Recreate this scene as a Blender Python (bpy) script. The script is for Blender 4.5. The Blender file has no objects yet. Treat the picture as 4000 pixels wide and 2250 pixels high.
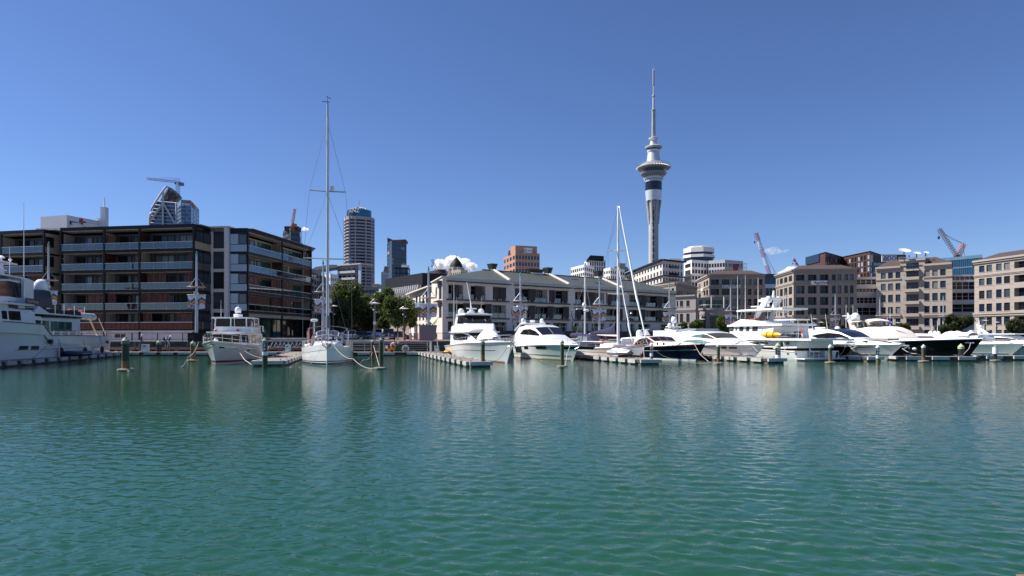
import bpy, bmesh, math, random
from math import cos, sin, pi, sqrt, atan2, exp
import numpy as np
from mathutils import Vector, Matrix
random.seed(7)
R = math.radians
SC = bpy.context.scene
COL = SC.collection
# ---------------------------------------------------------------- camera, sky, sun, exposure
FPX, HZ, EH = 2560.0, 1310.0, 2.5      # focal length and horizon row of the 4000 px photograph, eye height above the water
cam = bpy.data.cameras.new('camera'); camo = bpy.data.objects.new('camera', cam); COL.objects.link(camo)
camo.location = (0, 0, EH); camo.rotation_euler = (R(90), 0, 0)
cam.sensor_width = 36; cam.lens = 36 * FPX / 4000; cam.shift_y = (HZ - 1125) / 4000
cam.clip_start = 0.1; cam.clip_end = 20000
SC.camera = camo
SUN_AZ = Vector((-0.985, 0.17)).normalized()   # horizontal direction towards the sun
SUN_EL = R(48)
W = bpy.data.worlds.new('World'); SC.world = W; W.use_nodes = True
nt = W.node_tree; nt.nodes.clear()
sky = nt.nodes.new('ShaderNodeTexSky'); sky.sky_type = 'NISHITA'; sky.sun_disc = False
sky.sun_elevation = SUN_EL; sky.sun_rotation = atan2(SUN_AZ.x, SUN_AZ.y)
sky.altitude = 0; sky.air_density = 0.9; sky.dust_density = 0.05; sky.ozone_density = 6.0
bg = nt.nodes.new('ShaderNodeBackground'); bg.inputs[1].default_value = 0.071
wo = nt.nodes.new('ShaderNodeOutputWorld')
wb = nt.nodes.new('ShaderNodeVectorMath'); wb.operation = 'MULTIPLY'; wb.inputs[1].default_value = (.86, .90, 1.09)   # camera white balance
nt.links.new(sky.outputs[0], wb.inputs[0]); nt.links.new(wb.outputs[0], bg.inputs[0]); nt.links.new(bg.outputs[0], wo.inputs[0])
sl = bpy.data.lights.new('sun', 'SUN'); sl.energy = 4.9; sl.angle = R(0.53); sl.color = (1.0, 0.95, 0.88)
slo = bpy.data.objects.new('sun', sl); COL.objects.link(slo)
sdir = Vector((SUN_AZ.x * cos(SUN_EL), SUN_AZ.y * cos(SUN_EL), sin(SUN_EL)))
slo.rotation_euler = sdir.to_track_quat('Z', 'Y').to_euler(); slo.location = (-60, 20, 80)
SC.view_settings.view_transform = 'Standard'; SC.view_settings.look = 'None'
SC.view_settings.exposure = 0.68; SC.view_settings.gamma = 1.0; SC.view_settings.use_curve_mapping = False
SC.cycles.max_bounces = 8; SC.cycles.transparent_max_bounces = 16; SC.cycles.caustics_reflective = False
SC.cycles.volume_bounces = 6; SC.cycles.sample_clamp_indirect = 4.0

# ---------------------------------------------------------------- photo pixel -> world
def X(px, D): return (px - 2000) / FPX * D
def Zp(py, D): return EH + (HZ - py) / FPX * D
def P(px, py, D): return Vector((X(px, D), D, Zp(py, D)))
def G(px, D): return Vector((X(px, D), D, 0))

# ---------------------------------------------------------------- materials
MATS = {}
def M(name, col=(.5, .5, .5), rough=.6, metal=0., var=.10, scale=.6, bump=0., bscale=12., spec=.5, streak=0., coat=0., stretch=(1, 1, 1)):
    if name in MATS: return MATS[name]
    m = bpy.data.materials.new(name); m.use_nodes = True; t = m.node_tree; b = t.nodes['Principled BSDF']
    b.inputs['Roughness'].default_value = rough; b.inputs['Metallic'].default_value = metal
    b.inputs['Specular IOR Level'].default_value = spec; b.inputs['Coat Weight'].default_value = coat
    tc = t.nodes.new('ShaderNodeTexCoord'); mp = t.nodes.new('ShaderNodeMapping'); mp.inputs['Scale'].default_value = stretch
    t.links.new(tc.outputs['Object'], mp.inputs[0])
    n = t.nodes.new('ShaderNodeTexNoise'); n.inputs['Scale'].default_value = scale; n.inputs['Detail'].default_value = 5
    t.links.new(mp.outputs[0], n.inputs[0])
    r = t.nodes.new('ShaderNodeMapRange'); r.inputs[1].default_value = .3; r.inputs[2].default_value = .7
    r.inputs[3].default_value = 1 - var; r.inputs[4].default_value = 1 + var
    t.links.new(n.outputs[0], r.inputs[0]); val = r.outputs[0]
    if streak:
        mp2 = t.nodes.new('ShaderNodeMapping'); mp2.inputs['Scale'].default_value = (1.6, 1.6, .12)
        t.links.new(tc.outputs['Object'], mp2.inputs[0])
        n2 = t.nodes.new('ShaderNodeTexNoise'); n2.inputs['Scale'].default_value = 1.5; n2.inputs['Detail'].default_value = 4
        t.links.new(mp2.outputs[0], n2.inputs[0])
        r2 = t.nodes.new('ShaderNodeMapRange'); r2.inputs[1].default_value = .35; r2.inputs[2].default_value = .75
        r2.inputs[3].default_value = 1.0; r2.inputs[4].default_value = 1 - streak
        t.links.new(n2.outputs[0], r2.inputs[0])
        mu = t.nodes.new('ShaderNodeMath'); mu.operation = 'MULTIPLY'
        t.links.new(val, mu.inputs[0]); t.links.new(r2.outputs[0], mu.inputs[1]); val = mu.outputs[0]
    mx = t.nodes.new('ShaderNodeVectorMath'); mx.operation = 'SCALE'; mx.inputs[0].default_value = col
    t.links.new(val, mx.inputs['Scale']); t.links.new(mx.outputs[0], b.inputs['Base Color'])
    if bump:
        n3 = t.nodes.new('ShaderNodeTexNoise'); n3.inputs['Scale'].default_value = bscale; n3.inputs['Detail'].default_value = 3
        t.links.new(mp.outputs[0], n3.inputs[0])
        bp = t.nodes.new('ShaderNodeBump'); bp.inputs['Strength'].default_value = bump; bp.inputs['Distance'].default_value = .05
        t.links.new(n3.outputs[0], bp.inputs['Height']); t.links.new(bp.outputs[0], b.inputs['Normal'])
    MATS[name] = m
    return m
def thin_glass(name, tint, gloss=.05, rough=.02):
    m = bpy.data.materials.new(name); m.use_nodes = True; t = m.node_tree; t.nodes.clear()
    o = t.nodes.new('ShaderNodeOutputMaterial'); tr = t.nodes.new('ShaderNodeBsdfTransparent'); tr.inputs[0].default_value = (*tint, 1)
    g = t.nodes.new('ShaderNodeBsdfGlossy'); g.inputs['Roughness'].default_value = rough
    lw = t.nodes.new('ShaderNodeLayerWeight'); lw.inputs[0].default_value = .2
    mr = t.nodes.new('ShaderNodeMapRange'); mr.inputs[3].default_value = gloss; mr.inputs[4].default_value = .5
    t.links.new(lw.outputs['Fresnel'], mr.inputs[0])
    mx = t.nodes.new('ShaderNodeMixShader'); t.links.new(mr.outputs[0], mx.inputs[0]); t.links.new(tr.outputs[0], mx.inputs[1])
    t.links.new(g.outputs[0], mx.inputs[2]); t.links.new(mx.outputs[0], o.inputs[0]); MATS[name] = m
    return m

white = M('white_gelcoat', (.80, .80, .79), .22, var=.03, coat=.3)
white2 = M('white_paint', (.78, .78, .77), .45, var=.05)
cream = M('cream_canvas', (.80, .72, .62), .8, var=.06, bump=.15, bscale=5)
wcanvas = M('white_canvas', (.82, .82, .81), .8, var=.05, bump=.25, bscale=3)
navy_canvas = M('navy_canvas', (.018, .022, .06), .85, var=.2, bump=.3, bscale=4)
black_canvas = M('black_canvas', (.012, .012, .014), .8, var=.2)
grey_canvas = M('grey_canvas', (.14, .14, .16), .8, var=.1)
beige_canvas = M('beige_canvas', (.42, .36, .31), .8, var=.08)
tint = M('tinted_boat_glass', (.010, .011, .014), .06, spec=.3, var=.05)
curtain = M('mesh_window_cover', (.035, .033, .033), .7, var=.25)
tealglass = M('teal_boat_glass', (.08, .22, .22), .06, spec=.8, var=.3, scale=1.5)
steel = M('stainless_steel', (.62, .62, .62), .25, metal=1, var=.05)
alu = M('anodised_mast', (.55, .56, .58), .38, metal=.6, var=.05)
whitemast = M('white_mast_paint', (.78, .78, .78), .35, var=.03)
rope_w = M('white_rope', (.48, .44, .37), .85, var=.15, scale=6)
rope_d = M('dark_rope', (.05, .05, .055), .85, var=.2, scale=6)
wire = M('rigging_wire', (.16, .17, .19), .4, metal=.5, var=.05)
teak = M('varnished_teak', (.30, .085, .025), .2, var=.2, scale=4, coat=.6, stretch=(.3, 1, 1))
deckteak = M('teak_deck', (.36, .27, .19), .7, var=.15, scale=3)
navy = M('navy_gelcoat', (.006, .009, .032), .22, var=.05, spec=.14)
blackhull = M('black_gelcoat', (.005, .005, .009), .22, var=.05, spec=.12)
blackp = M('black_paint', (.02, .02, .022), .4, var=.1)
rubber = M('black_rubber', (.02, .02, .022), .6)
red = M('red_paint', (.45, .02, .03), .4)
orange = M('orange_plastic', (.85, .24, .01), .4, var=.06)
yellow = M('yellow_kayak_plastic', (.85, .45, .01), .35, var=.06)
greenlamp = M('green_fabric', (.02, .10, .05), .6)
brown = M('brown_antifoul', (.22, .10, .05), .6, var=.2)
galv = M('galvanised_steel', (.42, .43, .45), .45, metal=.6, var=.08)
lampgrey = M('lamp_pole_paint', (.46, .48, .52), .4, metal=.3, var=.04)
teal_metal = M('verdigris_green', (.10, .36, .26), .6, var=.15)
darkgreen = M('dark_green_paint', (.022, .035, .032), .45)
darksteel = M('dark_steel', (.013, .013, .016), .5, spec=.25)
bglass = M('window_glass_navy', (.012, .02, .045), .04, spec=.4, var=.2, scale=.25)
bglass2 = M('window_glass_blue', (.012, .065, .13), .05, spec=.5, metal=.1, var=.3, scale=.15)
bglass3 = M('window_glass_dim', (.020, .021, .024), .05, spec=.35, var=.4, scale=.4)
bglass4 = M('window_glass_green', (.02, .09, .075), .06, spec=.35, var=.4, scale=.3)
bglass_pale = M('window_glass_pale_spandrel', (.30, .38, .47), .15, spec=.7, var=.1, scale=.3)
bglass_blind = M('window_blind', (.16, .165, .17), .2, spec=.4, var=.2)
bglass_sheen = M('window_glass_sheen', (.05, .062, .075), .05, spec=.8, var=.4, scale=.3)
balglass = thin_glass('balcony_glass', (.52, .62, .72), .10)
clearvinyl = thin_glass('clear_vinyl', (.72, .74, .82), .1, .1)

# ---------------------------------------------------------------- mesh toolkit
class MB:
    def __init__(s): s.v, s.f, s.m, s.cur = [], [], [], 0
    def add(s, vs, fs):
        b = len(s.v); s.v += [tuple(v) for v in vs]; s.f += [[i + b for i in f] for f in fs]; s.m += [s.cur] * len(fs); return s
    def quad(s, a, b, c, d): return s.add([a, b, c, d], [[0, 1, 2, 3]])
    def box(s, x0, y0, z0, x1, y1, z1):
        return s.add([(x0, y0, z0), (x1, y0, z0), (x1, y1, z0), (x0, y1, z0), (x0, y0, z1), (x1, y0, z1), (x1, y1, z1), (x0, y1, z1)],
                     [[0, 3, 2, 1], [4, 5, 6, 7], [0, 1, 5, 4], [1, 2, 6, 5], [2, 3, 7, 6], [3, 0, 4, 7]])
    def obox(s, o, a, b, c):
        o, a, b, c = map(Vector, (o, a, b, c))
        return s.add([o, o + a, o + a + b, o + b, o + c, o + a + c, o + a + b + c, o + b + c],
                     [[0, 3, 2, 1], [4, 5, 6, 7], [0, 1, 5, 4], [1, 2, 6, 5], [2, 3, 7, 6], [3, 0, 4, 7]])
    def extr(s, pts, vec):
        n = len(pts); vec = Vector(vec); pts = [Vector(p) for p in pts]
        return s.add(pts + [p + vec for p in pts], [list(range(n))[::-1], list(range(n, 2 * n))] + [[i, (i + 1) % n, n + (i + 1) % n, n + i] for i in range(n)])
    def prism(s, xy, z0, z1): return s.extr([(p[0], p[1], z0) for p in xy], (0, 0, z1 - z0))
    def tube(s, pts, r, n=6, r2=None):
        pts = [Vector(p) for p in pts]; k = len(pts); b = len(s.v)
        for i, p in enumerate(pts):
            d = (pts[min(i + 1, k - 1)] - pts[max(i - 1, 0)]).normalized()
            a = d.cross(Vector((0, 0, 1))) if abs(d.z) < .95 else d.cross(Vector((1, 0, 0)))
            a.normalize(); c = d.cross(a); rr = r if r2 is None else r + (r2 - r) * i / (k - 1)
            for j in range(n):
                q = 2 * pi * j / n; s.v.append(tuple(p + a * (rr * cos(q)) + c * (rr * sin(q))))
        fs = [[b + i * n + j, b + i * n + (j + 1) % n, b + (i + 1) * n + (j + 1) % n, b + (i + 1) * n + j] for i in range(k - 1) for j in range(n)]
        fs += [[b + j for j in range(n)][::-1], [b + (k - 1) * n + j for j in range(n)]]
        s.f += fs; s.m += [s.cur] * len(fs); return s
    def lathe(s, prof, n=16, c=(0, 0, 0)):
        b = len(s.v); cx, cy, cz = c; k = len(prof)
        for r, z in prof:
            for j in range(n):
                q = 2 * pi * j / n; s.v.append((cx + r * cos(q), cy + r * sin(q), cz + z))
        fs = [[b + i * n + j, b + i * n + (j + 1) % n, b + (i + 1) * n + (j + 1) % n, b + (i + 1) * n + j] for i in range(k - 1) for j in range(n)]
        if prof[0][0] > .001: fs.append([b + j for j in range(n)][::-1])
        if prof[-1][0] > .001: fs.append([b + (k - 1) * n + j for j in range(n)])
        s.f += fs; s.m += [s.cur] * len(fs); return s
    def ball(s, c, rx, ry, rz, n=12, m=8):
        pr = [(sin(pi * i / m), -cos(pi * i / m)) for i in range(m + 1)]; b = len(s.v)
        t = MB().lathe([(max(r, .0005), z) for r, z in pr], n)
        return s.add([(c[0] + v[0] * rx, c[1] + v[1] * ry, c[2] + v[2] * rz) for v in t.v], t.f)
    def grid(s, rows):
        n = len(rows[0]); vs = [p for r in rows for p in r]
        return s.add(vs, [[i * n + j, i * n + j + 1, (i + 1) * n + j + 1, (i + 1) * n + j] for i in range(len(rows) - 1) for j in range(n - 1)])

OFF = {}
def mesh_of(name, mb, mats, off=None, smooth=None):
    me = bpy.data.meshes.new(name); v = mb.v
    if off is not None and off.length > 0: v = [(a[0] - off[0], a[1] - off[1], a[2] - off[2]) for a in v]
    me.from_pydata(v, [], mb.f)
    for m in (mats if isinstance(mats, (list, tuple)) else [mats]): me.materials.append(m)
    if any(mb.m): me.polygons.foreach_set('material_index', mb.m)
    if smooth:
        me.polygons.foreach_set('use_smooth', [True] * len(mb.f)); me.set_sharp_from_angle(angle=R(smooth))
    me.update(); return me
def fixn(me):
    bm = bmesh.new(); bm.from_mesh(me); bmesh.ops.recalc_face_normals(bm, faces=bm.faces[:]); bm.to_mesh(me); bm.free(); return me
def tag(o, label=None, cat=None, group=None, kind=None):
    for k, v in (('label', label), ('category', cat), ('group', group), ('kind', kind)):
        if v: o[k] = v
    return o
def thing(name, label, cat, loc=(0, 0, 0), rz=0, group=None, world=True):
    """an Empty at the thing's base; world=True: the parts' meshes come in world coordinates"""
    o = bpy.data.objects.new(name, None); COL.objects.link(o); o.location = loc; o.rotation_euler = (0, 0, rz); o.empty_display_size = .2
    OFF[o] = Vector(loc) if world else Vector((0, 0, 0)); return tag(o, label, cat, group)
def part(name, mb, mats, parent=None, smooth=None, fix=False, label=None):
    off = OFF.get(parent, Vector((0, 0, 0))); me = mesh_of(name, mb, mats, off, smooth)
    if fix: fixn(me)
    o = bpy.data.objects.new(name, me); COL.objects.link(o); o.parent = parent; OFF[o] = off
    if label: o['label'] = label
    return o
def single(name, mb, mats, label, cat, group=None, kind=None, smooth=None, loc=None, fix=False):
    """a thing that is one mesh"""
    loc = Vector(loc) if loc is not None else Vector(mb.v[0]); me = mesh_of(name, mb, mats, loc, smooth)
    if fix: fixn(me)
    o = bpy.data.objects.new(name, me); COL.objects.link(o); o.location = loc; OFF[o] = loc; return tag(o, label, cat, group, kind)
def inst(name, me, parent, loc, rz=0):
    """a part that shares its mesh; loc in the frame of the parent's meshes"""
    o = bpy.data.objects.new(name, me); COL.objects.link(o); o.parent = parent; o.location = Vector(loc) - OFF.get(parent, Vector((0, 0, 0)))
    o.rotation_euler = (0, 0, rz); OFF[o] = Vector((0, 0, 0)); return o
def copy_tree(o, parent=None):
    c = o.copy(); COL.objects.link(c); c.parent = parent; OFF[c] = OFF.get(o, Vector((0, 0, 0)))
    for ch in o.children: copy_tree(ch, c)
    return c
def text(body, size, mat, parent, loc, rot, extrude=.02, name='lettering', align='CENTER', mirror=False, bold=0.):
    cu = bpy.data.curves.new(name, 'FONT'); cu.body = body; cu.size = size; cu.extrude = extrude; cu.align_x = align; cu.align_y = 'CENTER'; cu.offset = bold
    cu.materials.append(mat); cu.resolution_u = 3; tmp = bpy.data.objects.new('tmp', cu); COL.objects.link(tmp); me = bpy.data.meshes.new_from_object(tmp.evaluated_get(bpy.context.evaluated_depsgraph_get()))
    bpy.data.objects.remove(tmp); bpy.data.curves.remove(cu); me.name = name; o = bpy.data.objects.new(name, me); COL.objects.link(o); o.parent = parent
    o.location = Vector(loc) - OFF.get(parent, Vector((0, 0, 0))); o.rotation_euler = rot
    if mirror: o.scale.x = -1
    return o

# ---------------------------------------------------------------- facades
class Face:
    """a vertical plane from (px0, D0) to (px1, D1), left to right as seen; also Face(xy0, xy1)"""
    def __init__(s, a, b):
        s.a = Vector((X(*a), a[1])) if not isinstance(a, Vector) else a.xy
        s.b = Vector((X(*b), b[1])) if not isinstance(b, Vector) else b.xy
        s.t = (s.b - s.a).normalized(); s.L = (s.b - s.a).length; s.n = Vector((s.t.y, -s.t.x)); s.rz = atan2(s.t.y, s.t.x)
    def u(s, px):
        k = (px - 2000) / FPX          # X = k D on the line a + t u
        return (k * s.a.y - s.a.x) / (s.t.x - k * s.t.y)
    def D(s, px): return s.a.y + s.t.y * s.u(px)
    def z(s, px, py): return Zp(py, s.D(px))
    def pt(s, u, z, d=0): return Vector((s.a.x + s.t.x * u + s.n.x * d, s.a.y + s.t.y * u + s.n.y * d, z))
    def box(s, mb, u0, u1, z0, z1, d0, d1):
        a = s.pt(u0, z0, d0); return mb.obox(a, s.pt(u1, z0, d0) - a, s.pt(u0, z0, d1) - a, Vector((0, 0, z1 - z0)))
def wall(mb, f, u0, u1, z0, z1, holes=(), depth=.3):
    us = sorted({u0, u1} | {h[0] for h in holes} | {h[1] for h in holes}); zs = sorted({z0, z1} | {h[2] for h in holes} | {h[3] for h in holes})
    us = [u for u in us if u0 - 1e-6 <= u <= u1 + 1e-6]; zs = [z for z in zs if z0 - 1e-6 <= z <= z1 + 1e-6]
    for i in range(len(us) - 1):
        run = None
        for j in range(len(zs) - 1):
            cu, cz = (us[i] + us[i + 1]) / 2, (zs[j] + zs[j + 1]) / 2
            solid = not any(h[0] < cu < h[1] and h[2] < cz < h[3] for h in holes)
            if solid: mb.quad(f.pt(us[i], zs[j]), f.pt(us[i + 1], zs[j]), f.pt(us[i + 1], zs[j + 1]), f.pt(us[i], zs[j + 1]))
    for h in holes:
        a, b, c, d = h[:4]; dp = -(h[4] if len(h) > 4 else depth)
        q = [(a, c), (b, c), (b, d), (a, d)]
        for k in range(4):
            (p0, r0), (p1, r1) = q[k], q[(k + 1) % 4]
            mb.quad(f.pt(p0, r0), f.pt(p1, r1), f.pt(p1, r1, dp), f.pt(p0, r0, dp))
WIN = {}
def window(root, f, u0, u1, z0, z1, depth=.3, glass=None, frame=None, nx=1, nz=1, fw=.06, name='window', sub=True):
    glass = glass or bglass; w, h = round(u1 - u0, 2), round(z1 - z0, 2); key = (w, h, nx, nz, fw, glass.name, frame.name if frame else '', sub)
    if key not in WIN:
        g = MB().box(-w / 2, -.02, 0, w / 2, .02, h); fr = None
        if frame:
            fr = MB(); fr.box(-w / 2, -.07, 0, -w / 2 + fw, -.021, h); fr.box(w / 2 - fw, -.07, 0, w / 2, -.021, h)
            fr.box(-w / 2 + fw, -.07, 0, w / 2 - fw, -.021, fw); fr.box(-w / 2 + fw, -.07, h - fw, w / 2 - fw, -.021, h)
            for i in range(1, nx): x = -w / 2 + w * i / nx; fr.box(x - fw / 2, -.065, fw, x + fw / 2, -.021, h - fw)
            for i in range(1, nz): z = h * i / nz; fr.box(-w / 2 + fw, -.06, z - fw / 2, w / 2 - fw, -.021, z + fw / 2)
            if not sub:
                g.cur = 1; g.add(fr.v, fr.f); fr = None
        WIN[key] = (mesh_of(name, g, [glass] + ([frame] if frame and not sub else [])), mesh_of('frame', fr, frame) if fr else None)
    gm, fm = WIN[key]; o = inst(name, gm, root, f.pt((u0 + u1) / 2, z0, -depth), f.rz)
    if fm: inst('frame', fm, o, (0, 0, 0))
    return o
def body(root, xy, z0, z1, mat, name='wall', skip=()):
    """plain outer walls and flat top over the plan xy (counter-clockwise), leaving out the edges in skip"""
    mb = MB(); n = len(xy)
    for i in range(n):
        if i in skip: continue
        a, b = xy[i], xy[(i + 1) % n]; mb.quad((a[0], a[1], z0), (b[0], b[1], z0), (b[0], b[1], z1), (a[0], a[1], z1))
    mb.add([(p[0], p[1], z1) for p in xy], [list(range(n))]); return part(name, mb, mat, root)
# ================================================================ water, ground, quay
GZ = 1.75
def water():
    rng = np.random.default_rng(3)
    m = bpy.data.materials.new('harbour_water'); m.use_nodes = True; t = m.node_tree; b = t.nodes['Principled BSDF']
    b.inputs['Base Color'].default_value = (0.010, 0.085, 0.058, 1); b.inputs['Roughness'].default_value = .035
    b.inputs['IOR'].default_value = 1.333; b.inputs['Specular IOR Level'].default_value = .5
    tc = t.nodes.new('ShaderNodeTexCoord'); h = None
    # cloudiness of the water: silt patches with a shape of their own
    n0 = t.nodes.new('ShaderNodeTexNoise'); n0.inputs['Scale'].default_value = .05; n0.inputs['Detail'].default_value = 3
    t.links.new(tc.outputs['Object'], n0.inputs[0]); rp = t.nodes.new('ShaderNodeValToRGB')
    rp.color_ramp.elements[0].position = .35; rp.color_ramp.elements[0].color = (.013, .062, .033, 1)
    rp.color_ramp.elements[1].position = .7; rp.color_ramp.elements[1].color = (.017, .076, .040, 1)
    t.links.new(n0.outputs[0], rp.inputs[0]); t.links.new(rp.outputs[0], b.inputs['Base Color'])
    for sc, st, rot in ((4.6, .012, .25), (11.0, .003, -.3)):
        mp = t.nodes.new('ShaderNodeMapping'); mp.inputs['Scale'].default_value = (.75, 1.4, 1); mp.inputs['Rotation'].default_value = (0, 0, rot)
        t.links.new(tc.outputs['Object'], mp.inputs[0]); n = t.nodes.new('ShaderNodeTexNoise'); n.inputs['Scale'].default_value = sc; n.inputs['Detail'].default_value = 3
        t.links.new(mp.outputs[0], n.inputs[0]); bp = t.nodes.new('ShaderNodeBump'); bp.inputs['Strength'].default_value = 1; bp.inputs['Distance'].default_value = st
        t.links.new(n.outputs[0], bp.inputs['Height'])
        if h: t.links.new(h, bp.inputs['Normal'])
        h = bp.outputs[0]
    t.links.new(h, b.inputs['Normal'])
    # real waves: finer tessellation near the quay the photographer stands on
    ys = np.concatenate([-np.geomspace(40, 3, 20) + 5.0, 5 * (190 / 5.) ** np.linspace(0, 1, 900)]); nx = 700; a = np.linspace(-1, 1, nx)
    wid = np.maximum(np.abs(ys), 9) * .95 + 3; Yg = np.repeat(ys[:, None], nx, 1); Xg = wid[:, None] * a[None, :]
    dy = np.gradient(ys)[:, None]; dx = (wid * 2 / nx)[:, None]; Z = np.zeros_like(Yg)
    for i in range(90):
        lam = .13 * (.58 / .13) ** rng.random(); th = rng.normal(pi / 2 - .28, .55); k = 2 * pi / lam
        kx, ky = k * cos(th), k * sin(th); amp = .0036 * lam
        step = np.maximum(abs(ky) * dy, abs(kx) * dx); fade = np.clip(1.6 - step / 1.1, 0, 1)
        gust = .65 + .5 * np.sin(Xg * .05 * rng.random() + Yg * .06 * rng.random() + rng.random() * 6)
        ph = kx * Xg + ky * Yg + rng.random() * 6.28; s = np.sin(ph)
        Z += fade * gust * amp * (s + .25 * np.cos(2 * ph))
    V = np.stack([Xg, Yg, Z], -1).reshape(-1, 3); ny = len(ys)
    idx = np.arange(ny * nx).reshape(ny, nx); Fq = np.stack([idx[:-1, :-1], idx[:-1, 1:], idx[1:, 1:], idx[1:, :-1]], -1).reshape(-1, 4)
    me = bpy.data.meshes.new('water'); me.vertices.add(len(V)); me.vertices.foreach_set('co', V.ravel())
    me.loops.add(Fq.size); me.loops.foreach_set('vertex_index', Fq.ravel()); me.polygons.add(len(Fq))
    me.polygons.foreach_set('loop_start', np.arange(0, Fq.size, 4)); me.polygons.foreach_set('use_smooth', np.ones(len(Fq), bool))
    me.update(calc_edges=True); me.materials.append(m); o = bpy.data.objects.new('water', me); COL.objects.link(o)
    tag(o, 'rippled green harbour water filling the basin', None, None, 'structure')
water()
QE = [(-300, 86), (-11, 86), (20, 108), (60, 140), (130, 176), (420, 230)]
pave = M('ground_paving', (.20, .17, .155), .85, var=.18, scale=.8)
brickm = M('red_brick_paving', (.30, .105, .07), .85, var=.2, scale=2)
asph = M('asphalt', (.055, .055, .06), .85, var=.12, scale=1.2)
conc = M('concrete', (.33, .31, .28), .85, var=.15, scale=1, streak=.2)
concd = M('wet_dark_concrete', (.07, .065, .058), .7, var=.35, scale=1.2, streak=.4)
timberd = M('dark_wharf_timber', (.06, .045, .04), .8, var=.3, scale=3)
timbero = M('brown_wharf_timber', (.26, .13, .08), .8, var=.25, scale=3)
mb = MB(); pts = [(x, y, GZ) for x, y in QE] + [(9000, 240, GZ), (9000, 9000, GZ), (-9000, 9000, GZ), (-9000, 86, GZ)]
mb.add(pts, [list(range(len(pts)))]); tag(part('ground', mb, pave), 'flat paved ground of the waterfront reaching to the horizon', None, None, 'structure')
mb = MB()
for (a, b) in zip(QE, QE[1:]): mb.quad((a[0], a[1], -2), (b[0], b[1], -2), (b[0], b[1], GZ - .004), (a[0], a[1], GZ - .004))
tag(part('quay_wall', mb, concd), 'dark wet concrete quay wall below the promenade', None, None, 'structure')
mb = MB().add([G(1200, 92) + Vector((0, 0, GZ + .004)), G(1440, 92) + Vector((0, 0, GZ + .004)), G(1500, 260) + Vector((0, 0, GZ + .004)), G(1400, 260) + Vector((0, 0, GZ + .004))], [[0, 1, 2, 3]])
tag(part('road', mb, asph), 'dark asphalt road running back between the trees', None, None, 'structure')
mb = MB().add([G(1462, 90) + Vector((0, 0, GZ + .004)), G(1735, 90) + Vector((0, 0, GZ + .004)), G(1735, 112) + Vector((0, 0, GZ + .004)), G(1530, 112) + Vector((0, 0, GZ + .004))], [[0, 1, 2, 3]])
tag(part('footpath', mb, brickm), 'red brick footpath beside the pale hotel', None, None, 'structure')
# boardwalk in front of the left terrace
bw = thing('boardwalk', None, None, (-48, 84.5, 0)); bw['kind'] = 'structure'; bw['label'] = 'low timber boardwalk along the quay below the terrace'
mb = MB().box(-75, 83.2, .78, -21.2, 85.98, .86); part('deck', mb, timberd, bw)
x = -74.8; k = 0; bm_ = mesh_of('plank', MB().box(0, -.06, 0, 1.45, 0, .16), timbero)
while x < -22.5: inst('plank', bm_, bw, (x, 83.19, .62)); x += 1.5
pb = mesh_of('post', MB().box(-.12, -.12, -1.2, .12, .12, .62), timberd)
for i in range(17): inst('post', pb, bw, (-73 + i * 3.1, 83.5, 0))
# broad steps down to the water
st = thing('steps', 'broad dark steps leading from the promenade down to the pontoon', None, (-14.8, 84, 0)); st['kind'] = 'structure'
for i in range(5): z = .52 + i * .245; part('step', MB().box(-20.9, 83.35 + i * .52, -1.0, -10.9, 85.97, z + .2), conc if i == 4 else timberd, st)
for i in range(5):
    rl = MB(); z = .52 + i * .245 + .2; rl.box(-20.8, 83.34 + i * .52, z - .06, -11.0, 83.349 + i * .52, z - .004)
    part('nosing', rl, conc, st)
# curb stone of the quay the photographer stands on, bottom right corner
mb = MB().box(4.63, 2.0, -.8, 9, 6.02, .305)
tag(part('near_quay_kerb', mb, timbero), 'corner of rough stone kerb at the bottom right', None, None, 'structure')
# low hill of ground behind the city so that far buildings stand on something
mb = MB(); rows = []
for j in range(13):
    y = 330 + j * 60; row = []
    for i in range(25): x = -700 + i * 75; row.append((x, y, GZ + .3 + 34 * (1 - cos(pi * j / 12)) / 2 * exp(-((x - 250) / 420) ** 2)))
    rows.append(row)
mb.grid(rows); tag(part('hill', mb, asph, smooth=60), 'low city hill hidden under the towers', None, None, 'structure')
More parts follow.
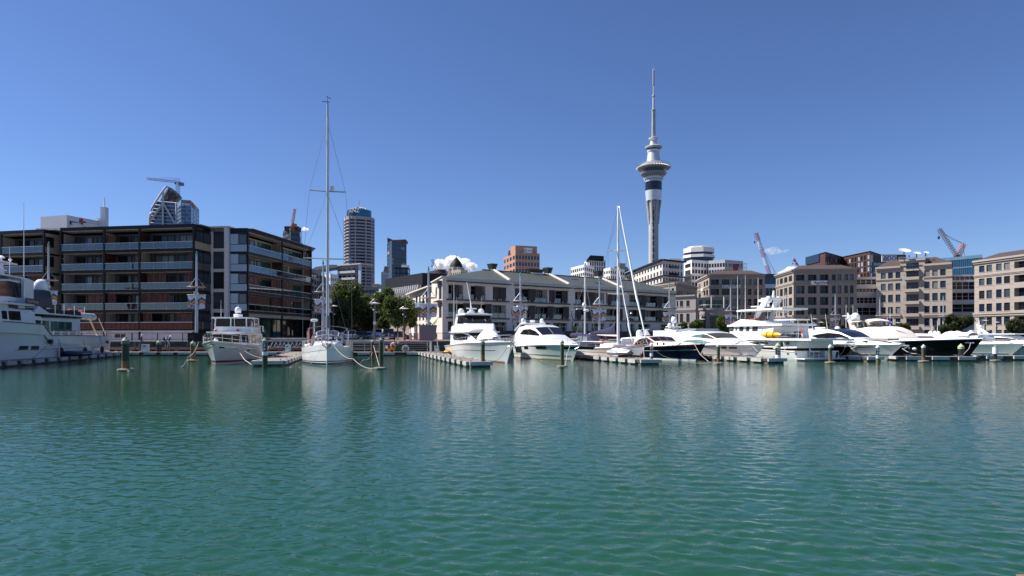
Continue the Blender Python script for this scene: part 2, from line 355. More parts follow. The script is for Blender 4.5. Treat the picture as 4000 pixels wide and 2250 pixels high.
# ================================================================ dark apartment building on the left
FL = [3.4, 6.2, 9.18, 12.15, 15.12, 18.15]; RT = 18.7
timber = M('red_brown_timber', (.165, .054, .027), .6, var=.25, scale=5, stretch=(1, 1, .2))
timberk = M('dark_red_timber', (.07, .022, .014), .6, var=.25, scale=5)
soff = M('pale_soffit', (.56, .50, .45), .7, var=.05)
beigew = M('beige_wall_panel', (.40, .335, .26), .6, var=.06, streak=.1)
pinkw = M('off_white_render', (.74, .67, .67), .7, var=.05, streak=.12)
whitew = M('white_wall_panel', (.72, .67, .66), .6, var=.04, streak=.08)
greyp = M('grey_panel', (.085, .082, .08), .5, var=.1)
SHUT = {}
def shutter(root, f, u0, u1, z0, z1, mat, d=-.12, slat=True, name='shutter'):
    w, h = round(u1 - u0, 1), round(z1 - z0, 2); key = (w, h, mat.name)
    if key not in SHUT:
        b = MB(); n = max(1, round(w / .9))
        for i in range(n):
            x0, x1 = -w / 2 + w * i / n + .02, -w / 2 + w * (i + 1) / n - .02
            b.box(x0, -.04, 0, x0 + .08, .04, h); b.box(x1 - .08, -.04, 0, x1, .04, h)
            for z in (0, h / 2 - .04, h - .08): b.box(x0 + .08, -.04, z, x1 - .08, .04, z + .08)
            if slat:
                k = 14 if h > 1.6 else 7
                for j in range(k): z = .1 + (h - .2) * j / k; b.obox((x0 + .08, -.03, z), (x1 - x0 - .16, 0, 0), (0, .05, .07), (0, 0, .03))
            else: b.box(x0 + .08, -.01, .08, x1 - .08, .01, h - .08)
        SHUT[key] = mesh_of(name, b, mat)
    return inst(name, SHUT[key], root, f.pt((u0 + u1) / 2, z0, d), f.rz)
GLP = {}
def glass_rail(root, f, u0, u1, z, n, d=0., h=1.0):
    b = MB(); f.box(b, u0, u1, z + h, z + h + .07, d - .03, d + .05); f.box(b, u0, u1, z + .10, z + .14, d - .02, d + .02)
    for i in range(n + 1): u = u0 + (u1 - u0) * i / n; f.box(b, u - .025, u + .025, z - .2, z + h, d - .05, d - .025)
    o = part('balcony_rail', b, M('pale_handrail', (.72, .68, .66), .4), root); w = round((u1 - u0) / n - .06, 2); key = (w, h)
    if key not in GLP: GLP[key] = mesh_of('glass_panel', MB().box(-w / 2, -.006, 0, w / 2, .006, h - .2), balglass)
    for i in range(n): inst('glass_panel', GLP[key], o, f.pt(u0 + (u1 - u0) * (i + .5) / n, z + .16, d), f.rz)
    return o
ap = thing('apartment_building', 'five storey dark steel apartment block with glass balconies and red timber shutters', 'building', (-50, 100, GZ))
A, B_, C_, D_, E_, F_ = (G(*p) for p in ((235, 98.7), (757, 95), (823, 99.3), (898, 99), (966, 98.8), (1217, 121.3)))
L0, L1, L2 = G(-260, 105), G(172, 100), G(232, 102.6)
def balcony_front(f, bays, rec, panels, shut, levels=range(5), wallmat=greyp, glassm=bglass3, basebal=True, left_panel=None):
    u0, u1 = f.u(bays[0][0]), f.u(bays[-1][1])
    for k in levels:
        z, c = FL[k], FL[k + 1] - .34
        b = MB(); f.box(b, u0, u1, z - .34, z, -rec, -.06); part('floor_slab', b, darksteel, ap)
        b = MB(); f.box(b, u0, u1, z - .345, z + .02, -.055, .03); f.box(b, u0, u1, z - .36, z - .345, -.05, .06); part('edge_beam', b, darksteel, ap)
        if k: b = MB(); f.box(b, u0 + .1, u1 - .1, z - .4, z - .345, -rec + .02, -.12); part('soffit', b, soff, ap)
        b = MB(); wall(b, f, u0, u1, z, c, (), 0)
        b.v = [tuple(Vector(v) - Vector((f.n.x, f.n.y, 0)) * rec) for v in b.v]; part('back_wall', b, wallmat, ap)
        for j, (p0, p1) in enumerate(bays):
            a, e = f.u(p0), f.u(p1)
            ww = (e - a - .6); ndoor = 2 if ww > 4 else 1
            for q in range(ndoor):
                s0 = a + .35 + ww * (q + (.12 if (j + k + q) % 2 else .03)) / ndoor; s1 = a + .3 + ww * (q + .93) / ndoor
                window(ap, f, s0, s1, z + .02, z + 2.38, rec - .03, bglass_blind if (j * 3 + k * 5 + q * 2) % 7 == 0 else bglass_sheen if (j + k * 2 + q) % 4 == 0 else glassm, darksteel, 3, 1, .09, sub=False)
            b = MB(); f.box(b, e - .14, e - .02, z + .01, c - .01, -rec + .05, -.25); part('partition', b, timberk if (j + k) % 2 else beigew, ap)
            if k == 0 and basebal:
                n = max(2, round((e - a) / .85)); o = MB(); f.box(o, a + .12, e - .12, z + .98, z + 1.06, -.05, .08); o = part('balcony_rail', o, M('pale_handrail', (.72, .68, .66), .4), ap)
                for i in range(n): shutter(o, f, a + .15 + (e - a - .3) * i / n, a + .12 + (e - a - .3) * (i + 1) / n, z + .06, z + .97, timber, .03, name='timber_panel')
            else: glass_rail(ap, f, a + .14, e - .14, z, panels, .0)
    for k, p0, p1 in shut: shutter(ap, f, f.u(p0), f.u(p1), FL[k] + .06, FL[k] + 2.42, timber, -.3)
    b = MB()
    for p in [q[0] for q in bays] + [bays[-1][1]]: u = f.u(p); f.box(b, u - .14, u + .14, GZ, RT - .5, -.14, .06)
    part('steel_column', b, darksteel, ap)
    b = MB(); f.box(b, u0 + .1, u1 - .1, FL[5] - .02, FL[5] + .04, -rec, -.12); part('soffit', b, soff, ap)
    if left_panel:
        for k in levels: b = MB(); f.box(b, u0 + .15, u0 + .25, FL[k] + .02, FL[k + 1] - .36, -rec + .05, -.4); part('end_panel', b, left_panel, ap)
fAB = Face(A, B_); fBC = Face(B_, C_); fCD = Face(C_, D_); fDE = Face(D_, E_); fEF = Face(E_, F_); fL = Face(L0, L1); fLR = Face(L1, L2)
balcony_front(fAB, [(237, 407), (407, 545), (545, 756)], 2.3, 4, [(4, 410, 438), (3, 522, 541), (3, 733, 752), (3, 394, 405), (2, 571, 643), (2, 719, 752), (2, 390, 403),
    (1, 339, 403), (1, 417, 444), (1, 553, 600), (1, 602, 658), (0, 370, 403), (0, 554, 588), (0, 694, 720), (0, 722, 746)], left_panel=M('end_wall_grey', (.30, .28, .26), .6))
balcony_front(fL, [(-180, 4), (4, 171)], 2.3, 4, [(2, 104, 166), (2, 20, 40), (1, 100, 165)], left_panel=beigew)
balcony_front(fEF, [(969, 1103), (1103, 1216)], 1.8, 5, [(2, 970, 1020), (2, 1066, 1100), (2, 1106, 1150), (1, 970, 1060), (1, 1070, 1100), (1, 1106, 1150), (3, 970, 981), (4, 1085, 1100), (4, 1192, 1214), (3, 1192, 1214)],
    levels=range(1, 5), wallmat=beigew, glassm=bglass4)
# base below the balconies
b = MB(); h = (fAB.u(446), fAB.u(490), 2.12, 2.75, .25); wall(b, fAB, 0, fAB.L, GZ - .02, FL[0] - .36, [h]); part('base_wall', b, pinkw, ap)
window(ap, fAB, *h[:4], .2, bglass3, whitew, 2, 1, .05, sub=False)
b = MB(); fAB.box(b, 0, fAB.L + .1, FL[0] - .36, FL[0] - .2, .0, .22); part('base_ledge', b, pinkw, ap)
b = MB(); wall(b, fL, 0, fL.L, GZ - .02, FL[0] - .3); part('base_wall', b, pinkw, ap)
b = MB(); wall(b, fLR, 0, fLR.L, GZ, FL[5]); part('return_wall', b, beigew, ap)
for k in range(5):
    window(ap, fLR, .25, fLR.L * .62, FL[k] + .9, FL[k] + 2.5, .0, bglass3, timberk, 1, 1, .12)
    b = MB(); fLR.box(b, 0, fLR.L, FL[k] - .3, FL[k], 0, .05); part('edge_beam', b, darksteel, ap)
# glazed corner strip
b = MB(); wall(b, fBC, 0, fBC.L, GZ, FL[5]); part('corner_wall', b, darksteel, ap)
for k in range(5):
    z = FL[k]; window(ap, fBC, .35, fBC.L - .1, z + 1.12, FL[k + 1] - .35, -.05, bglass_sheen, darksteel, 2, 1, .1)
    b = MB(); fBC.box(b, .2, fBC.L - .1, z + .02, z + 1.1, 0, .06); part('spandrel', b, greyp if k < 4 else M('tan_spandrel', (.34, .28, .2), .3), ap)
# white stair tower
hs = [(fCD.u(832), fCD.u(881), a, c, .25) for a, c in ((15.66, 18.2), (12.56, 15.2), (9.54, 12.1), (6.5, 9.04), (3.4, 5.94))]
b = MB(); wall(b, fCD, 0, fCD.L, GZ, RT - .03, hs); part('tower_wall', b, whitew, ap)
for i, q in enumerate(hs): window(ap, fCD, *q[:4], .18, bglass_sheen if i in (0, 1, 3) else bglass3, darksteel, 1, 1, .08)
b = MB(); fCD.box(b, fCD.u(883), fCD.u(897), GZ, RT + .12, .01, .55); part('pilaster', b, whitew, ap)
b = MB(); fCD.box(b, -.2, fCD.L + .2, RT - .02, RT + .22, -4, .7); part('tower_cap', b, M('pale_grey_cap', (.5, .46, .45)), ap)
# pale glass bay
b = MB(); wall(b, fDE, 0, fDE.L, GZ, FL[5]); part('bay_wall', b, darksteel, ap)
for k in range(1, 5):
    z = FL[k]; c = FL[k + 1]; w = fDE.L
    window(ap, fDE, .1, w * .5, z + 1.15, c - .36, -.05, bglass_pale, None, name='glass_panel'); window(ap, fDE, w * .5 + .02, w - .05, z + 1.1, c - .36, -.05, bglass_sheen, timberk, 1, 1, .1)
    window(ap, fDE, .1, w - .06, z + .04, z + 1.06, -.05, bglass_pale, None, name='glass_panel')
# ground floor of the right face: soffit, green glazing
b = MB(); fEF.box(b, 0, fEF.L, FL[1] - .9, FL[1] - .36, -1.8, -.1); part('soffit_beam', b, beigew, ap)
b = MB(); wall(b, fEF, 0, fEF.L, GZ, FL[1] - .9); b.v = [tuple(Vector(v) - Vector((fEF.n.x, fEF.n.y, 0)) * 1.8) for v in b.v]; part('back_wall', b, darksteel, ap)
for i in range(6): window(ap, fEF, .6 + i * 3.5, 3.6 + i * 3.5, GZ + .1, FL[1] - 1.0, 1.75, bglass4 if i in (1, 2, 3) else bglass3, darksteel, 2, 1, .1)
# roof with dark fascia
rp = [(v.x, v.y) for v in (L0, L1, L2, A, B_, C_, D_, E_, F_)] + [(F_.x - 5, 134), (L0.x, 134)]
b = MB().prism(rp, FL[5] + .05, RT); part('roof', b, darksteel, ap, fix=True)
b = MB().prism([(x * .985, y + (.8 if y < 130 else -.8)) for x, y in rp], RT + .002, RT + .05); part('roof_membrane', b, M('roof_grey', (.3, .3, .31)), ap, fix=True)
b = MB(); [b.quad((p.x, p.y, GZ), (q.x, q.y, GZ), (q.x, q.y, FL[5]), (p.x, p.y, FL[5])) for p, q in ((F_, Vector((F_.x - 5, 134))), (Vector((F_.x - 5, 134)), Vector((L0.x, 134))), (Vector((L0.x, 134)), L0))]
b.v = [tuple(v) for v in b.v]; part('rear_wall', b, greyp, ap)
# balcony furniture seen through the balustrades
fur = MB().box(-.3, -.3, .4, .3, .3, .45); [fur.box(x - .02, y - .02, 0, x + .02, y + .02, .4) for x in (-.26, .26) for y in (-.26, .26)]; fur.box(-.3, .26, .45, .3, .3, .95)
fm = mesh_of('balcony_chair', fur, M('pale_furniture', (.5, .48, .46)))
for px, k, row in ((340, 4, 'left end'), (620, 4, 'right hand'), (330, 2, 'left end'), (372, 1, 'left end'), (680, 3, 'right hand'), (695, 2, 'right hand')):
    o = bpy.data.objects.new('balcony_chair', fm); COL.objects.link(o); o.location = fAB.pt(fAB.u(px), FL[k] + .002, -1.0); o.rotation_euler = (0, 0, px)
    tag(o, 'pale chair on the %s floor balcony, %s bay of the dark apartment block' % (['first', 'second', 'third', 'fourth', 'top'][k], row), 'chair', 'chairs on the apartment balconies')
# ================================================================ pale hotel with the green roof
creamw = M('cream_render', (.70, .64, .57), .75, var=.05, scale=.25, streak=.10)
shutm = M('weathered_timber_screen', (.062, .050, .050), .75, var=.3, scale=2, stretch=(1, 1, .15))
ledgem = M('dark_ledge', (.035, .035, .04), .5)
def ribbed(name, col, freq, axis_rot=0.):
    m = M(name, col, .55, var=.06, scale=.3); t = m.node_tree; b = t.nodes['Principled BSDF']
    tc = t.nodes.new('ShaderNodeTexCoord'); mp = t.nodes.new('ShaderNodeMapping'); mp.inputs['Rotation'].default_value = (0, 0, axis_rot)
    w = t.nodes.new('ShaderNodeTexWave'); w.inputs['Scale'].default_value = freq; w.bands_direction = 'X'
    t.links.new(tc.outputs['Object'], mp.inputs[0]); t.links.new(mp.outputs[0], w.inputs[0])
    bp = t.nodes.new('ShaderNodeBump'); bp.inputs['Strength'].default_value = .6; bp.inputs['Distance'].default_value = .05
    t.links.new(w.outputs[0], bp.inputs['Height']); t.links.new(bp.outputs[0], b.inputs['Normal']); return m
def hip(root, f, u0, u1, depth, ze, pr0, pr1, py, mat, name='roof', over=.3, hd=None):
    hd = hd or depth / 2; fr = Face(Vector((f.a - f.n * hd)), Vector((f.b - f.n * hd))); r0, r1 = fr.u(pr0), fr.u(pr1); zr = (fr.z(pr0, py) + fr.z(pr1, py)) / 2
    a, b = f.pt(u0 - over, ze, over), f.pt(u1 + over, ze, over); rr = lambda v: Vector((v.x, v.y, 0)) * (1 + depth / v.xy.length) + Vector((0, 0, ze)); c, d = rr(b), rr(a)
    p, q = fr.pt(r0, zr), fr.pt(r1, zr)
    o = part(name, MB().add([a, b, c, d, p, q], [[0, 1, 5, 4], [1, 2, 5], [2, 3, 4, 5], [3, 0, 4], [3, 2, 1, 0]]), mat, root); return fr, zr
ht = thing('hotel_building', 'long cream three storey hotel with dark timber screens and a green metal roof', 'building', (0, 125, GZ))
K0, K1 = G(1728, 118), G(2640, 158); fH = Face(K0, K1); z4 = lambda zx: 1620 + .3865 * zx; z5 = lambda zx: 2200 + .3865 * zx
top_o = [(z4(340), z4(490)), (z4(565), z4(715)), (z4(790), z4(925)), (z4(1013), z4(1342)), (z4(1357), z4(1547)), (z5(119), z5(415)), (z5(436), z5(600)), (z5(667), z5(1083))]
mid_o = [(z4(340), z4(779)), (z4(785), z4(922)), (z4(1013), z4(1558)), (z5(119), z5(418)), (z5(432), z5(602)), (z5(662), z5(1095))]
top_s = [(z4(385), z4(450)), (z4(610), z4(680)), (z4(793), z4(857)), (z4(862), z4(922)), (z4(1148), z4(1217)), (z4(1357), z4(1416)), (z4(1485), z4(1546)), (z5(194), z5(312)), (z5(436), z5(490)), (z5(785), z5(837)), (z5(945), z5(1000))]
mid_s = [(z4(493), z4(565)), (z4(712), z4(778)), (z4(1150), z4(1215)), (z4(1340), z4(1400)), (z4(1497), z4(1558)), (z5(119), z5(180)), (z5(232), z5(300)), (z5(540), z5(602)), (z5(775), z5(826)), (z5(945), z5(1000))]
gnd_o = [(z4(335), z4(395)), (z4(430), z4(740)), (z4(780), z4(928)), (z4(1030), z4(1130)), (z4(1200), z4(1370)), (z4(1398), z4(1540)), (z5(85), z5(160)), (z5(195), z5(255)), (z5(288), z5(420)), (z5(465), z5(590)), (z5(680), z5(722)), (z5(760), z5(880)), (z5(985), z5(1075))]
holes = [(fH.u(a), fH.u(b), 9.15, 11.74, 1.1) for a, b in top_o] + [(fH.u(a), fH.u(b), 5.84, 8.34, 1.1) for a, b in mid_o] + [(fH.u(a), fH.u(b), 3.3, 5.05, .8) for a, b in gnd_o]
b = MB(); wall(b, fH, 0, fH.L, GZ, 13.0, holes); part('front_wall', b, creamw, ht)
rnd = random.Random(4)
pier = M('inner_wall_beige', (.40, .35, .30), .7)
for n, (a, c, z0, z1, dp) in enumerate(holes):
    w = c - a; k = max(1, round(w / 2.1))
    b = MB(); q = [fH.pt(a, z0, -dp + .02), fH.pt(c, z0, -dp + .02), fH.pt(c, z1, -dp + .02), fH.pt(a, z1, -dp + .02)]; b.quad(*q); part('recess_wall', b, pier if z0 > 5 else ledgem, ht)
    for i in range(k):
        s0, s1 = a + w * (i + .06) / k, a + w * (i + .94 - .2 * (rnd.random() < .3)) / k
        window(ht, fH, s0, s1, z0 + .03, z1 - .12, dp - .06, bglass3, darksteel, 2, 1, .08)
    if z0 > 5:
        b = MB(); fH.box(b, a + .03, c - .03, z0 + .95, z0 + 1.0, -.2, -.14); o = part('balustrade', b, darksteel, ht)
        for i in range(k):
            b = MB(); fH.box(b, a + w * i / k + .05, a + w * (i + 1) / k - .05, z0 + .06, z0 + .94, -.18, -.165); part('glass_panel', b, balglass, o)
for lst, z0 in ((top_s, 9.2), (mid_s, 5.9)):
    for a, c in lst:
        u0, u1 = fH.u(a), fH.u(c); b = MB(); fH.box(b, u0, u1, z0, z0 + 2.45, -.02, .05); k = 9
        for i in range(k): fH.box(b, u0 + (u1 - u0) * (i + .15) / k, u0 + (u1 - u0) * (i + .85) / k, z0 + .05, z0 + 2.4, .051, .085)
        fH.box(b, u0 - .1, u1 + .1, z0 + 2.45, z0 + 2.53, .0, .12)
        part('screen', b, shutm, ht)
        b = MB()
        for u in (u0 + .18, u1 - .18): fH.box(b, u - .09, u + .09, z0 - .04, z0 + .28, .09, .17)
        part('bracket', b, M('pale_bracket', (.5, .46, .43)), ht)
segs = [(z4(320), z4(950)), (z4(1000), z4(1565)), (z5(105), z5(622)), (z5(640), z5(1137))]
for a, c in segs:
    u0, u1 = fH.u(a), fH.u(c)
    b = MB(); fH.box(b, u0, u1, 12.25, 12.4, .0, .95); part('awning', b, ledgem, ht)
    for z in (8.88, 5.58): b = MB(); fH.box(b, u0, u1, z, z + .22, .0, .38); part('ledge', b, ledgem, ht)
b = MB(); fH.box(b, -.15, fH.L + .15, 12.98, 13.2, -.3, .18); part('eave', b, creamw, ht)
for z in (4.45, 6.9, 9.9, 10.9): b = MB(); fH.box(b, 0, fH.L, z, z + .025, -.02, .006); part('wall_joint', b, M('joint_grey', (.3, .28, .26)), ht) if z in (6.9, 10.9) else None
roofg = ribbed('green_metal_roof', (.07, .08, .066), 1.6, -fH.rz)
fr = Face(Vector(fH.a - fH.n * 10), Vector(fH.b - fH.n * 10)); zr = fr.z(1890, 1055)
_a, _b, _c, _d, _p, _q = fH.pt(0, 13.1), fH.pt(fH.L, 13.1), fH.pt(fH.L, 13.1, -21), G(1690, 131) + Vector((0, 0, 13.1)), fr.pt(fr.u(1890), zr), fr.pt(fr.u(2483), zr)
part('roof', MB().add([_a, _b, _c, _d, _p, _q], [[0, 1, 5, 4], [1, 2, 5], [2, 3, 4, 5], [3, 0, 4]]), roofg, ht)
for e, r in ((1988, 1925), (2220, 2142), (2430, 2345)):
    p, q = fH.pt(fH.u(e), 13.1, 0), fr.pt(fr.u(r), zr + .1); b = MB().obox(p, Vector((fH.t.x, fH.t.y, 0)) * .45, q - p, Vector((0, 0, .35))); part('roof_parapet', b, creamw, ht)
b = MB().tube([fr.pt(fr.u(1885), zr + .05), fr.pt(fr.u(2483), zr + .05)], .14); part('ridge_cap', b, ledgem, ht)
for p0, p1, y0, y1 in ((1911, 1935, 1030, 1053), (2064, 2121, 1050, 1064), (2129, 2150, 1045, 1068), (2326, 2347, 1058, 1080)):
    ff = Face(Vector(fr.a - fr.n * .5), Vector(fr.b - fr.n * .5)); u0, u1 = ff.u(p0), ff.u(p1); za, zb = ff.z(p0, y1), ff.z(p0, y0); w = (u1 - u0) * .2
    b = MB(); lo = [ff.pt(u0 + w, za, .6), ff.pt(u1 - w, za, .6), ff.pt(u1 - w, za, -.6), ff.pt(u0 + w, za, -.6)]; hi = [ff.pt(u0, zb, .9), ff.pt(u1, zb, .9), ff.pt(u1, zb, -.9), ff.pt(u0, zb, -.9)]
    b.add(lo + hi, [[3, 2, 1, 0], [4, 5, 6, 7]] + [[i, (i + 1) % 4, 4 + (i + 1) % 4, 4 + i] for i in range(4)]); b.cur = 1
    ff.box(b, u0 + w * .6, u1 - w * .6, za - .9, za - .002, -.7, .7); part('roof_vent', b, [M('black_green_vent', (.022, .03, .026), .5), creamw], ht)
for px, t in ((2310, .62), (2372, .3)):
    u = fH.u(px); sl = (fr.pt(u, zr) - fH.pt(u, 13.02)); p = fH.pt(u, 13.02) + sl * t; b = MB().obox(p + Vector((0, 0, .02)), Vector((fH.t.x, fH.t.y, 0)) * 2.2, sl * .12, Vector((0, 0, .12))); part('skylight', b, bglass2, ht)
# gable side facing left, round windows
fS = Face(G(1686, 131), K0); b = MB(); hs = [(fS.u(1714.5), fS.u(1725.5), a, c, .3) for a, c in ((9.1, 12.1), (5.7, 8.5))]
wall(b, fS, 0, fS.L, GZ, 13.0, hs); part('side_wall', b, creamw, ht)
for h_ in hs: window(ht, fS, *h_[:4], .2, bglass3, shutm, 2, 1, .15)
for py in (1140, 1209):
    u = fS.u(1704.5); z = fS.z(1704.5, py); b = MB()
    n = 20; ring = [(cos(2 * pi * i / n), sin(2 * pi * i / n)) for i in range(n)]
    b.add([fS.pt(u + .8 * c, z + .85 * s_, .02) for c, s_ in ring], [list(range(n))]); o = part('round_window', b, bglass, ht)
    b = MB(); b.add([fS.pt(u + r * c, z + r * 1.06 * s_, .04) for r in (.8, .98) for c, s_ in ring], [[i, (i + 1) % n, n + (i + 1) % n, n + i] for i in range(n)]); fS.box(b, u - .05, u + .05, z - .8, z + .8, .03, .05); part('frame', b, M('olive_frame', (.12, .12, .08)), o)
for z in (12.25, 8.7): b = MB(); fS.box(b, fS.u(1708), fS.u(1727), z, z + .15, 0, .8); part('awning', b, ledgem, ht)
b = MB(); fS.box(b, -.1, fS.L + .1, 12.98, 13.2, -.2, .2); part('eave', b, creamw, ht)
# lower rear wing
fW = Face(G(1600, 157), G(1686, 131.5)); b = MB()
hs = [(fW.u(a), fW.u(c), z0, z1, .35) for a, c in ((1624, 1631), (1637, 1643), (1650, 1657), (1663, 1671), (1676, 1683)) for z0, z1 in ((9.0, 11.4), (5.7, 8.2), (2.6, 5.0))]
wall(b, fW, 0, fW.L, GZ, 12.2, hs); part('wing_wall', b, creamw, ht)
for i, h_ in enumerate(hs): window(ht, fW, *h_[:4], .25, bglass3, shutm, 2, 1, .1)
b = MB(); fW.box(b, -.5, fW.L + .3, 12.2, 12.45, -.5, .9); part('wing_eave', b, creamw, ht)
b = MB(); fW.box(b, .2, fW.L, 8.3, 8.5, 0, 1.4); part('balcony', b, ledgem, ht); b = MB(); fW.box(b, .2, fW.L, 8.5, 9.5, 1.35, 1.38); part('glass_panel', b, balglass, ht)
wr = [fW.pt(0, 12.45), fW.pt(fW.L, 12.45), fW.pt(fW.L, 12.45, -9), fW.pt(0, 12.45, -9)]; b = MB().add([*wr, (wr[0] + wr[3]) / 2 + Vector((0, 0, 2.0)), (wr[1] + wr[2]) / 2 + Vector((0, 0, 2.0))], [[0, 1, 5, 4], [2, 3, 4, 5], [1, 2, 5], [3, 0, 4]]); part('wing_roof', b, roofg, ht)
e = fH.pt(fH.L, 0, -21); e0 = G(1690, 131)
b = MB(); K1v = fH.pt(fH.L, 0)
for p, q in ((K1v, e), (e, e0)): b.quad((p.x, p.y, GZ), (q.x, q.y, GZ), (q.x, q.y, 13.0), (p.x, p.y, 13.0))
part('rear_wall', b, creamw, ht)
# dark planter wall with a rail along the hotel terrace
pw = thing('terrace_wall', 'long black terrace wall with a thin rail in front of the cream hotel', 'wall', fH.pt(0, GZ, 5))
b = MB(); fH.box(b, 2.5, fH.L + 3, GZ, 3.35, 4.0, 4.5); part('wall', b, M('black_terrace_wall', (.026, .026, .03), .6, var=.2), pw)
b = MB(); fH.box(b, 2.5, fH.L + 3, 4.2, 4.25, 4.2, 4.25)
for i in range(34): fH.box(b, 2.6 + i * 2., 2.65 + i * 2., 3.352, 4.2, 4.2, 4.25)
part('rail', b, galv, pw)
# curved-neck lanterns along the terrace
def neck_lamp(px, top, label):
    D = Face(Vector(fH.a + fH.n * 5.2), Vector(fH.b + fH.n * 5.2)).D(px); o = thing('terrace_lamp', label, 'lamp', (X(px, D), D, GZ), 0, 'curved black lamps along the terrace', world=False)
    h = Zp(top, D) - GZ; part('post', MB().lathe([(.28, 0), (.2, .5), (.11, .8), (.09, h * .62)], 8), blackp, o, 40)
    part('neck', MB().tube([(0, 0, h * .6), (-.35, 0, h * .74), (-.3, 0, h * .9), (.2, 0, h), (.7, 0, h * .97)], .08, 6, .05), blackp, o, 60)
    part('lamp_shade', MB().lathe([(.05, .15), (.3, -.1), (.32, -.16), (.02, -.18)], 10, (.75, 0, h * .95)), lampgrey, o, 40)
    part('lantern', MB().lathe([(.22, -.5), (.34, .35), (.38, .4), (.1, .55)], 8, (0, 0, h * .5)), lampgrey, o, 40)
for px, t, l in ((2006, 1189, 'black curved lamp standing left of the middle rainbow banner at the hotel'), (2240, 1200, 'black curved lamp before the third hotel bay, behind the radar mast'), (2452, 1217, 'black curved lamp before the last hotel bay, behind the furled sails')): neck_lamp(px, t, l)
# ================================================================ grey-brown office row on the right
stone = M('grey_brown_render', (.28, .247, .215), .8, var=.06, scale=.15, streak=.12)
stone2 = M('lit_grey_brown_render', (.345, .302, .26), .8, var=.06, scale=.15, streak=.10)  # lighter copy of the render: sunlight put into the colour of sunlit walls
tiles = ribbed('brown_tile_roof', (.088, .058, .043), 1.2)
framed = M('dark_window_frame', (.02, .02, .024), .4)
def cornice(root, f, z0, z1, d, mat, e=.0):
    b = MB(); f.box(b, -e, f.L + e, z0, z0 + (z1 - z0) * .5, .0, d * .55); f.box(b, -e, f.L + e, z0 + (z1 - z0) * .5, z1, .0, d); return part('cornice', b, mat, root)
def grid_face(root, f, cols, rows, zt, mat, depth=.45, deep=(), nx=1, railrows=(), glass=None, sills=True, extra=()):
    hs = [(f.u(a), f.u(c), z1, z0, 1.6 if j in deep else depth) for j, (a, c) in enumerate(cols) for z0, z1 in rows] + list(extra)
    b = MB(); wall(b, f, 0, f.L, GZ, zt, hs); part('wall', b, mat, root)
    f.cols = cols; k = 0; rd = random.Random(len(cols) * 7 + int(f.L))
    for j, (a, c) in enumerate(cols):
        for i, (z0, z1) in enumerate(rows):
            h = hs[k]; k += 1; w = h[1] - h[0]
            o = window(root, f, h[0], h[1], h[2], h[3], h[4] - .06, glass or rd.choice((bglass, bglass, bglass, bglass_sheen, bglass3, bglass, bglass_blind if j not in deep else bglass)), framed, (2 if w > 2.2 else 1) * nx, 1, .09)
            if sills and j not in deep: s = MB(); f.box(s, h[0] - .1, h[1] + .1, h[2] - .14, h[2] - .002, .0, .1); part('sill', s, mat, root)
            if i in railrows and (j in deep or w > 2.6):
                s = MB(); f.box(s, h[0], h[1], h[2] + .9, h[2] + .96, -.2, -.14); n = int(w / .35)
                for q in range(1, n): u = h[0] + w * q / n; f.box(s, u - .02, u + .02, h[2], h[2] + .9, -.19, -.15)
                part('balustrade', s, framed, root)
    return hs
def shell(root, faces, zt, mat, depth=22):
    a, e = faces[0].pt(0, 0), faces[-1].pt(faces[-1].L, 0); q, p = e * (1 + depth / e.length), a * (1 + depth / a.length)
    b = MB()
    for s, t in ((e, q), (q, p), (p, a)): b.quad((s.x, s.y, GZ), (t.x, t.y, GZ), (t.x, t.y, zt), (s.x, s.y, zt))
    part('rear_wall', b, mat, root)
    pts = [f.pt(0, zt - .01) for f in faces] + [faces[-1].pt(faces[-1].L, zt - .01), Vector((q.x, q.y, zt - .01)), Vector((p.x, p.y, zt - .01))]
    part('roof_slab', MB().add(pts, [list(range(len(pts)))]), mat, root)
def joints(root, f, zs, cols=()):
    b = MB(); cut = sorted((f.u(a) - .12, f.u(c) + .12) for a, c in cols) + [(f.L - .02, 0)]
    for z in zs:
        u = .02
        for a, c in cut:
            if a > u: f.box(b, u, a, z, z + .05, .001, .012)
            u = c
    part('wall_joint', b, M('joint_dark', (.13, .118, .108)), root)
# --- building with the yellow and white sign
q = lambda zx: 3000 + .3866 * zx
r1 = thing('office_building', 'grey brown office block with hipped roof carrying a white and yellow banner sign', 'building', G(3100, 215))
fa, fb = Face(G(3031, 235), G(3100, 215)), Face(G(3100, 215), G(3347, 212)); rows = [(22.35, 20.45), (18.67, 16.15), (15.0, 12.4), (11.36, 9.27), (7.75, 5.2), (4.4, 2.0)]
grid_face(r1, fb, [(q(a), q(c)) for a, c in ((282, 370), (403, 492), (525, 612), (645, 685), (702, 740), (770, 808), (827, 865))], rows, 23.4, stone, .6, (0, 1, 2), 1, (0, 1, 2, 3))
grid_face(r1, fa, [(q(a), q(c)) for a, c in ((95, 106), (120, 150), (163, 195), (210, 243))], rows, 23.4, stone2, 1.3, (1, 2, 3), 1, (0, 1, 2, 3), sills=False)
for f, m in ((fb, stone), (fa, stone2)):
    for z0, z1, d in ((23.2, 24.15, .7), (19.3, 20.0, .3), (8.2, 9.1, .45)): cornice(r1, f, z0, z1, d, m, .02)
    joints(r1, f, (12.0, 15.6, 17.4, 10.3, 13.7, 6.5, 21.4), f.cols)
shell(r1, [fa, fb], 24.1, stone); hip(r1, fb, -.4, fb.L, 20, 24.0, 3126, 3286, 1036, tiles)
s = MB(); u0, u1 = fb.u(3166), fb.u(3229); z0, z1 = fb.z(3166, 1113), fb.z(3166, 1097.5); fb.box(s, u0, u1, z0, z1, .5, .62); sg = part('sign_board', s, M('sign_white', (.80, .80, .82), .4), r1)
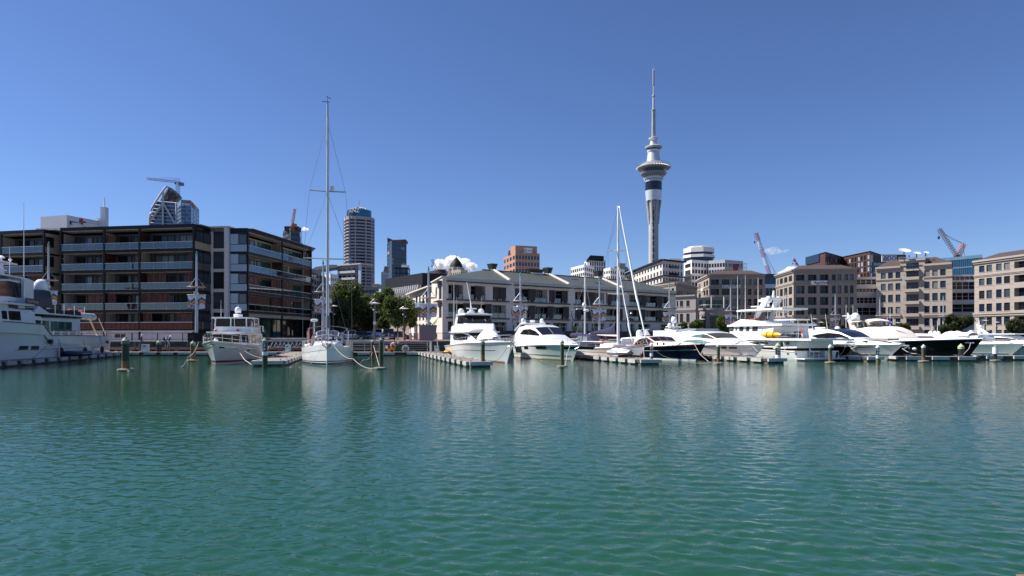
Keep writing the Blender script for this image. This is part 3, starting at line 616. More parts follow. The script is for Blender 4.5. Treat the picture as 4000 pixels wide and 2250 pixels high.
s = MB(); fb.box(s, u0 + .7, u0 + 1.35, z0 + .32, z0 + 1.0, .62, .65); part('emblem', s, M('sign_yellow', (.85, .5, .01), .4), sg)
text('RayWhite.', 1.02, M('sign_ink', (.03, .03, .035)), sg, fb.pt(u0 + 3.3, (z0 + z1) / 2, .63), (R(90), 0, fb.rz), bold=.02)
for i, zz in enumerate((.12,)): text('COMMERCIAL  LEASING  SALES', .2, M('sign_ink', (.03, .03, .035)), sg, fb.pt(u0 + 3.0, z0 + zz + .04, .63), (R(90), 0, fb.rz))
# --- building with the stacked balconies
w8 = lambda zx: 3400 + .4003 * zx
r2 = thing('office_building', 'grey brown office block with a stack of central balconies and satellite dishes on top', 'building', G(3560, 204))
fT = Face(G(3422, 211.6), G(3720, 196)); rows = [(22.5, 20.6), (19.0, 16.9), (15.4, 13.1), (11.5, 9.4), (7.8, 5.4), (4.2, 2.0)]
drs = [(fT.u(w8(350)), fT.u(w8(470)), a, c, .5) for c, a in ((25.0, 23.3), (22.6, 20.75), (19.0, 17.0), (15.25, 13.2), (11.4, 9.35), (7.7, 5.5))]
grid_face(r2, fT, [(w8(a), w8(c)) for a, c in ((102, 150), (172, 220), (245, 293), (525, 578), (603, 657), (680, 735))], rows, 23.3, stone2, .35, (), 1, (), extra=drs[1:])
for i, h in enumerate(drs[1:]): window(r2, fT, *h[:4], .4, bglass, framed, 4, 1, .16)
for z0, z1, d in ((23.2, 24.4, .8), (19.9, 20.5, .3), (8.1, 9.1, .5)):
    for uu0, uu1 in ((0, fT.u(w8(300))), (fT.u(w8(520)), fT.L)):
        b = MB(); fT.box(b, uu0, uu1, z0, (z0 + z1) / 2, 0, d * .55); fT.box(b, uu0, uu1, (z0 + z1) / 2, z1, 0, d); part('cornice', b, stone2, r2)
fT.cols = list(fT.cols) + [(w8(335), w8(488))]
joints(r2, fT, (12.3, 16.2, 17.9, 10.4, 6.6, 21.5), fT.cols)
u0, u1 = fT.u(w8(293)), fT.u(w8(530)); b = MB(); fT.box(b, u0, u1, 23.3, 26.1, -4, .0); fT.box(b, u0 - .3, u1 + .3, 25.7, 26.3, -4.2, .4); part('centre_tower', b, stone2, r2)
window(r2, fT, *drs[0][:4], -.03, bglass, framed, 2, 1, .1)
u0, u1 = fT.u(w8(335)), fT.u(w8(488))
for z in (22.9, 20.65, 16.9, 13.1, 9.25, 5.2):
    b = MB(); fT.box(b, u0, u1, z - (.9 if z < 22 else .35), z, .0, 1.35); bl = part('balcony', b, stone2, r2)
    if z < 22:
        b = MB(); fT.box(b, u0 + .1, u1 - .1, z + .75, z + .82, 1.25, 1.3)
        for i in range(18): u = u0 + .1 + (u1 - u0 - .25) * i / 17; fT.box(b, u, u + .03, z, z + .75, 1.26, 1.29)
        part('rail', b, framed, bl)
shell(r2, [fT], 24.3, stone2); hip(r2, fT, 0, fT.L, 20, 24.2, 3478, 3655, 1010, tiles)
# --- right-most block
r3 = thing('office_building', 'grey brown office block at the right edge with rows of square windows', 'building', G(3900, 178))
fV = Face(G(3806, 186), G(4060, 166.5)); rows = [(22.0, 20.2), (18.4, 16.5), (15.0, 12.75), (11.3, 9.15), (7.5, 5.4), (4.0, 2.0)]
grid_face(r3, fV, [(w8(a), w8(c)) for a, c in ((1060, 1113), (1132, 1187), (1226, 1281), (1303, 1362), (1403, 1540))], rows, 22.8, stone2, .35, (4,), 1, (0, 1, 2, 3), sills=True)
for z0, z1, d in ((22.6, 23.6, .7), (18.9, 19.5, .3), (7.8, 8.9, .5)): cornice(r3, fV, z0, z1, d, stone2, .05)
joints(r3, fV, (12.0, 14.0, 17.4, 10.0, 6.4, 21.0, 16.0), fV.cols)
shell(r3, [fV], 23.5, stone2); hip(r3, fV, 0, fV.L, 22, 23.5, 3905, 4100, 975, tiles)
# --- block with the white letters, two storey wing before it
y6 = lambda zx: 2600 + .3865 * zx
r4 = thing('office_building', 'grey brown office block with white serif letters across its front', 'building', G(2770, 240))
fa, fb = Face(G(2724, 266), G(2770, 240)), Face(G(2770, 240), G(2988, 239)); rows = [(22.95, 21.0), (19.5, 17.3), (15.8, 13.5), (12.2, 10.0), (8.4, 6.2)]
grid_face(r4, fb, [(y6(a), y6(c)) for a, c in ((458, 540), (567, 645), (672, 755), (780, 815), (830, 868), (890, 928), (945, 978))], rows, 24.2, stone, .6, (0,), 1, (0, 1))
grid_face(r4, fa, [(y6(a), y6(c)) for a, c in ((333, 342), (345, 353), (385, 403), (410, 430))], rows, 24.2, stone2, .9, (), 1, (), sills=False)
for f, m in ((fb, stone), (fa, stone2)):
    for z0, z1, d in ((24.0, 24.9, .7), (20.0, 20.6, .3)): cornice(r4, f, z0, z1, d, m, .02)
    joints(r4, f, (16.5, 13.0, 9.4, 18.4), f.cols)
shell(r4, [fa, fb], 24.8, stone); hip(r4, fb, -.5, fb.L, 20, 24.7, 2797, 2934, 1057, tiles)
serif = M('white_letters', (.85, .85, .82), .4)
text('DELEGAT', 1.62, serif, r4, fb.pt((fb.u(2820) + fb.u(2893)) / 2, fb.z(2850, 1120.5), .4), (R(90), 0, fb.rz), .08, bold=.02)
text('DELEGAT', 1.5, serif, r4, fa.pt((fa.u(2739) + fa.u(2754)) / 2, fa.z(2747, 1132), .35), (R(90), 0, fa.rz), .08, bold=.02)
# wing
r5 = thing('low_office', 'two storey grey render wing with a curved bay and roofed terrace', 'building', G(2716, 190))
fa = Face(G(2634, 193), G(2718, 188)); rows = [(12.6, 10.9), (8.8, 6.2)]
grey_r = M('grey_mauve_render', (.30, .275, .262), .8, var=.05, scale=.2, streak=.08)
grid_face(r5, fa, [(2643, 2649), (2656, 2668.5), (2681, 2694)], rows, 13.7, grey_r, .3, nx=2)
for z0, z1, d in ((13.4, 14.2, .5), (9.4, 10.1, .3)): cornice(r5, fa, z0, z1, d, grey_r)
e = fa.pt(fa.L, 0); fr5 = Face(Vector((e.x, e.y)), Vector((e.x + 2.0, e.y + 9))); b = MB(); wall(b, fr5, 0, fr5.L, GZ, 14.2); part('return_wall', b, grey_r, r5)
fc = Face(G(2722, 199), G(2856, 199)); b = MB(); hs = [(fc.u(a), fc.u(c), 10.9, 13.2, .3) for a, c in ((2729, 2745), (2756, 2822), (2833, 2846))]; wall(b, fc, 0, fc.L, GZ, 14.0, hs); part('rear_terrace_wall', b, grey_r, r5)
for h in hs: window(r5, fc, *h[:4], .2, bglass4, framed, max(1, round((h[1] - h[0]) / 1.3)), 1, .09)
cxp = fc.pt((fc.u(2734) + fc.u(2848)) / 2, 0); ra = (fc.u(2848) - fc.u(2734)) / 2; N = 18
arc = lambda r, a0=0., a1=pi: [(cxp.x - r * 1.05 * cos(a0 + (a1 - a0) * i / N), cxp.y - .3 - r * .85 * sin(a0 + (a1 - a0) * i / N)) for i in range(N + 1)]
part('curved_bay', MB().prism(arc(ra), GZ, 10.1), grey_r, r5, 30, fix=True); part('terrace_slab', MB().prism(arc(ra + .3), 10.1, 10.6), grey_r, r5, 30, fix=True)
part('band', MB().prism(arc(ra + .12), 8.7, 9.0), grey_r, r5, 30, fix=True)
part('canopy_slab', MB().prism(arc(ra * .92), 13.9, 14.5), grey_r, r5, 30, fix=True)
for i0, i1 in ((2, 4), (6, 9), (10, 11), (12, 16)):
    a = arc(ra + .04); b = MB()
    for i in range(i0, i1): b.quad((*a[i], 4.6), (*a[i + 1], 4.6), (*a[i + 1], 8.3), (*a[i], 8.3))
    o = part('window', b, bglass, r5); b = MB()
    for i in range(i0, i1 + 1): b.tube([(*arc(ra + .06)[i], 4.6), (*arc(ra + .06)[i], 8.3)], .06, 4)
    b.tube([(*p, 5.9) for p in arc(ra + .06)[i0:i1 + 1]], .05, 4); part('frame', b, framed, o)
b = MB(); b.tube([(*p, 11.6) for p in arc(ra + .1)], .05, 5)
for p in arc(ra + .1)[::2]: b.tube([(*p, 10.6), (*p, 11.6)], .035, 4)
part('terrace_rail', b, galv, r5)
b = MB()
for px in (2779, 2828): b.tube([(X(px, 193), 193, 10.6), (X(px, 193), 193, 13.9)], .16, 10)
part('column', b, whitew, r5, 60)
# --- building behind the hotel's right end
r6 = thing('office_building', 'grey brown office block with hipped roof just above the hotel roof end', 'building', G(2640, 218))
fa, fb = Face(G(2545, 232), G(2640, 218)), Face(G(2640, 218), G(2722, 240))
grid_face(r6, fa, [(z5(a), z5(c)) for a, c in ((980, 1007), (1020, 1043), (1050, 1075), (1097, 1120))], [(18.3, 16.9), (15.4, 13.4), (12, 10)], 19.6, stone, .3)
grid_face(r6, fb, [(z5(a), z5(c)) for a, c in ((1150, 1160), (1168, 1178), (1190, 1200), (1255, 1268), (1280, 1293), (1305, 1318))], [(17.6, 14.4), (12.6, 10)], 19.6, stone, .4)
for f in (fa, fb): cornice(r6, f, 19.2, 20.1, .5, stone); cornice(r6, f, 15.7, 16.2, .25, stone)
shell(r6, [fa, fb], 20, stone); _p, _q = P(2606, 1096, 240), P(2664, 1097, 236); part('roof', MB().add([fa.pt(-.3, 20.1, .4), fa.pt(fa.L, 20.1, .5), fb.pt(fb.L, 20.1, .4), _p, _q], [[0, 1, 4, 3], [1, 2, 4], [2, 0, 3, 4]]), tiles, r6)
# --- white banded buildings in the gaps
def banded(name, label, f, bands, ztop, cols):
    r = thing(name, label, 'building', f.pt(0, GZ)); b = MB(); hs = [(.4, f.L - .4, a, c, .6) for c, a in bands]; wall(b, f, 0, f.L, GZ, ztop, hs); part('wall', b, M('white_facade', (.74, .74, .76), .5, var=.04, streak=.05), r)
    for i, h in enumerate(hs):
        n = cols[i]
        for k in range(n): window(r, f, h[0] + (h[1] - h[0]) * k / n, h[0] + (h[1] - h[0]) * (k + 1) / n, h[2], h[3], .5, bglass3, whitew, 1, 2, .1)
    shell(r, [f], ztop, whitew, 14); return r
k = lambda y, D: EH + (HZ - y) / FPX * D
banded('banded_building', 'white banded modern building between the two grey brown blocks', Face(G(3338, 223), G(3432, 222)), [(k(1090, 222), k(1111, 222)), (k(1127, 222), k(1140, 222)), (k(1162, 222), k(1184, 222)), (k(1201, 222), k(1231, 222))], k(1081, 222), (4, 6, 5, 3))
banded('banded_building', 'white banded modern building with open galleries left of the right edge block', Face(G(3708, 208), G(3815, 206)), [(k(1079, 207), k(1093, 207)), (k(1101, 207), k(1130, 207)), (k(1143, 207), k(1172, 207)), (k(1188, 207), k(1219, 207))], k(1073, 207), (5, 4, 4, 2))
# ================================================================ city behind
def block(name, label, corners, ytop, pitch, cols, wallm, glass, wr=(.62, .55), zvis=0, join=False, top=1.0, dep=20, frame=None, alt=None, palt=.0, seed=1, cat='building', dpt=.25, ztop=None, balc=None):
    """corners: [(px, D)...] left to right; windows in rows of the given pitch, cols per face"""
    rd = random.Random(seed); pts = [G(*c) for c in corners]; r = thing(name, label, cat, (pts[0].x, pts[0].y, GZ)); zt = ztop or Zp(ytop, corners[0][1]); n = int((zt - top - max(zvis, GZ + 3)) / pitch)
    fs = [Face(a, b) for a, b in zip(pts, pts[1:])]; jm = MB()
    for f, nc in zip(fs, cols):
        hs = []
        for i in range(n):
            z1 = zt - top - i * pitch - pitch * (1 - wr[1]) / 2; z0 = z1 - pitch * wr[1]
            for j in range(nc): w = f.L / nc; hs.append((w * (j + .5 - wr[0] / 2), w * (j + .5 + wr[0] / 2), z0, z1))
        b = MB(); wall(b, f, 0, f.L, GZ, zt, hs, dpt); part('wall', b, wallm, r)
        for h in hs:
            if join: a = f.pt(h[0], h[2], -dpt + .02); jm.quad(a, f.pt(h[1], h[2], -dpt + .02), f.pt(h[1], h[3], -dpt + .02), f.pt(h[0], h[3], -dpt + .02))
            else: window(r, f, h[0], h[1], h[2], h[3], dpt - .04, alt if alt and rd.random() < palt else glass, frame, 1, 1, .1, sub=False)
        if balc:
            for i in range(n):
                z = zt - top - (i + 1) * pitch + pitch * .12
                b = MB(); f.box(b, f.L * balc[0], f.L * balc[1], z, z + .18, 0, balc[2]); f.box(b, f.L * balc[0], f.L * balc[1], z + .18, z + 1.1, balc[2] - .06, balc[2]); part('balcony', b, balc[3], r)
    if join and jm.v: part('windows', jm, glass, r)['kind'] = 'stuff'
    a, e = pts[0], pts[-1]; p = a * ((a.y + dep) / a.y); q = e * ((e.y + dep) / e.y); b = MB()
    for s, t in ((e, q), (q, p), (p, a)): b.quad((s.x, s.y, GZ), (t.x, t.y, GZ), (t.x, t.y, zt), (s.x, s.y, zt))
    part('rear_wall', b, wallm, r); tp = [(v.x, v.y, zt - .02) for v in pts] + [(q.x, q.y, zt - .02), (p.x, p.y, zt - .02)]
    part('roof', MB().add(tp, [list(range(len(tp)))]), M('flat_roof_grey', (.25, .25, .25), .8), r); r['zt'] = zt; return r, fs, zt
def prism_px(root, name, pts, D, dep, mat):
    """an outline at distance D with a real depth"""
    return part(name, MB().extr([P(x, y, D) for x, y in pts], (0, dep, 0)), mat, root, fix=True)
def lattice(mb, p, q, w, n, r, up=Vector((0, 1, 0))):
    p, q = Vector(p), Vector(q); d = (q - p).normalized(); s = d.cross(up).normalized(); u = s.cross(d)
    cs = [s * a * w / 2 + u * b_ * w / 2 for a, b_ in ((1, 1), (-1, 1), (-1, -1), (1, -1))]
    for c in cs: mb.tube([p + c, q + c], r, 4)
    for i in range(n):
        a, e = p + (q - p) * i / n, p + (q - p) * (i + 1) / n
        for j in range(4): mb.tube([a + cs[j], e + cs[(j + 1) % 4]], r * .7, 3); mb.tube([a + cs[j], a + cs[(j + 1) % 4]], r * .7, 3)
beigec = M('pinkish_concrete', (.50, .425, .38), .75, var=.05, scale=.1)
greyc = M('tower_concrete', (.46, .455, .45), .85, var=.12, scale=.12, streak=.15)
whitef = M('white_render_far', (.74, .73, .70), .7, var=.05, scale=.1, streak=.06)
whiteg = M('pale_grey_render', (.52, .52, .53), .7, var=.05, scale=.1)
dkglass = M('dark_curtain_wall', (.018, .038, .065), .08, spec=.8, var=.3, scale=.08)
blglass = M('blue_curtain_wall', (.035, .075, .14), .1, spec=.9, var=.3, scale=.05, metal=.3)
navyc = M('navy_cladding', (.018, .02, .026), .6, spec=.2)
# ---------------- observation tower
D0 = 870; cx = X(2553, D0); m1 = D0 / FPX / 1.765; zz = lambda zy: Zp(240 + zy / 1.765, D0)
sk = thing('observation_tower', 'tall concrete observation tower with round pod and needle mast', 'tower', (cx, D0, 20))
def ring(name, prof, mat, n=32, sm=40): return part(name, MB().lathe([(w / 2 * m1, zz(y)) for w, y in prof], n, (cx, D0, 0)), mat, sk, sm)
silver = M('silver_cladding', (.62, .64, .67), .35, metal=.25, var=.06, scale=.15)
ring('shaft', [(76, 1720), (66, 1500), (66, 1100), (70, 1060), (76, 1010), (84, 965)], greyc)
for a in range(8):
    q = a * pi / 4 + .3; b = MB(); c, s_ = cos(q), sin(q)
    b.tube([(cx + c * 33 * m1, D0 + s_ * 33 * m1, zz(1120)), (cx + c * 40 * m1, D0 + s_ * 40 * m1, zz(1030)), (cx + c * 50 * m1, D0 + s_ * 50 * m1, zz(962))], 6 * m1, 6); part('strut', b, greyc, sk)
for y in range(985, 1400, 43):
    b = MB(); a0, a1 = R(-112), R(-98); r_ = 34.5 * m1 if y > 1080 else 38 * m1
    p0 = (cx + r_ * cos(a0), D0 + r_ * sin(a0)); p1 = (cx + r_ * cos(a1), D0 + r_ * sin(a1)); b.obox((*p0, zz(y + 33)), (p1[0] - p0[0], p1[1] - p0[1], 0), (0, .8, 0), (0, 0, zz(y) - zz(y + 33))); part('window', b, bglass3, sk)
ring('drum', [(102, 962), (108, 930), (113, 893)], silver); ring('dark_band', [(113.5, 893), (113.5, 833)], M('dark_glass_band', (.008, .010, .018), .2, spec=.6)); ring('drum', [(112, 833), (110, 818)], silver)
ring('lower_gallery', [(108, 820), (126, 812), (130, 792)], silver); ring('window_band', [(118, 818), (124, 806), (136, 792)], M('pod_glass', (.04, .10, .11), .1, spec=.8))
for a in range(28):
    q = a * pi / 14; b = MB(); b.tube([(cx + cos(q) * 60 * m1, D0 + sin(q) * 60 * m1, zz(820)), (cx + cos(q) * 70 * m1, D0 + sin(q) * 70 * m1, zz(790))], .45, 4); part('mullion', b, white2, sk)
ring('ring_deck', [(136, 792), (162, 786), (178, 777), (180, 772), (160, 766)], M('ring_deck_grey', (.30, .31, .32))); ring('window_band', [(150, 768), (172, 745)], M('pod_glass', (.04, .10, .11), .1))
ring('ring_deck', [(180, 748), (214, 744), (222, 739), (222, 735), (190, 726)], M('ring_deck_grey', (.30, .31, .32), .5)); ring('window_band', [(180, 732), (180, 716)], M('pod_glass', (.04, .10, .11), .1))
ring('pod_roof', [(196, 727), (186, 718), (120, 698), (100, 694)], M('ring_deck_grey', (.30, .31, .32)))
for a in range(36):
    q = a * pi / 18; c, s_ = cos(q), sin(q); b = MB().tube([(cx + c * 90 * m1, D0 + s_ * 90 * m1, zz(722)), (cx + c * 117 * m1, D0 + s_ * 117 * m1, zz(738))], .5, 4); part('rib', b, white2, sk)
b = MB(); [b.tube([(cx + cos(i * pi / 18) * 112 * m1, D0 + sin(i * pi / 18) * 112 * m1, zz(y)) for i in range(37)], .25, 4) for y in (722, 712)]; part('walkway_rail', b, galv, sk)
part('orange_platform', MB().box(cx + 14 * m1, D0 - 60 * m1, zz(714), cx + 28 * m1, D0 - 52 * m1, zz(707)), orange, sk)
ring('upper_cone', [(98, 696), (94, 688), (78, 626)], silver); ring('upper_collar', [(84, 628), (90, 620), (88, 612)], silver); ring('window_band', [(84, 616), (100, 602)], M('pod_glass', (.04, .10, .11), .1)); ring('upper_ring', [(100, 604), (116, 598), (116, 590), (84, 582)], greyc)
ring('mast_cone', [(56, 585), (44, 548)], silver); ring('mast_ring', [(44, 548), (66, 538), (66, 530), (40, 524)], silver)
ring('mast', [(27, 535), (26, 460), (24, 345)], greyc, 16); ring('mast_ring', [(24, 345), (30, 340), (30, 334), (15, 332)], greyc, 16); ring('mast', [(15, 335), (13, 245)], whiteg, 12); ring('mast_ring', [(13, 248), (22, 243), (22, 235), (10, 232)], greyc, 12); ring('mast', [(9, 236), (7, 165)], whiteg, 10); ring('mast_ring', [(7, 166), (16, 162), (16, 155), (5, 153)], greyc, 10)
b = MB(); lattice(b, (cx, D0, zz(160)), (cx, D0, zz(52)), 9 * m1, 12, .22); b.tube([(cx, D0, zz(160)), (cx, D0, zz(33))], .4, 5)
for y in range(350, 520, 14): b.tube([(cx - 15 * m1, D0 - 2, zz(y)), (cx + 15 * m1, D0 - 2, zz(y))], .25, 4)
part('antenna', b, galv, sk)['kind'] = 'stuff'
# ---------------- banded round cornered tower with the blue crown
r, D = thing('bank_tower', 'round cornered beige office tower banded with dark windows under a blue crown', 'tower', G(1403, 770)), 760
def rrect(w, d, rad, n, rot, c):
    o = []
    for k, (sx, sy) in enumerate(((1, 1), (-1, 1), (-1, -1), (1, -1))):
        for i in range(n + 1): a = pi / 2 * (k + i / n); o.append((sx * (w / 2 - rad) + rad * cos(a), sy * (d / 2 - rad) + rad * sin(a)))
    return [(c[0] + x * cos(rot) - y * sin(rot), c[1] + x * sin(rot) + y * cos(rot)) for x, y in o]
cc = (X(1403, 778), 778); pl = rrect(33, 33, 13, 8, R(28), cc); N = len(pl)
zt = Zp(846, 765); part('shaft', MB().prism(pl, GZ, zt), beigec, r, 50, fix=True)
c2 = Vector(cc); vis = [i for i in range(N) if (Vector(pl[i]) - c2).dot(-c2) + 0 > -3 * 33]
def arcpart(i0, i1, z0, z1, off, mat, name='window_band', parent=None):
    b = MB(); pp = []
    for i in range(i0, i1 + 1): p = Vector(pl[i % N]); dr = (p - c2).normalized(); p = p + dr * off; pp.append(p)
    for a, e in zip(pp, pp[1:]): b.quad((a.x, a.y, z0), (e.x, e.y, z0), (e.x, e.y, z1), (a.x, a.y, z1))
    return part(name, b, mat, parent or r)
# perimeter order: corner arcs k=0..3 of 9 points; find the segments that face the camera
segs_ = [(10, 17), (18, 22), (23, 26), (27, 30), (31, 35)]
segs_ = [(9, 12), (12, 15), (15, 17), (17, 18), (18, 21), (21, 24), (24, 26), (26, 27), (27, 30), (30, 33)]
for k in range(24):
    z1 = zt - 3.6 - k * 3.72; z0 = z1 - 2.15
    for a, e in segs_:
        b = MB(); p, q_ = Vector(pl[a % N]), Vector(pl[e % N])
        arcpart(a, e, z0, z1, .12, bglass)
for i in (9, 12, 15, 18, 21, 24, 27, 30, 33): p = Vector(pl[i % N]); d = (p - c2).normalized(); part('pier', MB().obox((p.x - .6, p.y - .6, GZ + 50), (1.2, 0, 0), (0, 1.2, 0), (0, 0, zt - GZ - 50)), beigec, r)
cr = [(c2.x + (Vector(p).x - c2.x) * .82, c2.y + (Vector(p).y - c2.y) * .82) for p in pl]; crown_h = Zp(817, 765)
part('crown', MB().prism(cr, zt, crown_h), M('crown_navy', (.02, .04, .07), .3), r, 50, fix=True)
pl0 = pl; pl = cr
arcpart(24, 32, zt + .8, crown_h - .3, .25, M('crown_blue', (.0, .17, .30), .35), 'crown_sign'); arcpart(12, 17, zt + .8, crown_h - .3, .25, M('crown_navy', (.02, .04, .07), .3), 'crown_sign')
pa, pb = Vector(pl[14]), Vector(pl[18]); mid = (pa + pb) / 2; dr = Vector((mid.x - c2.x, mid.y - c2.y)).normalized()
pxl = lambda px, D_: Vector((X(px, D_), D_))
text('ANZ', 6.4, serif, r, (X(1383, 752), 752, (zt + crown_h) / 2), (R(90), 0, R(-14)), .2, bold=.12)
part('emblem', MB().lathe([(2.0, 0), (2.0, .6)], 14, (0, 0, 0)), M('crown_bright_blue', (.0, .30, .60), .35), r)
em = r.children[-1]; em.location = Vector((X(1404, 751), 751, (zt + crown_h) / 2 + 1)) - OFF[r]; em.rotation_euler = (R(90), 0, 0); em.data.transform(Matrix.Translation(OFF[r]))
dm = MB()
for i in range(12):
    a = i * pi / 6; dm.tube([(c2.x + 10.5 * cos(t * pi / 2) * cos(a + t * .5), c2.y + 10.5 * cos(t * pi / 2) * sin(a + t * .5), crown_h + 4.2 * sin(t * pi / 2)) for t in (0, .25, .5, .75, 1)], .45, 4); dm.tube([(c2.x + 10.5 * cos(t * pi / 2) * cos(a - t * .5), c2.y + 10.5 * cos(t * pi / 2) * sin(a - t * .5), crown_h + 4.2 * sin(t * pi / 2)) for t in (0, .25, .5, .75, 1)], .45, 4)
part('dome_lattice', dm, whiteg, r); part('mast', MB().tube([(c2.x, c2.y, crown_h + 5), (c2.x, c2.y, Zp(783, 778))], .35, 5), whiteg, r)
# ---------------- slim apartment tower and its neighbours
r, fs, zt = block('apartment_tower', 'slim dark glass apartment tower with a red sloping crown', [(1512, 705), (1530, 690), (1588, 700)], 943, 4.1, (2, 8), M('steel_grey_cladding', (.06, .085, .115), .4), dkglass, (.82, .7), 30, alt=M('pale_blind_glass', (.30, .36, .38), .2), palt=.10, seed=4, ztop=Zp(943, 695))
redc = M('dark_red_crown', (.20, .05, .045), .6); prism_px(r, 'crown', [(1513, 945), (1513, 928), (1536, 937), (1584, 935), (1586, 946)], 698, 14, redc)
b = MB(); fs[1].box(b, fs[1].L * .3, fs[1].L * .9, Zp(1014, 695), Zp(1011, 695), 0, .3); part('red_stripe', b, redc, r)
block('office_tower', 'small black and blue glass office block below the slim tower', [(1540, 560), (1594, 560), (1602, 575)], 1044, 4.0, (9, 1), navyc, M('navy_curtain', (.008, .012, .03), .1), (.88, .8), 20, alt=blglass, palt=.5, seed=3)
block('office_block', 'narrow white windowless office block beside the slim tower', [(1489, 600), (1512, 600)], 1062, 4, (1,), whiteg, dkglass, (.1, .05), 40, join=True)
prism_px(thing('plant_room', 'dark plant room on the narrow white block', 'plant room', P(1500, 1062, 606)), 'wall', [(1497, 1062), (1502, 1040), (1512, 1040), (1512, 1062)], 606, 8, M('mid_grey', (.16, .16, .17)))
prism_px(thing('plant_room', 'white plant room behind the black and blue block', 'plant room', P(1580, 1044, 566)), 'wall', [(1568, 1046), (1568, 1034), (1594, 1035), (1594, 1046)], 570, 8, whitef)
# ---------------- apartment slab with white balconies behind the trees
r, fs, zt = block('apartment_block', 'grey apartment slab with rows of white balconies behind the tall tree', [(1318, 330), (1413, 322)], 1040, 3.3, (5,), M('slate_render', (.17, .18, .20), .7), bglass3, (.7, .62), 8, balc=(.08, .80, 1.3, whiteg))
b = MB(); fs[0].box(b, fs[0].L * .9, fs[0].L, GZ, zt, 0, .7); part('stair_shaft', b, M('pale_blue_panel', (.42, .50, .60), .3), r)
b = MB(); fs[0].box(b, -8, fs[0].L + .6, zt, zt + .5, -8, 1.6); part('roof_slab', b, whiteg, r)
r, fs, zt = block('apartment_block', 'curved white apartment block with small balconies beside the sailboat mast', [(1254, 322), (1290, 310), (1322, 316)], 1078, 3.1, (4, 4), whitef, bglass3, (.5, .45), 8)
block('apartment_block', 'dark apartment block wedged against the black apartment building', [(1217, 300), (1256, 318)], 1048, 3.2, (4,), M('slate_render', (.17, .18, .20)), bglass3, (.7, .6), 8)
prism_px(thing('rooftop_canopy', 'grey curved roof canopy over the apartment slabs', 'roof', P(1290, 1036, 330)), 'roof', [(1222, 1050), (1232, 1043), (1285, 1034), (1330, 1034), (1330, 1041), (1222, 1056)], 328, 12, M('zinc_grey', (.30, .31, .33), .5))
block('office_block', 'grey striped office block right of the banded tower base', [(1415, 420), (1480, 420)], 1122, 3.5, (5,), M('mid_grey_render', (.22, .21, .21)), bglass3, (.85, .5), 6)
prism_px(thing('rooftop_structure', 'tan rooftop box above the grey striped block', 'roof structure', P(1465, 1110, 440)), 'wall', [(1454, 1124), (1454, 1109), (1480, 1109), (1484, 1124)], 440, 10, M('tan_render', (.30, .26, .21)))
# dark roof with zigzag concrete parapet
r, fs, zt = block('theatre_building', 'low building with black roof and zigzag concrete parapet behind the trees', [(1500, 300), (1645, 270)], 1134, 4, (1,), M('grey_brown_concrete', (.30, .26, .235), .8), bglass3, (.2, .1), 12, join=True)
b = MB(); f = fs[0]; f.box(b, 0, f.L, zt + .3, zt + 5.2, -12, -.6); part('black_roof', b, navyc, r)
for i in range(18): u = f.L * (i + .2) / 18; b = MB().extr([f.pt(u, zt + .3, 0), f.pt(u + .35, zt - 3.6, 1.0), f.pt(u + .6, zt + .3, 0)], Vector((f.n.x, f.n.y, 0)) * .9); b.obox(f.pt(u, zt - 2.2, .2), f.pt(u + .5, zt, 0) - f.pt(u, zt, 0), Vector((f.n.x, f.n.y, 0)) * .9, (0, 0, 2.4)); part('parapet_fin', b, whiteg, r)
# maroon glass block with crane, domed tower, cloud
r, fs, zt = block('office_block', 'maroon glass office block with stepped top left of the cream hotel', [(1668, 330), (1712, 318), (1741, 326)], 1062, 3.6, (5, 3), M('maroon_cladding', (.07, .035, .04), .4), M('maroon_glass', (.035, .025, .035), .1), (.85, .7), 14)
prism_px(r, 'upper_block', [(1700, 1066), (1712, 1051), (1741, 1053), (1741, 1066)], 322, 12, M('maroon_cladding', (.07, .035, .04)))
r, fs, zt = block('domed_tower', 'pale stone tower with dark pointed dome and spire above the hotel roof', [(1760, 430), (1800, 424), (1827, 430)], 1056, 3.4, (5, 4), M('pale_stone', (.44, .39, .33), .8), bglass3, (.4, .55), 30, dep=16)
dc = G(1782, 436); zb = Zp(1060, 430); part('upper_storey', MB().lathe([(4.4, zb - 4), (4.4, zb + 3), (4.2, zb + 3.4)], 10, (dc.x, dc.y, 0)), M('pale_stone', (.44, .39, .33)), r)
part('dome', MB().lathe([(4.4, zb + 3.2), (4.0, zb + 4.8), (3.1, zb + 6.6), (1.7, zb + 8.3), (.5, zb + 9.6), (.05, zb + 10.4)], 12, (dc.x, dc.y, 0)), navyc, r, 30); part('spire', MB().tube([(dc.x, dc.y, zb + 9), (dc.x, dc.y, Zp(992, 436))], .3, 5, .1), navyc, r)
for a in range(10): q = a * pi / 5; part('turret', MB().lathe([(.5, zb - 3), (.5, zb + 2.2), (.05, zb + 3.2)], 6, (dc.x + 4.9 * cos(q), dc.y + 4.9 * sin(q), 0)), M('pale_stone', (.44, .39, .33)), r)
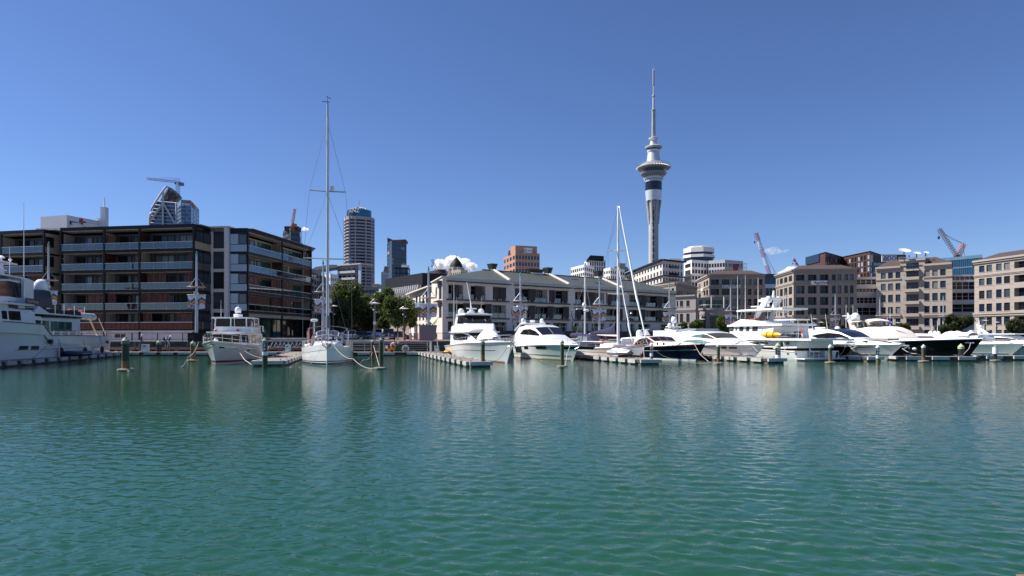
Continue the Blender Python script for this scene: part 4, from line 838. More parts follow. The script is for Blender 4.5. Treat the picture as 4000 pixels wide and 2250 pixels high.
# ---------------- orange-brown office block with the white sign
tera = M('terracotta_cladding', (.44, .235, .155), .7, var=.06, scale=.15)
zt_ = Zp(986, 505); r, fs, zt = block('office_block', 'terracotta office block with blue windows and a white sign on its top', [(1967, 540), (2013, 505), (2108, 512)], 986, 5.2, (4, 8), tera, bglass2, (.66, .55), 30, ztop=zt_, dep=24)
f = fs[1]; b = MB(); f.box(b, 1.2, f.L - 1, zt - .02, Zp(961, 512), -14, -3); part('upper_block', b, tera, r)
sgn = MB(); f.box(sgn, f.u(2051), f.u(2084), Zp(984, 505), Zp(964, 505), -2.9, -2.6); so = part('sign_board', sgn, M('sign_white', (.80, .80, .82)), r)
text('Chorus', 1.35, M('sign_ink', (.03, .03, .035)), so, f.pt(f.u(2073.5), Zp(974, 505), -2.55), (R(90), 0, f.rz), .03, bold=.03)
em = MB(); ctr = f.pt(f.u(2057.5), Zp(973.5, 505), -2.55)
for rr, a0, a1 in ((1.1, .6, 5.7), (.72, .6, 5.7)): em.tube([ctr + Vector((f.t.x, f.t.y, 0)) * rr * cos(a0 + (a1 - a0) * i / 14) + Vector((0, 0, rr * sin(a0 + (a1 - a0) * i / 14))) for i in range(15)], .13, 4)
part('emblem', em, M('sign_grey', (.12, .14, .17)), so)
aw = MB(); f0 = fs[0]; aw.add([f0.pt(f0.L * .5 + 4.0 * cos(a * pi / 10), zt + 4.6 * sin(a * pi / 10) - .3, .05) for a in range(11)], [list(range(11))]); part('arched_window', aw, bglass2, r)
b = MB(); b.extr([f0.pt(f0.L * .5 + 4.7 * cos(a * pi / 10), zt + 5.3 * sin(a * pi / 10) - .3, 0) for a in range(11)], Vector((f0.n.x, f0.n.y, 0)) * -10); part('barrel_roof', b, tera, r, fix=True)
# ---------------- white apartments right of it
block('apartment_block', 'white apartment block with grid of balconies under the black topped tower', [(2230, 420), (2282, 400), (2322, 415)], 1046, 3.2, (7, 5), whitef, bglass3, (.7, .6), 30, seed=5)
r, fs, zt = block('apartment_tower', 'white and black striped apartment tower with a black sloping top', [(2283, 470), (2302, 455), (2366, 462)], 1013, 3.4, (2, 7), whitef, bglass3, (.5, .8), 30, ztop=Zp(1013, 455))
prism_px(r, 'black_top', [(2295, 1016), (2306, 997), (2359, 1000), (2359, 1017)], 454, 16, navyc)
block('apartment_block', 'white apartment block half hidden behind the second mast', [(2358, 380), (2384, 372), (2440, 384)], 1050, 3.1, (3, 7), whitef, bglass3, (.6, .55), 26)
prism_px(thing('rooftop_structure', 'grey round rooftop with a glass box behind the white blocks', 'roof structure', P(2425, 1040, 400)), 'wall', [(2398, 1052), (2402, 1042), (2418, 1040), (2418, 1028), (2443, 1029), (2443, 1041), (2452, 1044), (2458, 1056)], 400, 14, M('mid_grey_render', (.22, .21, .21)))
block('office_block', 'low grey concrete block just above the hotel roof ridge', [(2392, 300), (2454, 296), (2475, 305)], 1092, 3.4, (1, 1), M('grey_brown_concrete', (.30, .26, .235)), bglass3, (.1, .1), 20, join=True)
r, fs, zt = block('apartment_block', 'long cream apartment block with dark projecting eaves below the observation tower', [(2438, 420), (2588, 335), (2668, 345)], 1015, 3.65, (14, 7), M('cream_render_far', (.62, .58, .53), .7, var=.04), bglass3, (.5, .6), 26, top=1.0, ztop=Zp(1017, 338), frame=whitef)
b = MB(); [f.box(b, -1, f.L + 1, zt - .5, zt + .2, 0, 1.6) for f in fs]; part('eaves', b, navyc, r); b = MB(); [f.box(b, -.3, f.L + .3, zt - 8.4, zt - 7.9, 0, .9) for f in fs]; part('string_course', b, navyc, r)
for k in range(4): b = MB(); z = zt - 3.6 - k * 3.65; fs[1].box(b, fs[1].L * .3, fs[1].L * .7, z - .3, z + .8, .02, 1.2); part('balcony', b, bglass3, r)
prism_px(r, 'roof_box', [(2612, 1018), (2612, 1012), (2622, 1010), (2660, 1010), (2662, 1018)], 352, 8, whitef)
r, fs, zt = block('hotel_tower', 'white hotel block with rounded top and a tall blank gable', [(2672, 372), (2702, 360), (2772, 366)], 1016, 3.55, (1, 6), whitef, bglass3, (.72, .6), 24, ztop=Zp(1016, 362), dep=22)
pc = G(2730, 384); b = MB(); k0 = Zp(1016, 370)
part('round_storey', MB().lathe([(8.9, k0 - 1), (8.9, k0 + 2.6)], 8, (pc.x, pc.y, 0)), bglass, r, 40); part('round_cap', MB().lathe([(9.3, k0 + 2.6), (9.3, k0 + 4.2), (8.6, k0 + 4.3), (8.6, k0 + 4.31)], 8, (pc.x, pc.y, 0)), whitef, r, 40)
part('round_storey', MB().lathe([(8.5, k0 + 4.3), (8.5, k0 + 5.6)], 8, (pc.x, pc.y, 0)), bglass3, r, 40); part('round_cap', MB().lathe([(9.0, k0 + 5.6), (9.0, k0 + 8.2), (6.6, k0 + 8.3), (6.6, k0 + 9.2), (6.2, k0 + 9.3)], 8, (pc.x, pc.y, 0)), whitef, r, 40)
block('apartment_block', 'white apartment block wrapped partly in scaffolding right of the rounded hotel', [(2768, 350), (2832, 345), (2903, 352)], 1014, 3.4, (6, 6), whiteg, bglass3, (.75, .6), 22, ztop=Zp(1016, 347))
sc = thing('scaffolding', 'grey scaffolding with red netting at the end of the white apartment block', 'scaffold', G(2870, 340)); b = MB()
for i in range(9):
    x = X(2836 + i * 10, 340); [b.tube([(x, y, GZ + 20), (x, y, Zp(1026, 340))], .09, 4) for y in (340, 342)]
for j in range(8): z = Zp(1030, 340) - j * 2.1; b.tube([(X(2834, 340), 340, z), (X(2918, 340), 340, z)], .09, 4)
part('tubes', b, M('scaffold_steel', (.22, .2, .19)), sc); part('red_netting', MB().box(X(2862, 340), 339.6, Zp(1056, 340), X(2882, 340), 339.7, Zp(1031, 340)), M('red_net', (.22, .04, .06)), sc)
# ---------------- dark red apartments, blue glass office, signs
mar = M('dark_red_brick_cladding', (.078, .033, .028), .6, var=.12, scale=.2)
zt_ = Zp(987, 330); r, fs, zt = block('apartment_block', 'dark red brick apartment block with a folded front above the tiled roofs', [(3150, 352), (3224, 330), (3290, 350), (3398, 326), (3438, 340)], 987, 3.0, (0, 7, 9, 3), mar, bglass3, (.6, .75), 26, ztop=zt_, alt=bglass_pale, palt=.18, seed=9, dep=16)
b = MB(); fs[0].box(b, -.3, fs[0].L * .72, zt - 3.9, zt + .3, -6, .4); part('corner_glazing', b, bglass, r)
b = MB(); [f.box(b, -.2, f.L + .2, zt, zt + .35, -.3, .3) for f in fs]; part('parapet', b, navyc, r)
blf = M('pale_mullion', (.12, .22, .32), .4, metal=.4)
block('glass_office', 'blue glass office block rising behind the balcony block, right part', [(3640, 262), (3838, 246)], 997, 3.3, (24,), blf, bglass2, (.9, .86), 12, alt=bglass4, palt=.12, seed=2, ztop=Zp(997, 249))
block('glass_office', 'blue glass office block below the red lettered sign board', [(3412, 270), (3520, 266)], 1026, 3.3, (14,), blf, bglass2, (.9, .86), 12, alt=bglass4, palt=.12, seed=6)
block('glass_office', 'small blue glass box between the two grey brown blocks', [(2980, 300), (3040, 300)], 1070, 4.2, (9,), M('dark_mullion', (.02, .045, .06)), bglass2, (.92, .9), 12)
block('office_block', 'white strip of gallery building seen between the two grey brown blocks', [(2978, 285), (3046, 285)], 1110, 4.5, (5,), whitef, bglass3, (.9, .7), 4)
r = thing('rooftop_plant', 'dark slatted rooftop plant screen behind a lettered sign', 'roof plant', P(3470, 1020, 262))
for i in range(9): part('slat', MB().box(X(3410, 262), 262, Zp(1023 - i * 3, 262), X(3540, 262), 262.3, Zp(1021 - i * 3, 262)), M('dark_slat', (.10, .095, .09)), r)
part('screen', MB().box(X(3410, 262), 262.35, Zp(1024, 262), X(3540, 262), 264, Zp(994, 262)), M('dark_screen', (.05, .05, .052)), r)
r = thing('sign', 'white rooftop sign board with blue letters and red underline', 'sign', P(3474, 1022, 259)); part('board', MB().box(X(3445, 259), 259, Zp(1022.5, 259), X(3502, 259), 259.3, Zp(998, 259)), M('sign_white', (.80, .80, .82)), r)
text('BDO', 2.3, M('sign_blue', (.03, .05, .20)), r, (X(3477, 258.95), 258.95, Zp(1009.5, 259)), (R(90), 0, 0), .02, bold=.03)
rm = M('sign_red', (.62, .04, .05)); part('red_line', MB().box(X(3452, 258.9), 258.9, Zp(1019.5, 259), X(3496, 258.9), 258.98, Zp(1018, 259)).box(X(3450, 258.9), 258.9, Zp(1019.5, 259), X(3451.6, 258.9), 258.98, Zp(1007, 259)), rm, r)
# satellite dishes
def dish(px, py, D, rad, label, tilt=.35, mat=white2):
    r = thing('satellite_dish', label, 'satellite dish', P(px, py + rad * 1.5 * FPX / D, D), world=False); h = rad * 1.5; n = 20; b = MB()
    b.lathe([(.02, .0), (rad * .5, rad * .07), (rad, rad * .26), (rad * 1.01, rad * .30), (rad * .97, rad * .28), (rad * .5, rad * .1), (.02, .04)], n); rot = Matrix.Rotation(tilt + .1, 4, 'X') @ Matrix.Rotation(0, 4, 'Z')
    b.v = [tuple(rot @ Vector(v) + Vector((0, 0, h))) for v in b.v]; part('reflector', b, mat, r, 40); part('stand', MB().tube([(0, .2, 0), (0, .1, h)], .12, 6).tube([(-.6, .2, -.0), (0, .1, h * .7)], .05, 4).tube([(.6, .2, 0), (0, .1, h * .7)], .05, 4), darksteel, r)
dish(3532, 983, 205, 1.75, 'largest white satellite dish on the dark roof stand'); dish(3581, 991, 205, 1.05, 'middle white satellite dish on the tiled roof'); dish(3617, 988, 205, .75, 'smallest white satellite dish at the right of the three'); dish(3552, 1000, 206, .32, 'tiny dark dish between the white dishes', mat=darksteel)
r = thing('roof_railing', 'white rail frames around the rooftop dishes', 'railing', P(3580, 1016, 204)); b = MB()
for i in range(14): b.tube([P(3512 + i * 10, 1018, 203), P(3512 + i * 10, 1005, 203)], .05, 4)
[b.tube([P(3510, y, 203), P(3645, y, 203)], .05, 4) for y in (1005, 1011)]; part('rail', b, whiteg, r)
# ---------------- left skyline
wf = M('white_stone', (.66, .655, .66), .6, var=.04, scale=.1)
r = thing('office_tower', 'white stepped office tower top with a mast above the dark apartments', 'tower', P(320, 900, 480)); D = 480
f1 = Face(G(262, 470), G(412, 500)); zb = Zp(915, 470)
b = MB(); f1.box(b, -.2, f1.L, zb - 30, Zp(840, 470), -25, 0); part('wall', b, wf, r)
for i, (w, y) in enumerate(((6.6, 888), (6.3, 876), (4.8, 866), (3.6, 850), (3.0, 842))): part('stepped_corner', MB().prism([(f1.a.x + w * cos(a), f1.a.y + 7 + w * .9 * sin(a)) for a in [k * pi / 4 + .3 for k in range(8)]], Zp(y + 12, 470), Zp(y, 470)), wf, r, fix=True)
b = MB(); mp_ = G(408, 496)
part('mast_base', MB().box(mp_.x - 1.9, mp_.y - 2, Zp(900, 496), mp_.x + 1.9, mp_.y + 2, Zp(810, 496)), wf, r); part('mast', MB().tube([(mp_.x, mp_.y, Zp(812, 496)), (mp_.x, mp_.y, Zp(772, 496))], .6, 6, .3), wf, r); part('shoulder', MB().box(mp_.x - 5, mp_.y - 1.8, Zp(900, 496), mp_.x - 1.9, mp_.y + 1.8, Zp(854, 496)), wf, r)
text('pwc', 6.4, M('sign_ink_red', (.05, .02, .03)), r, f1.pt(f1.u(297), Zp(873, 477), .5), (R(90), 0, f1.rz), .3, bold=.08)
for a, c, y0, y1, m in ((309, 322, 868, 856, 'sign_brown_red'), (318, 334, 869, 862, 'sign_brown_red'), (314, 322, 860, 853, 'sign_red')): b = MB(); f1.box(b, f1.u(a), f1.u(c), f1.z(a, y0), f1.z(a, y1), .05, .6 if m == 'sign_red' else .4); part('emblem', b, M(m, (.32, .05, .04)), r)
b = MB(); [f1.box(b, 6, f1.L - 1, z, z + .25, .0, .2) for z in (Zp(852, 478), Zp(862, 478), Zp(882, 478))]; part('groove', b, M('groove_grey', (.36, .36, .37)), r)
block('office_block', 'white flat roof edge behind the left balcony wing', [(140, 300), (262, 300)], 892, 4, (1,), wf, bglass3, (.1, .1), 60, join=True)
# curved sail topped tower
D = 800; p2 = lambda x, y: P(560 + x * .1518, 680 + y * .1518, D)
r = thing('glass_tower', 'blue glass tower with white bracing and a curved sail top', 'tower', P(640, 1000, D))
out = [(130, 1480), (135, 1150), (165, 1010), (230, 820), (330, 660), (430, 500), (520, 380), (580, 305), (640, 330), (720, 372), (800, 440), (860, 505), (905, 565), (895, 610), (850, 690), (845, 1480)]
prt = MB().extr([p2(x, y) + Vector((0, 2.5, 0)) for x, y in [(148, 1600), (150, 1150), (180, 1010), (243, 822), (332, 682), (835, 735), (845, 1600)]], (0, 30, 0)); part('glass_wall', prt, blglass, r, fix=True)
part('sail_screen', MB().extr([p2(x, y) + Vector((0, 6, 0)) for x, y in [(340, 700), (440, 520), (580, 320), (720, 385), (850, 500), (905, 575), (850, 690), (838, 735)]], (0, 3, 0)), M('sail_grey', (.21, .215, .215), .6, var=.3, scale=.3), r, fix=True)
b = MB(); b.tube([p2(x, y) for x, y in [(150, 1480), (152, 1150), (180, 1010), (245, 820), (345, 660), (445, 505), (530, 388), (585, 318)]], 1.2, 6); part('curved_rib', b, whiteg, r, 40)
b = MB(); b.tube([p2(x, y) + Vector((0, 1, 0)) for x, y in [(585, 312), (640, 335), (720, 378), (800, 445), (860, 510), (908, 570)]], .9, 6); part('sail_edge', b, M('mid_grey', (.16, .16, .17)), r, 40)
for a, e in (((505, 440), (505, 1480)), ((505, 740), (165, 1230)), ((515, 745), (815, 1265)), ((848, 740), (848, 1480))): part('brace', MB().tube([p2(*a), p2(*e)], 1.1, 6), whiteg, r, 40)
for x0, y0, x1, y1 in ((330, 690, 845, 735), (280, 785, 845, 825), (240, 880, 845, 920), (205, 965, 845, 1010), (185, 1060, 845, 1105), (165, 1155, 845, 1195), (160, 1245, 845, 1285)): part('floor_band', MB().tube([p2(x0, y0) + Vector((0, 2, 0)), p2(x1, y1) + Vector((0, 2, 0))], .6, 4), whiteg, r)
b = MB()
for x0, y0, x1, y1 in ((440, 640, 590, 380), (540, 690, 690, 400), (600, 690, 740, 430), (700, 690, 850, 520), (450, 660, 880, 560), (590, 340, 600, 690), (745, 420, 750, 690)): b.tube([p2(x0, y0) + Vector((0, 5, 0)), p2(x1, y1) + Vector((0, 5, 0))], .7, 4)
part('sail_frame', b, M('dark_grey_metal', (.07, .07, .075)), r)
r, fs, zt = block('glass_tower', 'blue glass tower with a white lettered sign beside the sail topped tower', [(692, 790), (707, 770), (746, 775), (778, 830)], 780, 4.6, (2, 4, 3), M('steel_blue_cladding', (.16, .24, .34), .4), blglass, (.88, .72), 80, ztop=Zp(783, 775), top=6, alt=M('light_blue_glass', (.12, .2, .3), .1, metal=.3), palt=.3, seed=8)
f = fs[1]; text('pwc', 5.2, serif, r, f.pt(f.L * .50, zt - 4.9, .4), (R(90), 0, f.rz), .2, bold=.1)
b = MB(); f.box(b, f.L * .62, f.L * .86, zt - 3.4, zt - .4, 0, .7); part('emblem', b, M('sign_orange_red', (.55, .09, .03)), r); f2 = fs[2]; b = MB(); f2.box(b, f2.L * .1, f2.L * .4, zt - 5.4, zt - 1.5, 0, .7); part('emblem', b, M('sign_orange_red', (.55, .09, .03)), r)
# unfinished tower with crane
r, fs, zt = block('unfinished_tower', 'dark unfinished tower topped by an orange crane', [(1105, 640), (1135, 620), (1172, 628)], 903, 5, (4, 5), M('dark_netting', (.05, .055, .06), .7), dkglass, (.8, .5), 80, dep=14)
part('upper_core', MB().box(X(1112, 625), 624, zt - 2, X(1165, 625), 634, zt + 2.2), M('dark_netting', (.05, .055, .06)), r); b = MB(); [b.tube([P(x, 960, 618), P(x, y, 618)], .35, 4) for x, y in ((1172, 925), (1176, 905), (1180, 948))]; part('hoist_mast', b, darksteel, r)
# ---------------- cranes
def crane(label, D, mast, jib, colm, w, counter=None, name='tower_crane', tie=None, hook=None, stripes=None, apex=None):
    r = thing(name, label, 'crane', P(*mast[0], D)); b = MB(); lattice(b, P(*mast[0], D), P(*mast[1], D), w, 10, w * .05); part('mast', b, colm, r)
    if stripes:
        n = len(stripes)
        for i, m in enumerate(stripes): p, q_ = P(*jib[0], D), P(*jib[1], D); b = MB(); lattice(b, p + (q_ - p) * i / n, p + (q_ - p) * (i + 1) / n, w * .95, 5, w * .06); part('jib_section', b, m, r)
    else: b = MB(); lattice(b, P(*jib[0], D), P(*jib[1], D), w * .7, 14, w * .05); part('jib', b, colm, r)
    if counter: b = MB(); lattice(b, P(*counter[0], D), P(*counter[1], D), w * .8, 3, w * .05); b.box(*(P(*counter[1], D) - Vector((w * .8, w * .5, w * .8))), *(P(*counter[1], D) + Vector((w * .8, w * .5, w * .3)))); part('counter_jib', b, colm, r)
    b = MB(); [b.tube([P(*p, D) for p in t], w * .045, 3) for t in (tie or [])]
    if tie: part('tie_rope', b, darksteel, r)
    if hook: b = MB().tube([P(*hook[0], D), P(*hook[1], D)], w * .03, 3); b.ball(P(*hook[1], D), w * .3, w * .3, w * .45, 6, 4); part('hook', b, darksteel, r)
    return r
bluegrey = M('crane_blue_grey', (.15, .19, .27), .5); cred = M('crane_red', (.42, .05, .07), .5); cwh = M('crane_white', (.72, .70, .70), .5); corg = M('crane_orange', (.55, .17, .06), .5); cbrn = M('crane_rust', (.24, .12, .085), .6)
crane('grey hammerhead crane with long jib beside the sail topped tower', 810, ((695, 800), (695, 711)), ((697, 711), (573, 697.5)), bluegrey, 3.4, ((697, 713), (708, 717)), tie=[((695, 711), (703, 699), (708, 717)), ((703, 699), (651, 694), (600, 700)), ((703, 699), (651, 706))], hook=((685, 709), (685, 716)))
crane('orange luffing crane on the dark unfinished tower', 622, ((1143, 902), (1143, 878)), ((1143, 874), (1152, 815)), corg, 2.6, ((1144, 876), (1150, 878)), tie=[((1152, 815), (1137, 862), (1148, 878))])
crane('thin blue grey crane boom leaning above the maroon block', 312, ((1722, 1090), (1718, 1075)), ((1720, 1085), (1687, 1013)), bluegrey, 1.3, hook=((1687, 1012), (1688, 1040)))
crane('tall red and white striped luffing crane boom above the offices', 420, ((3006, 1090), (3006, 1068)), ((3005, 1068), (2953, 909)), cred, 1.8, None, 'luffing_crane', [((2953, 909), (3008, 1036), (3028, 1064)), ((2990, 985), (3028, 1064)), ((3028, 1080), (3028, 1060), (3020, 1068))], ((2948, 912), (2948, 946)), [cred, cwh, cred, cwh, cred])
crane('short red and white crane boom peeping behind the tiled roof', 520, ((3118, 1060), (3118, 1045)), ((3117, 1040), (3098, 1008)), cred, 1.5, None, 'luffing_crane', None, ((3097, 1010), (3097, 1030)), [cwh, cred, cwh, cred, cwh])
crane('rusty orange crawler crane with an A frame above the glass office', 280, ((3738, 1010), (3738, 998)), ((3737, 1000), (3668, 893)), cbrn, 1.7, None, 'luffing_crane', [((3668, 893), (3717, 934), (3763, 952)), ((3763, 952), (3768, 1000)), ((3690, 915), (3763, 952))], ((3666, 895), (3667, 928)))
r = SC.objects[-1]; r = [o for o in SC.objects if o.get('label', '').startswith('rusty orange')][0]; b = MB(); lattice(b, P(3744, 1000, 280), P(3764, 949, 280), 1.6, 6, .1); part('gantry', b, corg, r)
# ---------------- small clouds
def cloud(px, py, D, w, h, dens, label, seed):
    rd = random.Random(seed); b = MB(); k = D / FPX; c = P(px, py, D)
    for i in range(int(14)):
        t = rd.uniform(-1, 1); hh = h * (1 - .55 * abs(t)) * rd.uniform(.5, 1); b.ball((c.x + t * w * k * .42, c.y + rd.uniform(-.2, .2) * w * k, c.z + (hh * rd.uniform(-.1, .32) - h * .1) * k), hh * k * rd.uniform(.5, .8), hh * k * .6, hh * k * .48, 12, 8)
    me = mesh_of('cloud', b, [], c)
    m = bpy.data.materials.new('cloud_volume'); m.use_nodes = True; t = m.node_tree; t.nodes.clear(); o = t.nodes.new('ShaderNodeOutputMaterial'); v = t.nodes.new('ShaderNodeVolumePrincipled')
    v.inputs['Color'].default_value = (1, 1, 1, 1); v.inputs['Anisotropy'].default_value = .3; n = t.nodes.new('ShaderNodeTexNoise'); n.inputs['Scale'].default_value = 5 / (h * k); n.inputs['Detail'].default_value = 4; tc = t.nodes.new('ShaderNodeTexCoord')
    mr = t.nodes.new('ShaderNodeMapRange'); mr.inputs[1].default_value = .42; mr.inputs[2].default_value = .62; mr.inputs[3].default_value = 0; mr.inputs[4].default_value = dens / (h * k); t.links.new(tc.outputs['Object'], n.inputs[0]); t.links.new(n.outputs[0], mr.inputs[0]); t.links.new(mr.outputs[0], v.inputs['Density']); t.links.new(v.outputs[0], o.inputs['Volume'])
    me.materials.append(m); o = bpy.data.objects.new('cloud', me); COL.objects.link(o); o.location = c; tag(o, label, 'cloud')
cloud(1772, 1036, 2600, 185, 66, 26, 'small white puffy cloud behind the domed tower', 2)
cloud(1190, 896, 2600, 34, 15, 14, 'tiny white cloud wisp right of the unfinished tower', 5)
cloud(3030, 977, 2600, 110, 38, 1.6, 'faint thin cloud behind the red and white crane', 7)
cloud(3085, 1062, 2600, 80, 44, 20, 'white cloud peeping over the hipped tiled roof', 9)
# ================================================================ pontoons, piles, lamps, trees, people, cars
fend = M('white_fender_block', (.5, .5, .49), .6, var=.15, scale=2, streak=.2)
decky = M('pontoon_deck', (.24, .20, .16), .85, var=.15, scale=1.5)
floatm = M('pontoon_float', (.13, .115, .095), .85, var=.35, scale=1.5, streak=.5)
FB = mesh_of('fender', MB().box(-.74, -.09, 0, .74, .09, .30), fend)
def pontoon(label, a, b, w, step=2.6, ends=True, deck=.45, sides=(1, -1), start=.6):
    a, b = Vector(a), Vector(b); t = (b - a).normalized(); L = (b - a).length; rz = atan2(t.y, t.x)
    r = thing('pontoon', label, 'pontoon', (a.x, a.y, 0), rz, 'floating pontoons of the marina', world=False)
    part('deck', MB().box(0, -w / 2, deck - .10, L, w / 2, deck), decky, r)
    part('edge_beam', MB().box(-.03, -w / 2 - .05, deck - .24, L + .03, -w / 2, deck - .02).box(-.03, w / 2, deck - .24, L + .03, w / 2 + .05, deck - .02), timberd, r)
    n = max(1, int(L / 3.2))
    for i in range(n): part('float', MB().box(L * i / n + .08, -w / 2 + .03, -.5, L * (i + 1) / n - .08, w / 2 - .03, deck - .102), floatm, r)
    x = start
    while x + 1.0 < L:
        for s in sides: inst('fender', FB, r, (x + .85, s * (w / 2 + .14), deck - .30))
        x += step
    if ends: part('end_fender', MB().box(-.22, -w / 2 - .1, deck - .26, -.04, w / 2 + .1, deck + .02), fend, r)
    k = 0; x = 1.2
    while x < L: inst('cleat', CL, r, (x, w / 2 - .25, deck)); inst('cleat', CL, r, (x, -w / 2 + .25, deck)); x += 4.5
    return r
CL = mesh_of('cleat', MB().box(-.05, -.04, 0, .05, .04, .10).box(-.2, -.035, .10, .2, .035, .15), galv)
pontoon('long pontoon beside the big white yacht at the left edge', (-36.3 - 1.0, 38), (-48.2 - 1.15, 84), 2.1, 2.55)
pontoon('pontoon with white fender boards along the left quay below the boardwalk', (-47.8, 81.3), (-25.6, 81.3), 2.2, 2.1, False)
pontoon('short pontoon with white fender boards at the foot of the broad steps', (-22.5, 81.2), (-8.6, 81.2), 2.4, 3.0, False)
pontoon('finger pontoon between the trawler yacht and the bow-on sailboat', G(1045, 52.3), G(1170, 80), 2.2)
pontoon('finger pontoon holding the yellow kayak beside the flybridge cruiser', (-2.4, 50.6), (-10.4, 80), 1.6)
pontoon('finger pontoon in front of the white ketch carrying a covered dinghy', (11.6, 55), (6.5, 76), 1.7, 2.1)
pontoon('finger pontoon below the green flared bow of the white motor yacht', (23.4, 58), (18.6, 76), 1.7, 2.1)
pontoon('finger pontoon right of the expedition yacht stern', (34.3, 62), (31.0, 76), 1.6, 2.1)
pontoon('pontoon in front of the large black hulled yacht', (37.6, 64.4), (44.8, 63.2), 1.5, 2.3)
pontoon('pontoon at the right edge in front of the far right yachts', (46.9, 66.6), (60, 65), 1.6, 2.5)
# ---------------------------------------------------------------- mooring piles
pile_g = M('green_pile', (.036, .05, .034), .7, var=.5, scale=2, stretch=(1, 1, .3)); pile_b = M('weathered_timber_pile', (.20, .13, .06), .85, var=.5, scale=2, stretch=(1, 1, .25), streak=.4); capg = M('green_pile_cap', (.15, .22, .16), .6, var=.15); capw = M('white_pile_cap', (.72, .72, .74), .5); capy = M('pale_green_pile_cap', (.42, .46, .26), .6); bark = M('algae_pile', (.085, .105, .05), .8, var=.6, scale=1.6, stretch=(1, 1, .3), streak=.5)
def pile(px, yt, yb, wpx, mats, label, low=None, sign=None, sleeve=None, ring=True, D=None):
    D = D or 6400. / (yb - HZ); r = wpx / 2 * D / FPX; h = Zp(yt, D); o = thing('mooring_pile', label, 'pile', (X(px, D), D, 0), 0, 'mooring piles', world=False)
    bod, cap = mats; ch = r * 2.1; b = MB().lathe([(r, -2), (r, h - ch - .02)], 14)
    part('post', b, bod, o, 50)
    if low: part('worn_foot', MB().lathe([(r * 1.02, -.3), (r * 1.02, low * (h - ch)), (r * 1.005, low * (h - ch) + .05)], 14), pile_b, o, 50)
    part('cap', MB().lathe([(r * 1.12, h - ch), (r * 1.12, h - ch + r * .95), (r * 1.02, h - ch + r * 1.0), (.02, h)], 14), cap, o, 30)
    if ring: part('collar', MB().lathe([(r + .03, .05), (r + .28, .04), (r + .3, .16), (r + .03, .18)], 16), M('weathered_collar', (.36, .30, .24), .8, var=.3), o, 30)
    if sleeve: part('sleeve', MB().lathe([(r * 1.5, h * sleeve[0]), (r * 1.5, h * sleeve[1])], 14), white2, o, 50)
    if sign:
        z = h - ch - .62; part('number_band', MB().lathe([(r * 1.03, z), (r * 1.03, z + .60)], 14), blackp, o, 50)
        text(sign[0], .27, white2, o, (-.02, -r * 1.03 - .012, z + .44), (R(90), 0, 0), .008, bold=.008); text(sign[1], .27, white2, o, (-.02, -r * 1.03 - .012, z + .15), (R(90), 0, 0), .008, bold=.008)
        part('white_plate', MB().lathe([(r * 1.05, z - .30), (r * 1.05, z - .02)], 14), white2, o, 50)
    return o
pg, pw_, pb_ = (pile_g, capg), (bark, capw), (bark, capg)
pile(490, 1315, 1450, 26, pg, 'thick dark green pile standing alone in the water at the left', .35)
pile(754, 1330, 1412, 19, (pile_b, capg), 'pile under the flared bow of the trawler yacht')
pile(1035, 1319, 1440, 20, pg, 'dark pile with white marks at the end of the finger by the trawler yacht', sign=('L3', '09'), ring=False)
pile(1456, 1326, 1404, 13, (pile_b, capg), 'thin orange brown pile left of the tall green pile', ring=False)
pile(1489, 1318, 1443, 17, pb_, 'tall green pile right of the bow-on sailboat')
pile(1886, 1327, 1434, 15.5, (bark, capg), 'pile at the end of the finger before the flybridge cruiser', .5, ring=False)
pile(2196, 1328, 1437, 14, (bark, capg), 'pile in the water before the second white cruiser bow')
pile(2505, 1350, 1412, 11, (pile_b, capg), 'short brown pile hidden behind the white ketch bow', ring=False, D=62)
pile(2545, 1338, 1421, 12.5, pw_, 'white capped pile with a numbered black band beside the navy boat', sign=('L8', '15'), ring=False)
pile(2806, 1340, 1424, 12.5, pw_, 'white capped green pile in front of the motor yacht with the green flared bow', .3)
pile(3039, 1338, 1420, 19, (blackp, capy), 'thick black pile with pale green cap before the expedition yacht', sign=('L8', '17'), ring=False)
pile(3243, 1345, 1420, 13, pw_, 'white capped pile with orange foot right of the expedition yacht stern', .6)
pile(3429, 1346, 1419, 13, pw_, 'white capped pile with numbered band at the end of the right finger', .2, sign=('L8', '21'), ring=False)
pile(3607, 1345, 1415, 13, pw_, 'white capped bright green pile before the large black hull', .35)
pile(3754, 1342, 1410, 20, (blackp, capy), 'thick black pile with pale green cap by the black hull bow', ring=False)
pile(3888, 1347, 1412, 13, (blackp, capg), 'black pile wearing a white plastic sleeve at the far right', sleeve=(.46, .85))
pile(621, 1327, 1385, 17, (blackp, capg), 'black green capped pile behind the quay pontoon near the walking people', D=81.3, ring=False)
pile(1557, 1331, 1385, 11, (blackp, capg), 'green capped pile behind the green wheelie bin', D=82.7, ring=False)
